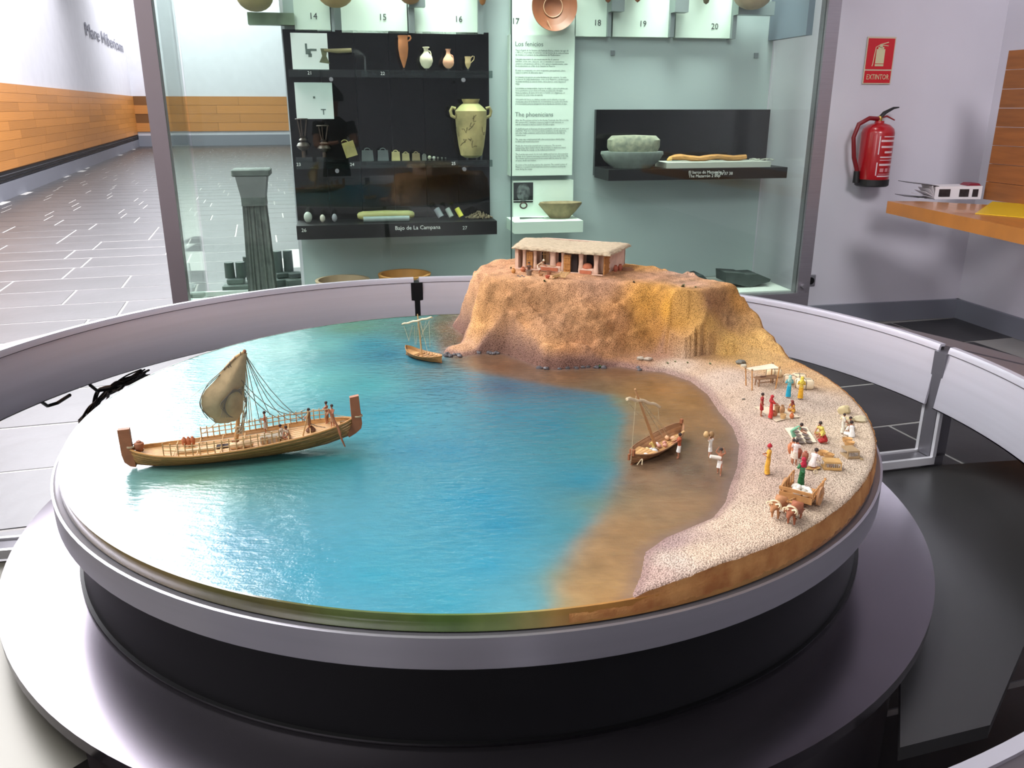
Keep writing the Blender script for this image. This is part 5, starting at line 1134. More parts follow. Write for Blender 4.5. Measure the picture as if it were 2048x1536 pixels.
def body_mesh(pose, arms, m):
    key = (pose, arms, m.name)
    if key in SK: return SK[key]
    J = joints(pose, arms); names = list(J); ix = {n: i for i, n in enumerate(names)}
    E = [('pelvis', 'spine'), ('spine', 'chest'), ('chest', 'neck'), ('neck', 'hl'), ('hl', 'head'), ('head', 'ht'), ('head', 'nose')]
    for s in 'LR': E += [('pelvis', 'hip'+s), ('hip'+s, 'knee'+s), ('knee'+s, 'ankle'+s), ('ankle'+s, 'toe'+s), ('chest', 'sh'+s), ('sh'+s, 'el'+s), ('el'+s, 'wr'+s), ('wr'+s, 'ha'+s), ('wr'+s, 'th'+s)]
    me = bpy.data.meshes.new('tmp'); me.from_pydata([tuple(J[n]) for n in names], [(ix[a], ix[b]) for a, b in E], [])
    o = bpy.data.objects.new('tmp', me); COL.objects.link(o)
    md = o.modifiers.new('s', 'SKIN'); md.branch_smoothing = .6
    if not me.skin_vertices: 
        bm = bmesh.new(); bm.from_mesh(me); bm.verts.layers.skin.verify(); bm.to_mesh(me); bm.free()
    sv = me.skin_vertices[0].data
    for n in names:
        k = n[:-1] if n[-1] in 'LR' else n; sv[ix[n]].radius = (RAD[k],)*2; sv[ix[n]].use_root = (n == 'pelvis')
    md2 = o.modifiers.new('u', 'SUBSURF'); md2.levels = md2.render_levels = 1
    dg = bpy.context.evaluated_depsgraph_get(); r = bpy.data.meshes.new_from_object(o.evaluated_get(dg)); bpy.data.objects.remove(o)
    r.materials.clear(); r.materials.append(m); shade(r, 180); r.name = 'body'; SK[key] = (r, J); return SK[key]
M_skin = mat('bronzed_skin', (168, 108, 78), .6); M_skin2 = mat('pale_figure_skin', (196, 146, 116), .6)
M_hair = mat('dark_hair', (52, 38, 34), .8)
CL = {}
def cloth(c):
    k = 'cloth_%d_%d_%d' % tuple(c); return mat(k, c, .75, var=.12, scale=14, bump=.4, bscale=9, dist=.01)
def person(lab, px_, py_, yaw, pose='stand', arms='down', dress=('robe', (200, 200, 200)), top=None, head=None, h=.062, skin=None, guess=.82, surf=None, group=None, zoff=0.):
    p = on_land(px_, py_, guess) if surf is None else np.array(surf, float)
    skin = skin or M_skin
    t = thing('person', lab, 'person', (p[0], p[1], p[2]+zoff), yaw, group); t.scale = (h, h, h)
    me, J = body_mesh(pose, arms, skin); o = bpy.data.objects.new('body', me); COL.objects.link(o); o.parent = t
    g = {k: np.array(v) for k, v in J.items()}
    def sleeves(b, k=.8, r=.036):
        for s in 'LR': b.tube([g['sh'+s], g['sh'+s]*(1-k*.5)+g['el'+s]*k*.5, g['el'+s]*k+g['sh'+s]*(1-k)], [r*1.15, r*1.05, r], n=8)
    kind, c = dress; low = pose in ('sit', 'kneel')
    if kind == 'robe':
        b = MB()
        if not low:
            hem = (g['ankleL']+g['ankleR'])/2+[0, 0, .02]; b.tube([hem, (g['kneeL']+g['kneeR'])/2, g['pelvis'], g['spine'], g['chest'], (g['shL']+g['shR'])/2+[0, 0, -.005], g['neck']], [.115, .10, .088, .076, .088, .098, .04], n=14, sy=.74)
        else:
            b.tube([g['pelvis']-[0, 0, .07], g['pelvis'], g['spine'], g['chest'], (g['shL']+g['shR'])/2, g['neck']], [.12, .11, .082, .09, .1, .04], n=14, sy=.8)
            for s in 'LR': b.tube([g['hip'+s], g['knee'+s], g['ankle'+s]*.5+g['knee'+s]*.5], [.075, .056, .042], n=9)
        sleeves(b, .95, .04); b.build('robe', cloth(c), t, 60)
    elif kind == 'tunic':
        b = MB()
        if not low: b.tube([(g['kneeL']+g['kneeR'])/2+[0, 0, .02], g['pelvis'], g['spine'], g['chest'], (g['shL']+g['shR'])/2, g['neck']], [.105, .09, .074, .086, .096, .04], n=14, sy=.74)
        else:
            b.tube([g['pelvis']-[0, 0, .05], g['pelvis'], g['spine'], g['chest'], (g['shL']+g['shR'])/2, g['neck']], [.11, .1, .08, .09, .1, .04], n=14, sy=.8)
            for s in 'LR': b.tube([g['hip'+s], g['knee'+s]], [.07, .05], n=9)
        sleeves(b, .5, .04); b.build('tunic', cloth(c), t, 60)
    elif kind == 'kilt':
        b = MB()
        if not low: b.tube([(g['kneeL']+g['kneeR'])/2, g['pelvis']-[0, 0, .04], g['pelvis']+[0, 0, .03]], [.105, .088, .076], n=14, sy=.76)
        else:
            b.tube([g['pelvis']-[0, 0, .05], g['pelvis'], g['pelvis']+[0, 0, .05]], [.1, .095, .075], n=12, sy=.8)
            for s in 'LR': b.tube([g['hip'+s], g['knee'+s]], [.066, .05], n=9)
        b.build('kilt', cloth(c), t, 60)
    if top:
        b = MB(); b.tube([g['pelvis']+[0, 0, .01], g['spine'], g['chest'], (g['shL']+g['shR'])/2, g['neck']], [.082, .079, .092, .102, .045], n=14, sy=.77); sleeves(b, .7, .043); b.build('shirt' if top[0] == 'shirt' else 'shawl', cloth(top[1]), t, 60)
    hd = g['head']; 
    if head is None or head[0] == 'hair':
        MB().ell(hd+[-.012, 0, .018], (.066, .068, .062), 10, 7).build('hair', M_hair if head is None else mat('hair_%d' % head[1][0], head[1], .8), t)
    elif head[0] == 'veil':
        b = MB(); b.ell(hd+[-.012, 0, .014], (.072, .074, .072), 10, 7); b.tube([hd+[-.03, 0, .02], (g['neck']+hd)/2+[-.03, 0, 0], (g['shL']+g['shR'])/2+[-.012, 0, -.02], g['chest']+[-.005, 0, -.01]], [.05, .065, .112, .104], n=12, sy=.8); b.build('veil', cloth(head[1]), t, 60)
    elif head[0] == 'cap':
        b = MB(); b.lathe([(.074, -.01), (.076, .02), (.05, .06), (.012, .10), (0, .105)], c=hd+[-.008, 0, .012], n=12); b.build('cap', cloth(head[1]), t, 60)
    return t, g, p
# ================================================================ boats
M_hull = mat('carved_hull_wood', (176, 128, 70), .6, var=.22, scale=60, stretch=(1, 4, 8), rnd=.2, bump=.2)
M_hulld = mat('reddish_post_wood', (150, 92, 58), .6, var=.15, scale=50, rnd=.05)
M_deck = mat('deck_wood', (196, 152, 98), .65, var=.2, scale=60, rnd=.12)
M_rope = mat('pale_rope', (190, 172, 138), .8); M_roped = mat('grey_rope', (116, 106, 92), .8)
M_sail = mat('tan_sailcloth', (186, 162, 122), .85, var=.15, scale=40, bump=.35, bscale=120)
M_sailw = mat('cream_furled_sail', (214, 196, 162), .85, var=.12, scale=60, bump=.4, bscale=150)
class Boat:
    def __init__(s, name, lab, A, B, beam, gz, kz, pw_=2.2, nst=5, npc=5, m=None, cat='ship', full=.8, lean=0):
        A = np.array(A, float); B = np.array(B, float); s.A = A; s.L = float(np.linalg.norm((B-A)[:2])); s.u = (B-A)/np.linalg.norm(B-A); s.v = np.array([-s.u[1], s.u[0], 0]); s.beam = beam
        s.gz, s.kz, s.pw, s.full = gz, kz, pw_, full; s.t = thing(name, lab, cat, tuple(A), math.atan2(s.u[1], s.u[0])); m = m or M_hull
        for side in (-1, 1):
            for j in range(nst):
                cuts = [0]+sorted(((k+(.5 if j % 2 else 0)+random.uniform(-.15, .15))/npc) for k in range(1, npc))+[1]
                for a, b_ in zip(cuts[:-1], cuts[1:]):
                    if b_ <= a: continue
                    mb = MB(); n = 5; vs = []
                    for q in range(n+1):
                        t_ = a+(b_-a)*q/n; t_ = min(max(t_, .0), 1)
                        for s_ in (j/nst+.012, (j+1)/nst-.012):
                            vs.append(s.pt(t_, s_, side)); vs.append(s.pt(t_, s_, side, .0022))
                    f = []
                    for q in range(n):
                        o = q*4; f += [(o, o+4, o+6, o+2), (o+1, o+3, o+7, o+5), (o, o+1, o+5, o+4), (o+2, o+6, o+7, o+3)]
                    f += [(0, 2, 3, 1), (n*4, n*4+1, n*4+3, n*4+2)]
                    mb.add(vs, f); mb.build('hull_plank', m, s.t, 60)
            # gunwale
            MB().tube([s.pt(t_, 1, side) for t_ in np.linspace(0, 1, 25)], beam*.022, n=6).build('gunwale', m, s.t)
        MB().tube([(s.pt(t_, 0, 1)+s.pt(t_, 0, -1))/2+[0, 0, .0005] for t_ in np.linspace(0, 1, 25)], beam*.028, n=6).build('keel', M_hulld, s.t)
    def b(s, t): return s.beam/2*max(.0, 1-abs(2*t-1)**s.pw)**.75
    def g(s, t): return float(np.interp(t, np.linspace(0, 1, len(s.gz)), s.gz))
    def k(s, t): return float(np.interp(t, np.linspace(0, 1, len(s.kz)), s.kz))
    def pt(s, t, q, side, inn=0):
        y = s.b(t)*q**.5; y = max(0, y-inn); return np.array([t*s.L, side*y, s.k(t)+(s.g(t)-s.k(t))*(q**1.15)+(inn*.3 if q < .3 else 0)])
    def loc(s, px_, py_, off=0.):     # picture point on the boat's lengthwise vertical plane shifted by off
        p = WP(px_, py_, s.A+s.v*off, s.v)-s.A; return np.array([p@s.u, off, p[2]])
    def world(s, l): return s.A+s.u*l[0]+s.v*l[1]+np.array([0, 0, l[2]])
    def deck(s, t0, t1, q=.6, m=None, n=7, name='deck_plank', gap=.9):
        y0 = lambda t: s.b(t)*q**.5*.97; z = lambda t: s.k(t)+(s.g(t)-s.k(t))*q**1.15
        for k in range(n):
            a, b_ = -1+2*k/n+.02, -1+2*(k+1)/n-.02; mb = MB(); vs = []; N_ = 8
            for i in range(N_+1):
                t = t0+(t1-t0)*i/N_
                for e in (a, b_):
                    vs.append((t*s.L, e*y0(t), z(t))); vs.append((t*s.L, e*y0(t), z(t)-.0012))
            f = []
            for i in range(N_):
                o = i*4; f += [(o, o+4, o+6, o+2), (o+1, o+3, o+7, o+5), (o, o+1, o+5, o+4), (o+2, o+6, o+7, o+3)]
            f += [(0, 2, 3, 1), (N_*4, N_*4+1, N_*4+3, N_*4+2)]
            mb.add(vs, f).build(name, m or M_deck, s.t, None)
    def dz(s, t, q=.6): return s.k(t)+(s.g(t)-s.k(t))*q**1.15
    def rope(s, p, q, sag=0., r=.0007, m=None, mid=None, name='rigging_rope'):
        p = np.array(p, float); q = np.array(q, float); pts = []
        for t in np.linspace(0, 1, 11):
            c = p*(1-t)+q*t; c[2] -= sag*4*t*(1-t)
            if mid is not None: c = c+np.array(mid)*4*t*(1-t)
            pts.append(c)
        return MB().tube(pts, r, n=5).build(name, m or M_rope, s.t)
# ---- the big lateen-rigged cargo ship
S = Boat('cargo_ship', 'long wooden cargo ship with tan sail and railings on the left water', W(262, 936), W(709, 893), .112, [.045, .037, .034, .036, .040, .046, .053, .061, .070], [.012, .0, -.002, -.002, .0, .002, .006, .016, .034], 3.0, 6, 6)
S.deck(.06, .94, .84, n=8)
for nm, pts, w_ in (('bow_post', [(235, 859), (259, 856), (263, 880), (266, 900), (269, 914), (273, 932), (262, 931), (250, 923), (244, 908)], .013), ('stern_post', [(699, 794), (717, 790), (720, 815), (724, 845), (722, 855), (712, 864), (698, 873), (694, 868), (704, 845), (701, 820)], .013)):
    P = [S.loc(x, y)-[0, w_/2, 0] for x, y in pts]; MB().prism(P, (0, w_, 0)).build(nm, M_hulld, S.t, None)
    b = MB(); 
    for dz_ in (0, .002): 
        c = S.loc(*( (262, 893) if nm == 'bow_post' else (716, 832))); b.tube([c+np.array([.010*math.cos(a), .009*math.sin(a), dz_]) for a in np.linspace(0, 2*PI, 15)], .0009, n=5, cap=False)
    b.build('lashing', M_rope, S.t)
# railings
def railing(side, t0, t1, n, h, nm='railing'):
    r = bpy.data.objects.new(nm, None); COL.objects.link(r); r.parent = S.t; tops = []
    for k in range(n):
        t = t0+(t1-t0)*k/(n-1); p = S.pt(t, 1, side); p[1] -= side*.002
        MB().tube([p, p+[0, 0, h]], .0013, n=6).build('railing_post', M_stick, r); tops.append(p+[0, 0, h*.82])
    MB().tube(tops, .0012, n=6).build('rail_bar', M_stick, r); MB().tube([q-[0, 0, h*.38] for q in tops], .0011, n=6).build('rail_bar', M_stick, r)
tn = lambda px_, side: (S.loc(px_, 890, side*.05)[0]/S.L)
railing(-1, tn(323, -1), tn(560, -1), 17, .030); railing(1, tn(405, 1), tn(655, 1), 22, .028)
for k in range(7):
    t = .2+.1*k; MB().tube([S.pt(t, 1, -1)*[1, .9, 1]+[0, 0, .001], S.pt(t, 1, 1)*[1, .9, 1]+[0, 0, .001]], .0013, n=6).build('cross_beam', M_stick, S.t)
# mast
mb0 = S.loc(470, 877); mt0 = S.loc(489, 703)
mb0[2] = S.dz(mb0[0]/S.L, .84)
MB().tube([mb0, mb0*.7+mt0*.3, mt0], [.0052, .0045, .0026], n=10).build('mast', mat('mast_wood', (186, 142, 90), .6, var=.12, scale=40), S.t)
MB().lathe([(0, 0), (.009, 0), (.008, .012), (0, .012)], c=tuple(mb0), n=10).build('mast_step', M_hulld, S.t)
MB().ell(mt0, (.004, .004, .005)).build('mast_head', M_hulld, S.t)
# sail on an oblique plane through the mast
sa = math.radians(28); sd_w = S.u*math.cos(sa)+S.v*math.sin(sa); sn = np.array([-sd_w[1], sd_w[0], 0]); mw = S.world(mt0)
lp = [(484, 703), (470, 716), (455, 732), (438, 750), (424, 766), (410, 780), (403, 793), (402, 808), (406, 822), (416, 832), (426, 838), (432, 846)]
rp_ = [(494, 706), (493, 720), (492, 736), (491, 750), (490, 765), (488, 780), (487, 792), (486, 803), (485, 815), (484, 824), (478, 834), (474, 840)]
vs = []; nr_ = len(lp); nc = 7
for lay in (0, 1):
    for i in range(nr_):
        for j in range(nc+1):
            q = j/nc; x = lp[i][0]*(1-q)+rp_[i][0]*q; y = lp[i][1]*(1-q)+rp_[i][1]*q+ (3*math.sin(q*PI) if i == nr_-1 else 0)
            p = WP(x, y, mw, sn); v_ = i/(nr_-1)
            p = p-sn*(.020*math.sin(PI*q)*math.sin(PI*min(1, v_*1.05))+.0018*math.sin(q*17+v_*5)*(v_ > .1))-sn*.001*lay
            l = p-S.A; vs.append((l@S.u, l@S.v, l[2]))
f = []; nq = nc+1; off = nr_*nq
for i in range(nr_-1):
    for j in range(nc):
        a = i*nq+j; f.append((a, a+1, a+nq+1, a+nq)); f.append((off+a, off+a+nq, off+a+nq+1, off+a+1))
per = [j for j in range(nc)]+[i*nq+nc for i in range(nr_-1)]+[(nr_-1)*nq+nc-j for j in range(nc)]+[(nr_-1-i)*nq for i in range(nr_-1)]
for k in range(len(per)): a, c = per[k], per[(k+1) % len(per)]; f.append((a, c, off+c, off+a))
MB().add(vs, f).build('sail', M_sail, S.t, 60)
def sl(x, y, d=0):
    p = WP(x, y, mw+sn*d, sn)-S.A; return np.array([p@S.u, p@S.v, p[2]])
MB().tube([sl(489, 703), sl(472, 714), sl(455, 731), sl(440, 749)], [.003, .0034, .003, .002], n=7).build('yard', M_stick, S.t)
for x, y in ((481, 707), (470, 716), (460, 726), (449, 738)): 
    c = sl(x, y); MB().tube([c+np.array([0, .0036*math.cos(a), .0036*math.sin(a)]) for a in np.linspace(0, 2*PI, 9)], .0009, n=5).build('yard_lashing', M_roped, S.t)
for pts in (((440, 749), (425, 762), (410, 778), (402, 795), (400, 812), (412, 828), (432, 846)), ((470, 716), (440, 745), (416, 768), (401, 800), (405, 822), (416, 838))):
    MB().tube(catm([sl(x, y, -.003) for x, y in pts]), .0008, n=5).build('bolt_rope', M_roped, S.t)
# bundled brails round the sail
for k in range(8):
    x0 = 480-k*2.4; pts = [(484, 790-k*2.2), (470-k*2, 778+k*2), (458-k*2.5, 790+k*3), (447+k*1.2, 815+k*2), (442+k*3.5, 835)]
    MB().tube(catm([sl(x, y, -.022) for x, y in pts], 4), .0007, n=5).build('brail_line', M_roped, S.t)
for k in range(7):
    pts = [(484+random.uniform(-2, 2), 775+3*k), (490+random.uniform(0, 5), 800+2*k), (486+random.uniform(-4, 8), 825+2*k), (480+random.uniform(-4, 6), 868)]
    MB().tube(catm([S.loc(x, y, -.006+random.uniform(-.004, .004)) for x, y in pts], 4), .0008, n=5).build('hanging_line', M_rope if k % 2 else M_roped, S.t)
cl2 = MB(); c = S.loc(481, 868, -.004)
for k in range(5):
    MB().tube([c+np.array([(.007+.001*k)*math.cos(a), .004*math.sin(a)-.004, .012+.009*math.sin(a+k)]) for a in np.linspace(0, 2*PI, 11)], .0008, n=5).build('rope_coil', M_rope, S.t)
MT = mt0-[0, 0, .004]
for (x, y, dd), sag, m_ in (((540, 830, .04), .010, M_roped), ((612, 818, .01), .055, M_roped), ((617, 822, .0), .075, M_roped), ((716, 834, 0), .085, M_roped), ((500, 845, .045), .0, M_roped), ((494, 848, .045), .0, M_roped), ((488, 850, .045), 0, M_rope), ((505, 850, .045), .002, M_rope), ((484, 872, -.03), .0, M_rope), ((520, 846, .045), .004, M_roped)):
    S.rope(MT, S.loc(x, y, dd), sag, .0008, m_)
S.rope(sl(455, 731, -.004), S.loc(560, 838, .02), .02, .0009, M_roped); S.rope(sl(458, 728, -.004), S.loc(616, 824, .0), .045, .0009, M_roped)
S.rope(sl(432, 846, -.004), S.loc(405, 868, .04), .0, .0007, M_rope); S.rope(MT, S.loc(262, 893), -.0, .00001+.0003, M_rope)
S.rope(S.loc(640, 822), S.loc(716, 834), .004, .0008, M_rope); S.rope(S.loc(617, 820), S.loc(657, 818), .001, .0008, M_rope)
# steering oar
MB().tube([S.loc(656, 818, -.03), S.loc(676, 855, -.046), S.loc(681, 870, -.05)], [.0022, .0025, .003], n=8).build('oar_shaft', M_hulld, S.t)
MB().tube([S.loc(680, 867, -.05), S.loc(684, 880, -.052), S.loc(690, 893, -.055)], [.003, .006, .004], n=8, sy=.4).build('oar_blade', M_hulld, S.t)
# deck cargo : things of their own
def on_deck(px_, py_, off=0): l = S.loc(px_, py_, off); l[2] = S.dz(min(.95, max(.05, l[0]/S.L)), .84)+.0006; return S.world(l)
ya = math.atan2(S.u[1], S.u[0])
vessel('clay_amphora', 'brown clay jar on deck beside the bow post of the cargo ship', 0, 0, 22, 19, mat('brown_jar_clay', (158, 98, 66), .7), 'amph', surf=on_deck(279, 897, -.0))
for k, x in enumerate((369, 378, 386)): vessel('clay_amphora', ['red jar on the ship deck, leftmost of three behind the railing', 'red jar on the ship deck, middle of three behind the railing', 'red jar on the ship deck, rightmost of three behind the railing'][k], 0, 0, 20, 10, M_pot, 'amph', surf=on_deck(x, 888, .024))
for k, (x, w_) in enumerate(((470, .014), (484, .012), (497, .013))):
    p = on_deck(x, 898, -.025); tag(MB().ell((0, 0, .007), (w_, .009, .008), jit=.08).build('cargo_sack', mat('sackcloth', (206, 178, 140), .9, var=.1, scale=60), None, loc=tuple(p)), ['pale sack on the ship deck, nearest the mast', 'pale sack on the ship deck, middle of three', 'pale sack on the ship deck, next to the crate'][k], 'sack')
for k in range(4):
    p = on_deck(370+k*14, 902, -.012); t = MB().tube([-S.u*.016+[0, 0, .004], S.u*.016+[0, 0, .004]], [.0045]*2, n=8).build('cargo_roll', M_sailw, None, loc=tuple(p)); tag(t, ['pale cloth roll in the ship hold, leftmost of four', 'pale cloth roll in the ship hold, second of four', 'pale cloth roll in the ship hold, third of four', 'pale cloth roll in the ship hold, closest to the mast'][k], 'roll')
p = on_deck(540, 886, -.02); t = thing('cargo_crate', 'grey-white lidded crate on deck behind the near railing of the ship', 'crate', tuple(p), ya)
MB().box((0, 0, .009), (.040, .022, .018), bev=.002).build('crate_body', mat('grey_crate', (172, 160, 140), .8), t)
for k in range(4): MB().box((-.015+.01*k, -.0115, .009), (.0025, .001, .018)).build('crate_batten', M_stick, t, None)
p = on_deck(448, 900, -.0); tag(MB().box((0, 0, .001), (.03, .022, .002), rz=ya).build('hatch', M_darkin, None, None, loc=tuple(p)), 'dark plate standing for the shade in an open deck hatch left of the mast', 'hatch')  # thin dark plate stands for the shade down the hatch
t = thing('net_heap', 'heap of brown netting under the sailor with a pole on ship', 'net', tuple(on_deck(622, 862, 0)))
b = MB()
for k in range(26):
    a = random.uniform(0, 2*PI); r_ = random.uniform(.002, .014); b.tube([(r_*math.cos(a), r_*math.sin(a), .001), (r_*.6*math.cos(a+.7), r_*.6*math.sin(a+.7), .014-.6*r_), (r_*math.cos(a+1.6), r_*math.sin(a+1.6), .002)], .0014, n=5)
o = b.build('netting', mat('net_brown', (118, 82, 60), .9), t); o['kind'] = 'stuff'
crew = dict(h=.056, skin=M_skin)
person('dark-skinned sailor in grey-white kilt at the far railing of the cargo ship', 0, 0, ya+PI, 'stand', 'front', ('kilt', (190, 180, 165)), surf=on_deck(533, 872, .035), **crew)
person('crouching sailor in white on the ship deck beside the crate', 0, 0, ya+PI*.9, 'sit', 'work', ('robe', (205, 196, 178)), surf=on_deck(566, 878, -.005), **crew)
person('sailor sitting among ropes on the ship deck, nearest the near railing', 0, 0, ya+PI*1.2, 'sit', 'work', ('tunic', (176, 160, 138)), surf=on_deck(577, 880, -.018), **crew)
person('sailor in net-brown tunic holding a pole near the ship stern', 0, 0, ya+PI, 'stand', 'work', ('tunic', (150, 112, 78)), surf=on_deck(620, 858, .0), **crew)
person('bare-chested sailor at the far side by the ship stern post', 0, 0, ya+PI*.8, 'stand', 'front', ('kilt', (150, 108, 76)), surf=on_deck(655, 848, .02), **crew)
person('helmsman in brown kilt holding the steering oar of the ship', 0, 0, ya+PI*1.3, 'stand', 'reach', ('kilt', (170, 128, 92)), surf=on_deck(666, 850, -.01), **crew)
pp = on_deck(606, 872, -.02); q_ = S.world(S.loc(617, 822, -.005)); tag(MB().tube([(0, 0, 0), tuple(q_-pp)], .0018, n=6).build('boat_pole', M_stick, None, loc=tuple(pp)), 'straight wooden pole held slanting near the ship stern', 'pole')

# ---- small moored boat behind
Bt = Boat('small_boat', 'small open boat with furled sail moored near the cliff foot', W(812, 711), W(884, 727), .058, [.034, .022, .018, .018, .020, .024], [.004, 0, 0, 0, 0, .002], 2.6, 4, 3, M_hull, 'boat')
Bt.deck(.04, .30, .7, n=4); Bt.deck(.30, .96, .25, n=5)
for t_ in (.38, .5, .62, .74, .86): MB().box((t_*Bt.L, 0, Bt.dz(t_, .8)), (.004, Bt.b(t_)*1.85, .0016)).build('thwart', M_deck, Bt.t, None)
for k in range(7):
    t_ = .35+.08*k
    MB().tube([Bt.pt(t_, q, 1)*[1, .92, 1]+[0, 0, .0006] for q in (.05, .3, .6, 1)], .001, n=5).build('hull_rib', M_deck, Bt.t)
mb_ = Bt.loc(844, 706); mb_[2] = .004; mt_ = Bt.loc(835, 628)
MB().tube([mb_, mt_], [.0028, .0018], n=8).build('mast', M_stick, Bt.t)
yl, yr = Bt.loc(804, 649), Bt.loc(865, 635)
MB().tube([yl, yr], .0018, n=6).build('yard', M_stick, Bt.t)
MB().tube([yl*(1-q)+yr*q+[0, -.001, .001+.0012*math.sin(q*21)] for q in np.linspace(.02, .98, 14)], [.0022, .0032, .0028, .0034, .003, .0036, .003, .0036, .003, .0034, .003, .0034, .003, .0024], n=7).build('furled_sail', M_sailw, Bt.t)
for a, c in (((825, 650), (817, 683)), ((829, 652), (830, 690)), ((836, 640), (832, 690)), ((838, 638), (852, 688)), ((852, 643), (842, 676)), ((858, 642), (860, 695)), ((840, 640), (858, 716)), ((860, 641), (846, 664)), ((808, 652), (818, 682))):
    Bt.rope(Bt.loc(*a), Bt.loc(*c), 0, .0006, M_rope)
for k, (x, y, c) in enumerate(((818, 684, (205, 180, 145)), (850, 712, (170, 130, 92)), (862, 716, (190, 150, 110)), (842, 716, (160, 118, 80)))):
    l = Bt.loc(x, y); l[2] = Bt.dz(min(.9, max(.1, l[0]/Bt.L)), .3); p = Bt.world(l)
    tag(MB().ell((0, 0, .004), (.008, .006, .005), jit=.12).build('boat_cargo', mat('bcargo_%d' % k, c, .85), None, loc=tuple(p)), ['small pale bundle at the raised end of the moored boat', 'brown rope coil just right of the moored boat mast', 'tan bundle at right end inside the moored boat', 'dark tan bundle just left of moored boat mast foot'][k], 'bundle')

# ---- beached boat with furled sail on the right
Bb = Boat('beached_boat', 'small wooden boat with leaning mast stranded in shallow brown water', W(1262, 930), W(1362, 876), .070, [.026, .020, .020, .022, .028, .040], [.0, -.002, -.002, 0, .002, .006], 2.6, 4, 4, mat('weathered_boat_wood', (150, 108, 72), .7, var=.25, scale=60, rnd=.2), 'boat')
Bb.deck(.05, .34, .8, n=6); Bb.deck(.34, .95, .3, n=5)
mb_ = Bb.loc(1314, 893); mb_[2] = .003; mt_ = Bb.loc(1270, 778)
MB().tube([mb_, mb_*.5+mt_*.5, mt_], [.0040, .0034, .0018], n=8).build('mast', mat('beach_mast', (184, 138, 92), .65), Bb.t)
yl, yr = Bb.loc(1253, 798), Bb.loc(1319, 813)
MB().tube([yl, (yl+yr)/2+[0, 0, .004], yr], .0018, n=6).build('yard', M_stick, Bb.t)
MB().tube([yl*(1-q)+yr*q+[0, -.001, .004*math.sin(PI*q)+.0016*math.sin(q*17)] for q in np.linspace(0, 1, 14)], [.0036, .0042, .003, .0036, .0028, .0036, .003, .0034, .0038, .003, .0036, .0030, .0036, .003], n=8).build('furled_sail', M_sailw, Bb.t)
for a, c, s_ in (((1272, 792), (1262, 922), .0), ((1278, 800), (1305, 868), .0), ((1282, 802), (1318, 862), 0), ((1276, 796), (1332, 860), 0), ((1280, 796), (1336, 872), 0), ((1284, 800), (1300, 872), .0), ((1258, 806), (1290, 838), .004), ((1316, 812), (1318, 838), .0), ((1274, 790), (1330, 880), 0)):
    Bb.rope(Bb.loc(*a), Bb.loc(*c), s_, .0007, M_rope)
MB().tube(catm([Bb.loc(1274, 930, -.02), Bb.loc(1284, 918, -.024), Bb.loc(1284, 930, -.03)]), .0012, n=5).build('mooring_loop', M_rope, Bb.t)
MB().box(tuple(Bb.loc(1258, 914)), (.005, .004, .014)).build('stem_peg', M_hulld, Bb.t, None); MB().box(tuple(Bb.pt(.0, 1, 1)*[1, 0, 1]+[.003, 0, .003]), (.006, .012, .014)).build('stem_head', M_hulld, Bb.t, None)
MB().box(tuple(Bb.pt(1, 1, 1)*[1, 0, 1]+[-.003, 0, .004]), (.007, .006, .010)).build('stern_head', M_hulld, Bb.t, None)
for k, (x, y, rx, c) in enumerate(((1286, 893, .009, (225, 222, 215)), (1292, 899, .006, (215, 212, 208)), (1301, 893, .008, (205, 180, 120)), (1303, 904, .008, (222, 220, 215)), (1311, 899, .007, (218, 196, 160)), (1321, 876, .007, (232, 190, 180)), (1324, 888, .006, (205, 150, 130)), (1320, 866, .006, (196, 146, 130)), (1341, 862, .008, (206, 160, 120)), (1342, 873, .009, (196, 150, 116)), (1329, 884, .006, (196, 140, 120)))):
    l = Bb.loc(x, y+4); t_ = min(.92, max(.1, l[0]/Bb.L)); l = np.array([t_*Bb.L, (k % 3-1)*.008, Bb.dz(t_, .35)]); p = Bb.world(l)
    tag(MB().ell((0, 0, rx*.6), (rx, rx*.7, rx*.7), 9, 6, jit=.06, rz=k).build('boat_sack', mat('bsack_%d' % k, c, .85), None, loc=tuple(p)), ['white sack nearest the plank deck of beached boat', 'small white sack second along the beached boat', 'yellow sack in front of beached boat mast', 'white sack at near side, left of beached boat mast', 'tan sack at foot of beached boat mast', 'pink sack behind the beached boat mast', 'rosy sack right of beached boat mast', 'dusky pink sack at far gunwale of beached boat', 'orange-tan bundle at the stern of beached boat', 'brown flat bundle at stern floor of beached boat', 'reddish small sack amidships of beached boat'][k], 'sack')
for k in range(2):
    p = Bb.world(Bb.pt(.66+.1*k, 1, -1)*[1, .8, 1]); tag(MB().tube([-Bb.u*.016, Bb.u*.02+[0, 0, .003]], .003, n=6, sy=.5).build('loose_plank', M_stick, None, loc=tuple(p+[0, 0, .003])), ['short plank laid on near gunwale of beached boat', 'second plank on near gunwale, toward the stern of beached boat'][k], 'plank')
person('sailor with yellow shirt kneeling inside the beached boat', 0, 0, 2.2, 'kneel', 'work', ('kilt', (210, 205, 195)), ('shirt', (196, 170, 96)), surf=Bb.world(np.array([.42*Bb.L, 0, Bb.dz(.42, .35)])), h=.05)
person('man in rust shirt and white skirt pushing the beached boat', 1357, 917, math.atan2(Bb.v[1], Bb.v[0])+.5, 'stand', 'reach', ('kilt', (226, 222, 214)), ('shirt', (168, 82, 46)), guess=.8)
person('man in white wading with a tan bundle on his head', 1419, 914, -1.0, 'stand', 'up', ('kilt', (228, 224, 214)), ('shirt', (222, 218, 208)), guess=.8, skin=M_skin2, h=.052)
z_ = ZW+.062*1.02; p = W(1415, 876, z_); 
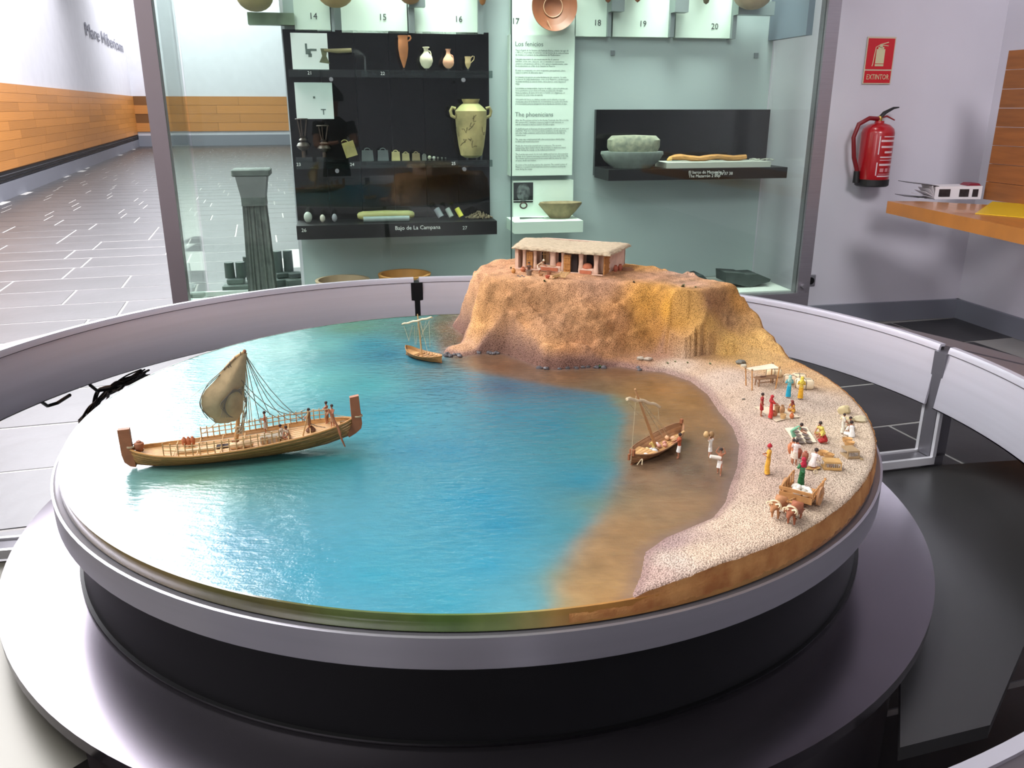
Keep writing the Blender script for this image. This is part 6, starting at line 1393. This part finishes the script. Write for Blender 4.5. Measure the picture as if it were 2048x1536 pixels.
for k, (dx, c) in enumerate(((-.006, (196, 160, 110)), (.006, (140, 108, 70)))):
    p = WP(1418, 869, W(1419, 914), (0, 1, 0)); tag(MB().ell((0, 0, 0), (.0062, .0065, .0078), 10, 7, jit=.07).build('carried_bundle', mat('cbundle_%d' % k, c, .85), None, loc=(p[0]+dx, p[1], p[2])), ['tan bundle on the wading man head, left half', 'dark brown bundle on the wading man head, right half'][k], 'bundle')
person('wading man in short white kilt carrying a white roll on his shoulder', 1438, 949, -1.9, 'walk', 'up', ('kilt', (230, 226, 218)), guess=.8)
p = WP(1432, 913, W(1438, 949), (0, 1, 0)); tag(MB().tube([(-.013, -.002, .001), (.010, -.002, -.003)], [.0042, .0045], n=9).build('carried_roll', mat('roll_white', (226, 218, 204), .8), None, loc=tuple(p)), 'white roll carried on the shoulder of the wading man', 'roll')
# ================================================================ market on the beach
M_cloth = mat('cream_canvas', (218, 204, 178), .85, var=.05, scale=40)
# canopy stall
zt = .83+.045
CQ = [W(1491, 736, zt), W(1504, 741, zt), W(1559, 736, zt), W(1545, 727, zt)]
f1, f2, f3, f4 = on_land(1492, 771), on_land(1504, 781), on_land(1551, 778), on_land(1541, 766)
base = on_land(1522, 775); t = thing('canopy_stall', 'market stall with cream canopy on four wooden poles at the foot of slope', 'stall', tuple(base)); tb0 = np.array(base)
CQ2 = [f1*[1, 1, 0], f2*[1, 1, 0], f3*[1, 1, 0], f4*[1, 1, 0]]
b = MB(); vs = []; n = 8
Q = [np.array([q[0], q[1], zt])-tb0 for q in (CQ[0], CQ[1], CQ[2], CQ[3])]
for lay in (0, 1):
    for j in range(n+1):
        for i in range(n+1):
            u_, v_ = i/n, j/n; p = (Q[0]*(1-u_)+Q[3]*u_)*(1-v_)+(Q[1]*(1-u_)+Q[2]*u_)*v_; p = p+[0, 0, -.004*math.sin(PI*u_)*math.sin(PI*v_)-.0008*lay]; vs.append(p)
q = (n+1)**2; f = []
for j in range(n):
    for i in range(n): a = j*(n+1)+i; f.append((a, a+1, a+n+2, a+n+1)); f.append((q+a, q+a+n+1, q+a+n+2, q+a+1))
per = [i for i in range(n)]+[j*(n+1)+n for j in range(n)]+[n*(n+1)+n-i for i in range(n)]+[(n-j)*(n+1) for j in range(n)]
for k in range(len(per)): a, c = per[k], per[(k+1) % len(per)]; f.append((a, c, q+c, q+a))
b.add(vs, f).build('canopy_cloth', M_cloth, t, 60)
for fp, cp in ((f1, Q[0]), (f2, Q[1]), (f3, Q[2]), (f4, Q[3])):
    MB().tube([fp-tb0, cp+[0, 0, .004]], .0016, n=6).build('pole', M_door, t); MB().ell(cp+[0, 0, .001], (.0035, .0035, .003), 7, 5).build('knot', mat('knot_grey', (150, 132, 108), .9), t)
# table in the stall
a, b_ = on_land(1512, 772), on_land(1550, 768); d = b_-a; ang = math.atan2(d[1], d[0]); L_ = float(np.linalg.norm(d[:2]))
t = thing('stall_table', 'narrow brown plank table under the cream canopy', 'table', tuple((a+b_)/2), ang)
M_tb = mat('grey_brown_plank', (150, 114, 84), .75, var=.2, scale=60, rnd=.12)
for k in range(3): MB().box((0, -.009+.009*k, .022), (L_*1.15, .0085, .0022)).build('table_board', M_tb, t, None)
for sx in (-1, 1):
    for sy in (-1, 1): MB().tube([(sx*L_*.46, sy*.009, 0), (sx*L_*.44, sy*.008, .021)], .0018, n=6).build('leg', M_tb, t)
MB().box((0, 0, .008), (L_*.9, .002, .002)).build('stretcher', M_tb, t, None)
for k, (dx, w_) in enumerate(((-.016, .004), (-.010, .003), (-.005, .0035))):
    p = (a+b_)/2+d/L_*dx; tag(MB().ell((0, 0, .024+w_*.4), (w_, w_*.7, w_*.6), 8, 5, jit=.15).build('goods', mat('goods_brown', (112, 78, 62), .8), None, loc=tuple(p)), ['leftmost brown lump of goods on the stall table', 'middle small brown lump on the stall table', 'rightmost brown lump of goods on the stall table'][k], 'goods')
def bale(lab, x, y, w_, d_, h_, ang, c=(222, 200, 164)):
    p = on_land(x, y); t = thing('rope_bound_bale', lab, 'bale', tuple(p), ang)
    MB().box((0, 0, h_/2), (w_, d_, h_), bev=h_*.14).build('bale_body', mat('bale_%d' % c[0], c, .85, var=.08, scale=50, bump=.3, bscale=100), t, 60)
    for dx in (0,): MB().tube([(dx, -d_*.52, 0), (dx, -d_*.515, h_*.9), (dx, -d_*.3, h_*1.02), (dx, d_*.3, h_*1.02), (dx, d_*.515, h_*.9), (dx, d_*.52, 0)], .0011, n=5).build('rope', M_roped, t)
    MB().tube([(-w_*.52, 0, 0), (-w_*.515, 0, h_*.9), (-w_*.3, 0, h_*1.03), (w_*.3, 0, h_*1.03), (w_*.515, 0, h_*.9), (w_*.52, 0, 0)], .0011, n=5).build('rope', M_roped, t)
bale('cream rope-bound bale behind the stall canopy', 1547, 752, .040, .030, .020, -.15, (214, 190, 150))
bale('cream rope-bound bale, farthest of the three right of the stall', 1597, 763, .034, .026, .022, -.2, (224, 204, 168))
bale('cream rope-bound bale between stall and the two women', 1579, 766, .030, .034, .022, -.15, (220, 196, 164))
bale('large cream bale directly behind the woman in yellow', 1608, 776, .044, .030, .025, -.05, (228, 210, 176))
Y_ = (214, 158, 30)
person('woman in turquoise robe and pale veil seen from behind near the bales', 1576, 796, 1.5, 'stand', 'front', ('robe', (20, 150, 178)), ('shawl', (96, 182, 190)), ('veil', (152, 190, 176)))
person('woman in golden robe and yellow veil beside the turquoise woman', 1600, 799, 1.3, 'stand', 'front', ('robe', Y_), ('shawl', (212, 180, 70)), ('veil', (214, 190, 70)))
person('dark-haired man in crimson tunic standing at left of the pot seller', 1521, 833, -.4, 'stand', 'down', ('tunic', (158, 28, 34)), guess=.82)
person('person in bright red robe and veil leaning toward the pots', 1540, 838, -.1, 'stand', 'reach', ('robe', (196, 52, 46)), None, ('veil', (176, 38, 44)))
person('seated pot seller in yellow with crossed legs on the gravel', 1585, 824, 3.6, 'sit', 'work', ('tunic', (206, 152, 42)), None, ('veil', (120, 50, 40)), h=.056)
def mat_sheet(name, lab, cs, g=.83, m=None, wav=.0006):
    P = [on_land(x, y, g) for x, y in cs]; c = sum(P)/4; b = MB(); vs = []; n = 8
    for lay in (0, 1):
        for j in range(n+1):
            for i in range(n+1):
                u_, v_ = i/n, j/n; p = (P[0]*(1-u_)+P[1]*u_)*(1-v_)+(P[3]*(1-u_)+P[2]*u_)*v_; z = land_z(p[0], p[1])+.0012+wav*math.sin(u_*9)*math.cos(v_*7)-.0006*lay
                if min(u_, 1-u_, v_, 1-v_) < .01: z += .001
                vs.append((p[0]-c[0], p[1]-c[1], z-c[2]))
    q = (n+1)**2; f = []
    for j in range(n):
        for i in range(n): a = j*(n+1)+i; f.append((a, a+1, a+n+2, a+n+1)); f.append((q+a, q+a+n+1, q+a+n+2, q+a+1))
    for k in range(len(per)): a, d_ = per[k], per[(k+1) % len(per)]; f.append((a, d_, q+d_, q+a))
    o = b.add(vs, f).build(name, m or mat('grey_cream_mat', (196, 180, 154), .9, var=.06, scale=60), None, 60, loc=tuple(c)); tag(o, lab, 'mat'); return o
n = 8
mat_sheet('ground_mat', 'cream cloth mat with jars in front of the red-robed person', [(1508, 815), (1570, 818), (1600, 836), (1552, 845)])
for x, y, h_, w_, k_, m_, lab in ((1553, 826, 14, 11, 'tub', M_pot2, 'brown jar behind the others beside the red-robed person'), (1563.5, 828, 17, 11, 'jar', M_pot2, 'tallest tan jar in middle of the first mat'), (1548, 833, 11, 12, 'jar', M_pot, 'squat dark red jar half hidden by the red robe'), (1565.5, 838, 9, 12, 'bowl', mat('cream_bowl_clay', (206, 170, 118), .8), 'cream bowl at near edge of the first mat'), (1583, 837, 10, 9, 'jar', mat('orange_jar', (190, 108, 62), .75), 'small orange jar at right corner of the first mat')):
    vessel('clay_jar', lab, x, y, h_, w_, m_, k_, zoff=.001)
person('person in green tunic bending over the cloth with dark plates', 1584, 886, -.35, 'bend', 'reach', ('tunic', (112, 164, 132)))
mat_sheet('plate_cloth', 'pale cloth with two rows of dark plates on gravel', [(1569, 858), (1614, 856), (1633, 886), (1590, 888)], m=M_cloth)
M_plate = mat('dark_slate_plate', (104, 92, 84), .6)
pl_ = []
for r in range(4):
    for c in range(2):
        x = 1591+c*15.5+r*3.6; y = 865.5+r*7.2+c*(-2.5 if r == 0 else 1.2) - c*2
        p = on_land(x, y)
        if not pl_:
            o = MB().lathe([(0, .0006), (.0045, 0), (.0075, .0022), (.0078, .0028), (.006, .0022), (0, .0014)], n=16).build('plate', M_plate, None, 60); pl_.append(o)
        else: o = pl_[0].copy(); COL.objects.link(o)
        o.location = (p[0], p[1], p[2]+.0012); tag(o, '%s plate of the %s row on the pale cloth' % (['farthest dark', 'second dark', 'third dark', 'nearest dark'][r], ['left', 'right'][c]), 'plate', 'dark plates on the pale cloth')
person('seated man in mustard tunic and dark beard behind the plates', 1641, 873, 3.5, 'sit', 'work', ('tunic', (196, 174, 92)), None, None, h=.066)
person('kneeling woman in yellow veil and red skirt at the plates', 1647, 886, 2.9, 'kneel', 'work', ('robe', (168, 36, 32)), ('shawl', (206, 186, 92)), ('veil', (212, 192, 88)))
# rocks at the edge
for k, (x, y, w_, h_, c, lab) in enumerate(((1687, 826, .016, .013, (190, 174, 132), 'big pale folded boulder near the right sand edge'), (1688, 838, .009, .005, (198, 184, 146), 'low pale stone in front of the big boulder'), (1720, 842, .018, .009, (190, 178, 146), 'crumpled pale stone at the very edge of the sand'), (1700, 843, .010, .008, (182, 168, 130), 'pale stone between boulder and crumpled stone'))):
    p = on_land(x, y); tag(MB().ell((0, 0, h_*.5), (w_, w_*.7, h_*1.05), 11, 8, jit=.16).build('boulder', mat('boulder_%d' % k, c, .9, var=.12, scale=60, bump=.5, bscale=90), None, 30, loc=tuple(p)), lab, 'rock')
person('child-sized figure in white standing beside baskets near sand edge', 1684, 867, -.4, 'stand', 'work', ('robe', (214, 208, 190)), h=.05)
person('figure in white seen from behind sitting by the upper baskets', 1702, 873, 1.8, 'sit', 'work', ('robe', (232, 230, 222)), h=.066)
person('small grey figure crouched behind the white-robed sitter', 1697, 858, -1.6, 'sit', 'front', ('robe', (176, 162, 134)), h=.058)
M_bask = mat('pale_basketry', (196, 152, 96), .85, var=.2, scale=90, bump=.6, bscale=120)
for x, y, lab in ((1694, 884, 'oval basket, upper of two behind the near cage at right edge'), (1698, 891, 'oval basket, lower of two, touching the grey cage'), (1645, 910, 'tall-rimmed basket at upper left of the wooden cage'), (1657, 916, 'round basket with handle just behind the wooden cage')):
    p = on_land(x, y); t = thing('oval_basket', lab, 'basket', tuple(p), -.2)
    MB().lathe([(0, 0), (.0085, 0), (.0115, .008), (.0115, .0095), (.0100, .0085), (.008, .003), (0, .0025)], n=18, sy=.72).build('basket_body', M_bask, t)
    if y in (916,): MB().tube([(.008*math.cos(a), 0, .009+.004*math.sin(a)) for a in np.linspace(0, PI, 9)], .001, n=5).build('handle', M_bask, t)
def cage(lab, x, y, w_, d_, h_, ang, m):
    p = on_land(x, y); t = thing('slatted_cage', lab, 'cage', tuple(p), ang)
    MB().box((0, 0, .0015), (w_, d_, .003)).build('cage_floor', m, t, None)
    MB().box((0, 0, h_-.0015), (w_*.94, d_*.96, .0035)).build('cage_lid', m, t, None)
    MB().box((0, -d_/2, .0035), (w_*1.0, .003, .0045)).build('front_sill', m, t, None)
    nb = 9
    for k in range(nb):
        for yy in (-d_*.42, d_*.42): MB().tube([(-w_*.42+w_*.84*k/(nb-1), yy, .003), (-w_*.42+w_*.84*k/(nb-1), yy, h_-.003)], .0007, n=5).build('bar', mat('cage_bar_grey', (176, 170, 164), .6), t)
    for xx in (-w_*.46, w_*.46): MB().box((xx, -d_*.42, h_/2), (.0025, .0025, h_)).build('corner_post', m, t, None)
    return p
M_cage = mat('yellow_cage_wood', (190, 150, 92), .7, var=.15, scale=60)
p = cage('yellow wooden slatted cage beside the kneeling man in white', 1662, 936, .036, .026, .018, -.12, M_cage)
for k in range(3): tag(MB().ell((-.008+.006*k, -.003, .006), (.003, .0025, .003)).build('caged_bird', mat('bird_%d' % k, [(214, 196, 180), (200, 150, 120), (220, 214, 204)][k], .8), None, loc=tuple(p)), ['pale bird in the yellow cage, leftmost', 'brownish bird in the yellow cage, middle', 'white bird in the yellow cage, rightmost'][k], 'bird')
cage('grey wooden slatted cage by the sand edge below two baskets', 1699, 912, .027, .034, .018, .1, mat('grey_cage_wood', (158, 132, 96), .75, var=.15, scale=60))
p = on_land(1712, 912); tag(MB().box((0, 0, .001), (.005, .045, .002), rz=.25).build('leaning_board', mat('lean_board', (170, 146, 104), .8), None, None, loc=tuple(p)), 'narrow board lying along right side of grey cage', 'board')
# customer, amphora group
person('man in long yellow robe and red cap standing alone on the beach', 1534, 950, 2.9, 'stand', 'front', ('robe', (214, 158, 52)), None, ('cap', (176, 28, 44)), h=.069)
for x, y, h_, w_, c, lab in ((1580, 907, 22, 12, (196, 120, 80), 'orange amphora at left of the amphora group'), (1597, 916, 20, 12, (156, 84, 62), 'dark red amphora behind the group, by the white-shirted man'), (1609, 924, 22, 13, (168, 98, 74), 'plump red-brown amphora nearest the kneeling man in white'), (1594, 895, 10, 8, (190, 106, 74), 'small orange jar at the back of the amphora group')):
    vessel('clay_amphora', lab, x, y, h_, w_, mat('amph_%d_%d' % (c[0], x), c, .75, var=.1, scale=60), 'amph')
person('man with orange shirt and white kilt holding an amphora', 1583, 926, -.5, 'stand', 'reach', ('kilt', (222, 206, 190)), ('shirt', (206, 130, 92)), None, h=.056)
person('man in white kilt with white top seen from behind, in amphora group', 1588, 931, 1.2, 'stand', 'work', ('kilt', (220, 204, 186)), ('shirt', (232, 214, 206)), None, h=.060)
person('kneeling man in white with dark hair in front of yellow cage', 1625, 936, .7, 'kneel', 'work', ('robe', (232, 220, 214)), None, None, h=.07)
p = on_land(1625, 939); t = thing('serving_board', 'shallow tan tray lying before the kneeling man in white', 'tray', tuple(p), .15)
MB().lathe([(0, 0), (.012, .001), (.017, .004), (.016, .0045), (.011, .002), (0, .0015)], n=20, sy=.5).build('tray_body', M_cage, t)
p = on_land(1631, 947); tag(MB().tube([(.004*math.cos(a), .002*math.sin(a), .004+.003*math.sin(a)) for a in np.linspace(0, 2*PI, 13)], .0011, n=5, cap=False).build('rope_ring', M_rope, None, loc=tuple(p)), 'small pale rope ring on gravel below the tray', 'ring')
person('carter in green robe and crimson headscarf standing behind the ox cart', 1601, 976, 1.9, 'stand', 'front', ('robe', (26, 98, 50)), ('shawl', (70, 138, 96)), ('veil', (176, 30, 56)), h=.066)
# ---- ox cart
zc_ = .855; A_, B_, C_ = W(1563, 980, zc_), W(1619, 1003, zc_), W(1643, 977, zc_)
cyaw = math.atan2(*((B_-C_)[[1, 0]])); ca0 = (A_+C_)/2; ca0[2] = land_z(ca0[0], ca0[1])
t = thing('ox_cart', 'wooden two-wheeled cart with slatted sides full of white sacks', 'cart', tuple(ca0), cyaw)
M_cart = mat('cart_wood', (186, 134, 80), .7, var=.2, scale=60, rnd=.1)
cw_, cl_, zf = float(np.linalg.norm((B_-A_)[:2]))*.92, float(np.linalg.norm((B_-C_)[:2]))*.95, .016
for k in range(5): MB().box((0, -cw_/2+cw_*(k+.5)/5, zf), (cl_, cw_/5*.94, .0025)).build('floor_board', M_cart, t, None)
MB().box((cl_/2, 0, zf+.004), (.003, cw_*1.1, .012)).build('front_board', M_cart, t, None); MB().box((cl_/2, 0, zf+.017), (.003, cw_*1.14, .006)).build('front_rail', M_cart, t, None)
for s in (-1, 1):
    MB().box((-.002, s*cw_/2, zf+.003), (cl_*1.05, .003, .007)).build('side_board', M_cart, t, None)
    MB().tube([(cl_*.52, s*cw_*.52, zf+.017), (-cl_*.62, s*cw_*.56, zf+.024)], .0017, n=6).build('top_rail', M_cart, t)
    for k in range(7):
        x = cl_*.46-cl_*.98*k/6; MB().tube([(x, s*cw_*.5, zf), (x-.001*k, s*cw_*.53, zf+.019+.0012*k)], .0014, n=6).build('stake', M_cart, t)
    o = MB().tube([(0, 0, -.002), (0, 0, .002)], [.0185]*2, n=22).build('wheel', mat('wheel_wood', (182, 134, 92), .7, var=.15, scale=60), t); o.rotation_euler = (PI/2, 0, 0); o.location = (-.006, s*(cw_/2+.006), .0185)
    o2 = MB().tube([(0, 0, -.004), (0, 0, .004)], [.004]*2, n=10).build('hub', M_cart, o)
    for q in range(2): MB().box((0, 0, .0), (.034, .003, .0052), rz=q*PI/2).build('wheel_batten', M_cart, o, None)
MB().tube([(-.006, -cw_/2-.008, .0185), (-.006, cw_/2+.008, .0185)], .0018, n=6).build('axle', M_cart, t)
MB().tube([(cl_*.3, 0, zf), (cl_*.5+.045, 0, .030)], .0022, n=6).build('draught_pole', M_cart, t)
MB().tube([(cl_*.5+.040, -.024, .030), (cl_*.5+.041, 0, .028), (cl_*.5+.040, .024, .030)], .0024, n=6).build('yoke', M_cart, t)
cyR = np.array([[math.cos(cyaw), -math.sin(cyaw), 0], [math.sin(cyaw), math.cos(cyaw), 0], [0, 0, 1]])
sk = [(-.012, -.014, .010), (.003, -.012, .009), (.013, -.003, .010), (.0, .004, .009), (-.012, .009, .009), (.010, .014, .009), (-.002, .017, .008), (-.016, -.002, .008), (.004, -.004, .008)]
sw_ = ['front left', 'front middle-left', 'front centre', 'central', 'rear right', 'front right', 'right side', 'rear', 'topmost']
for k, (x, y, r_) in enumerate(sk):
    z = zf+.001+r_*.55+(.008 if k == 8 else 0); p = ca0+cyR@np.array([x, y, z])
    tag(MB().ell((0, 0, 0), (r_, r_*.6, r_*.6), 10, 7, jit=.05, rz=k*1.3).build('white_sack', mat('white_sack_cloth', (222, 218, 206), .85, var=.05, scale=60), None, loc=tuple(p)), '%s white sack of the heap inside the ox cart' % sw_[k], 'sack', 'white sacks in the ox cart')
# ---- oxen
def ox(lab, px_, c):
    p = on_land(*px_); h = .040
    t = thing('draught_ox', lab, 'ox', tuple(p), cyaw); t.scale = (h, h, h); m = mat('ox_%d' % c[0], c, .75, var=.15, scale=6)
    J = {'rump': (-.62, 0, .66), 'belly': (-.25, 0, .62), 'chest': (.15, 0, .64), 'neck': (.42, 0, .74), 'poll': (.58, 0, .80), 'face': (.70, 0, .66), 'muzzle': (.78, 0, .52), 'tail1': (-.80, 0, .62), 'tail2': (-.84, 0, .25)}
    R = {'rump': .20, 'belly': .26, 'chest': .25, 'neck': .18, 'poll': .13, 'face': .11, 'muzzle': .085, 'tail1': .035, 'tail2': .03}
    E = [('rump', 'belly'), ('belly', 'chest'), ('chest', 'neck'), ('neck', 'poll'), ('poll', 'face'), ('face', 'muzzle'), ('rump', 'tail1'), ('tail1', 'tail2')]
    for s in (-1, 1):
        k = str(s); J.update({'fs'+k: (.20, .14*s, .50), 'fk'+k: (.22, .14*s, .27), 'fp'+k: (.20, .14*s, .10), 'fh'+k: (.23, .14*s, .03), 'hs'+k: (-.58, .15*s, .50), 'hk'+k: (-.48, .15*s, .38), 'hh'+k: (-.66, .15*s, .24), 'hp'+k: (-.62, .15*s, .09), 'ht'+k: (-.58, .15*s, .03), 'ea'+k: (.56, .14*s, .80), 'eb'+k: (.54, .26*s, .78)})
        R.update({'fs'+k: .11, 'fk'+k: .065, 'fp'+k: .045, 'fh'+k: .055, 'hs'+k: .14, 'hk'+k: .09, 'hh'+k: .055, 'hp'+k: .042, 'ht'+k: .055, 'ea'+k: .05, 'eb'+k: .02})
        E += [('chest', 'fs'+k), ('fs'+k, 'fk'+k), ('fk'+k, 'fp'+k), ('fp'+k, 'fh'+k), ('rump', 'hs'+k), ('hs'+k, 'hk'+k), ('hk'+k, 'hh'+k), ('hh'+k, 'hp'+k), ('hp'+k, 'ht'+k), ('poll', 'ea'+k), ('ea'+k, 'eb'+k)]
    names = list(J); ix = {n_: i for i, n_ in enumerate(names)}; me = bpy.data.meshes.new('tmp'); me.from_pydata([J[n_] for n_ in names], [(ix[a], ix[b]) for a, b in E], [])
    o = bpy.data.objects.new('tmp', me); COL.objects.link(o); o.modifiers.new('s', 'SKIN')
    if not me.skin_vertices: bm = bmesh.new(); bm.from_mesh(me); bm.verts.layers.skin.verify(); bm.to_mesh(me); bm.free()
    for n_ in names: sv = me.skin_vertices[0].data[ix[n_]]; sv.radius = (R[n_],)*2; sv.use_root = n_ == 'belly'
    md = o.modifiers.new('u', 'SUBSURF'); md.levels = 1; dg = bpy.context.evaluated_depsgraph_get(); r = bpy.data.meshes.new_from_object(o.evaluated_get(dg)); bpy.data.objects.remove(o)
    r.materials.clear(); r.materials.append(m); shade(r, 180); o = bpy.data.objects.new('body', r); COL.objects.link(o); o.parent = t
    for s in (-1, 1): MB().tube(catm([(.56, .08*s, .88), (.58, .22*s, .95), (.66, .30*s, .92), (.74, .26*s, .84)]), [.05, .05, .048, .046, .045, .042, .04, .038, .035, .032, .03, .026, .022, .018, .014, .01][:16], n=7).build('horn', mat('horn_cream', (224, 202, 160), .5), t)
    MB().tube([(.34+.05*math.sin(a), .26*math.cos(a), .72+.27*math.sin(a)) for a in np.linspace(-.5, PI+.5, 15)], .045, n=7).build('yoke_collar', mat('collar_cream', (226, 206, 168), .8), t)
    for s in (-1, 1): MB().ell((.66, .085*s, .72), (.02, .015, .02), 6, 4).build('eye', M_black, t)
ox('left brown ox of the pair, paler, yoked to the cart', (1553, 1034), (172, 118, 76)); ox('right reddish-brown ox of the pair, nearest the viewer', (1585, 1046), (150, 86, 56))
# ---- people on the plateau
person('dark seated potter in front of the left pillar of the house', 1058, 543, -1.6, 'sit', 'work', ('tunic', (110, 84, 70)), surf=on_plat(1058, 544), h=.062)
person('pale potter in white kilt turning a pole outside the house', 1078, 546, -.3, 'bend', 'reach', ('kilt', (214, 200, 180)), ('shirt', (170, 140, 110)), surf=on_plat(1078, 548), h=.060, head=('cap', (210, 196, 170)))
pw0 = on_plat(1082, 546); a_0 = WP(1070, 529, pw0, (0, 1, 0)); b_0 = WP(1112, 533, pw0, (0, 1, 0)); tag(MB().tube([(0, 0, 0), tuple(b_0-a_0)], .0011, n=6).build('turning_pole', M_stick, None, loc=tuple(a_0)), 'thin horizontal pole held by the pale potter', 'pole')
sp_ = on_land(968, 597, .96)
person('porter in white kilt climbing the cliff steps with a basket on his head', 968, 597, 1.9, 'walk', 'up', ('kilt', (224, 214, 196)), None, surf=WP(966, 595, sp_, (0, 1, 0)), h=.052, skin=M_skin2)
q = WP(970, 563, sp_, (0, 1, 0)); t = thing('carried_basket', 'brown basket with white goods on the climbing porter head', 'basket', tuple(q))
MB().lathe([(0, 0), (.006, 0), (.009, .006), (.008, .007), (.006, .004), (0, .004)], n=14).build('basket_body', mat('dark_basket', (128, 92, 64), .85), t)
for k in range(3): MB().ell((-.004+.004*k, 0, .0065), (.003, .003, .0025), 7, 5).build('goods', M_cloth, t)

# ---- the visitor taking the photograph, behind the lens (seen only mirrored in the case glass)
person('visitor in black t-shirt and dark cap photographing the model', 0, 0, PI/2, 'stand', 'front', ('tunic', (18, 18, 20)), None, ('cap', (24, 24, 26)), h=1.74, surf=(.0, -.42, 0), skin=mat('visitor_skin', (170, 120, 95), .6))
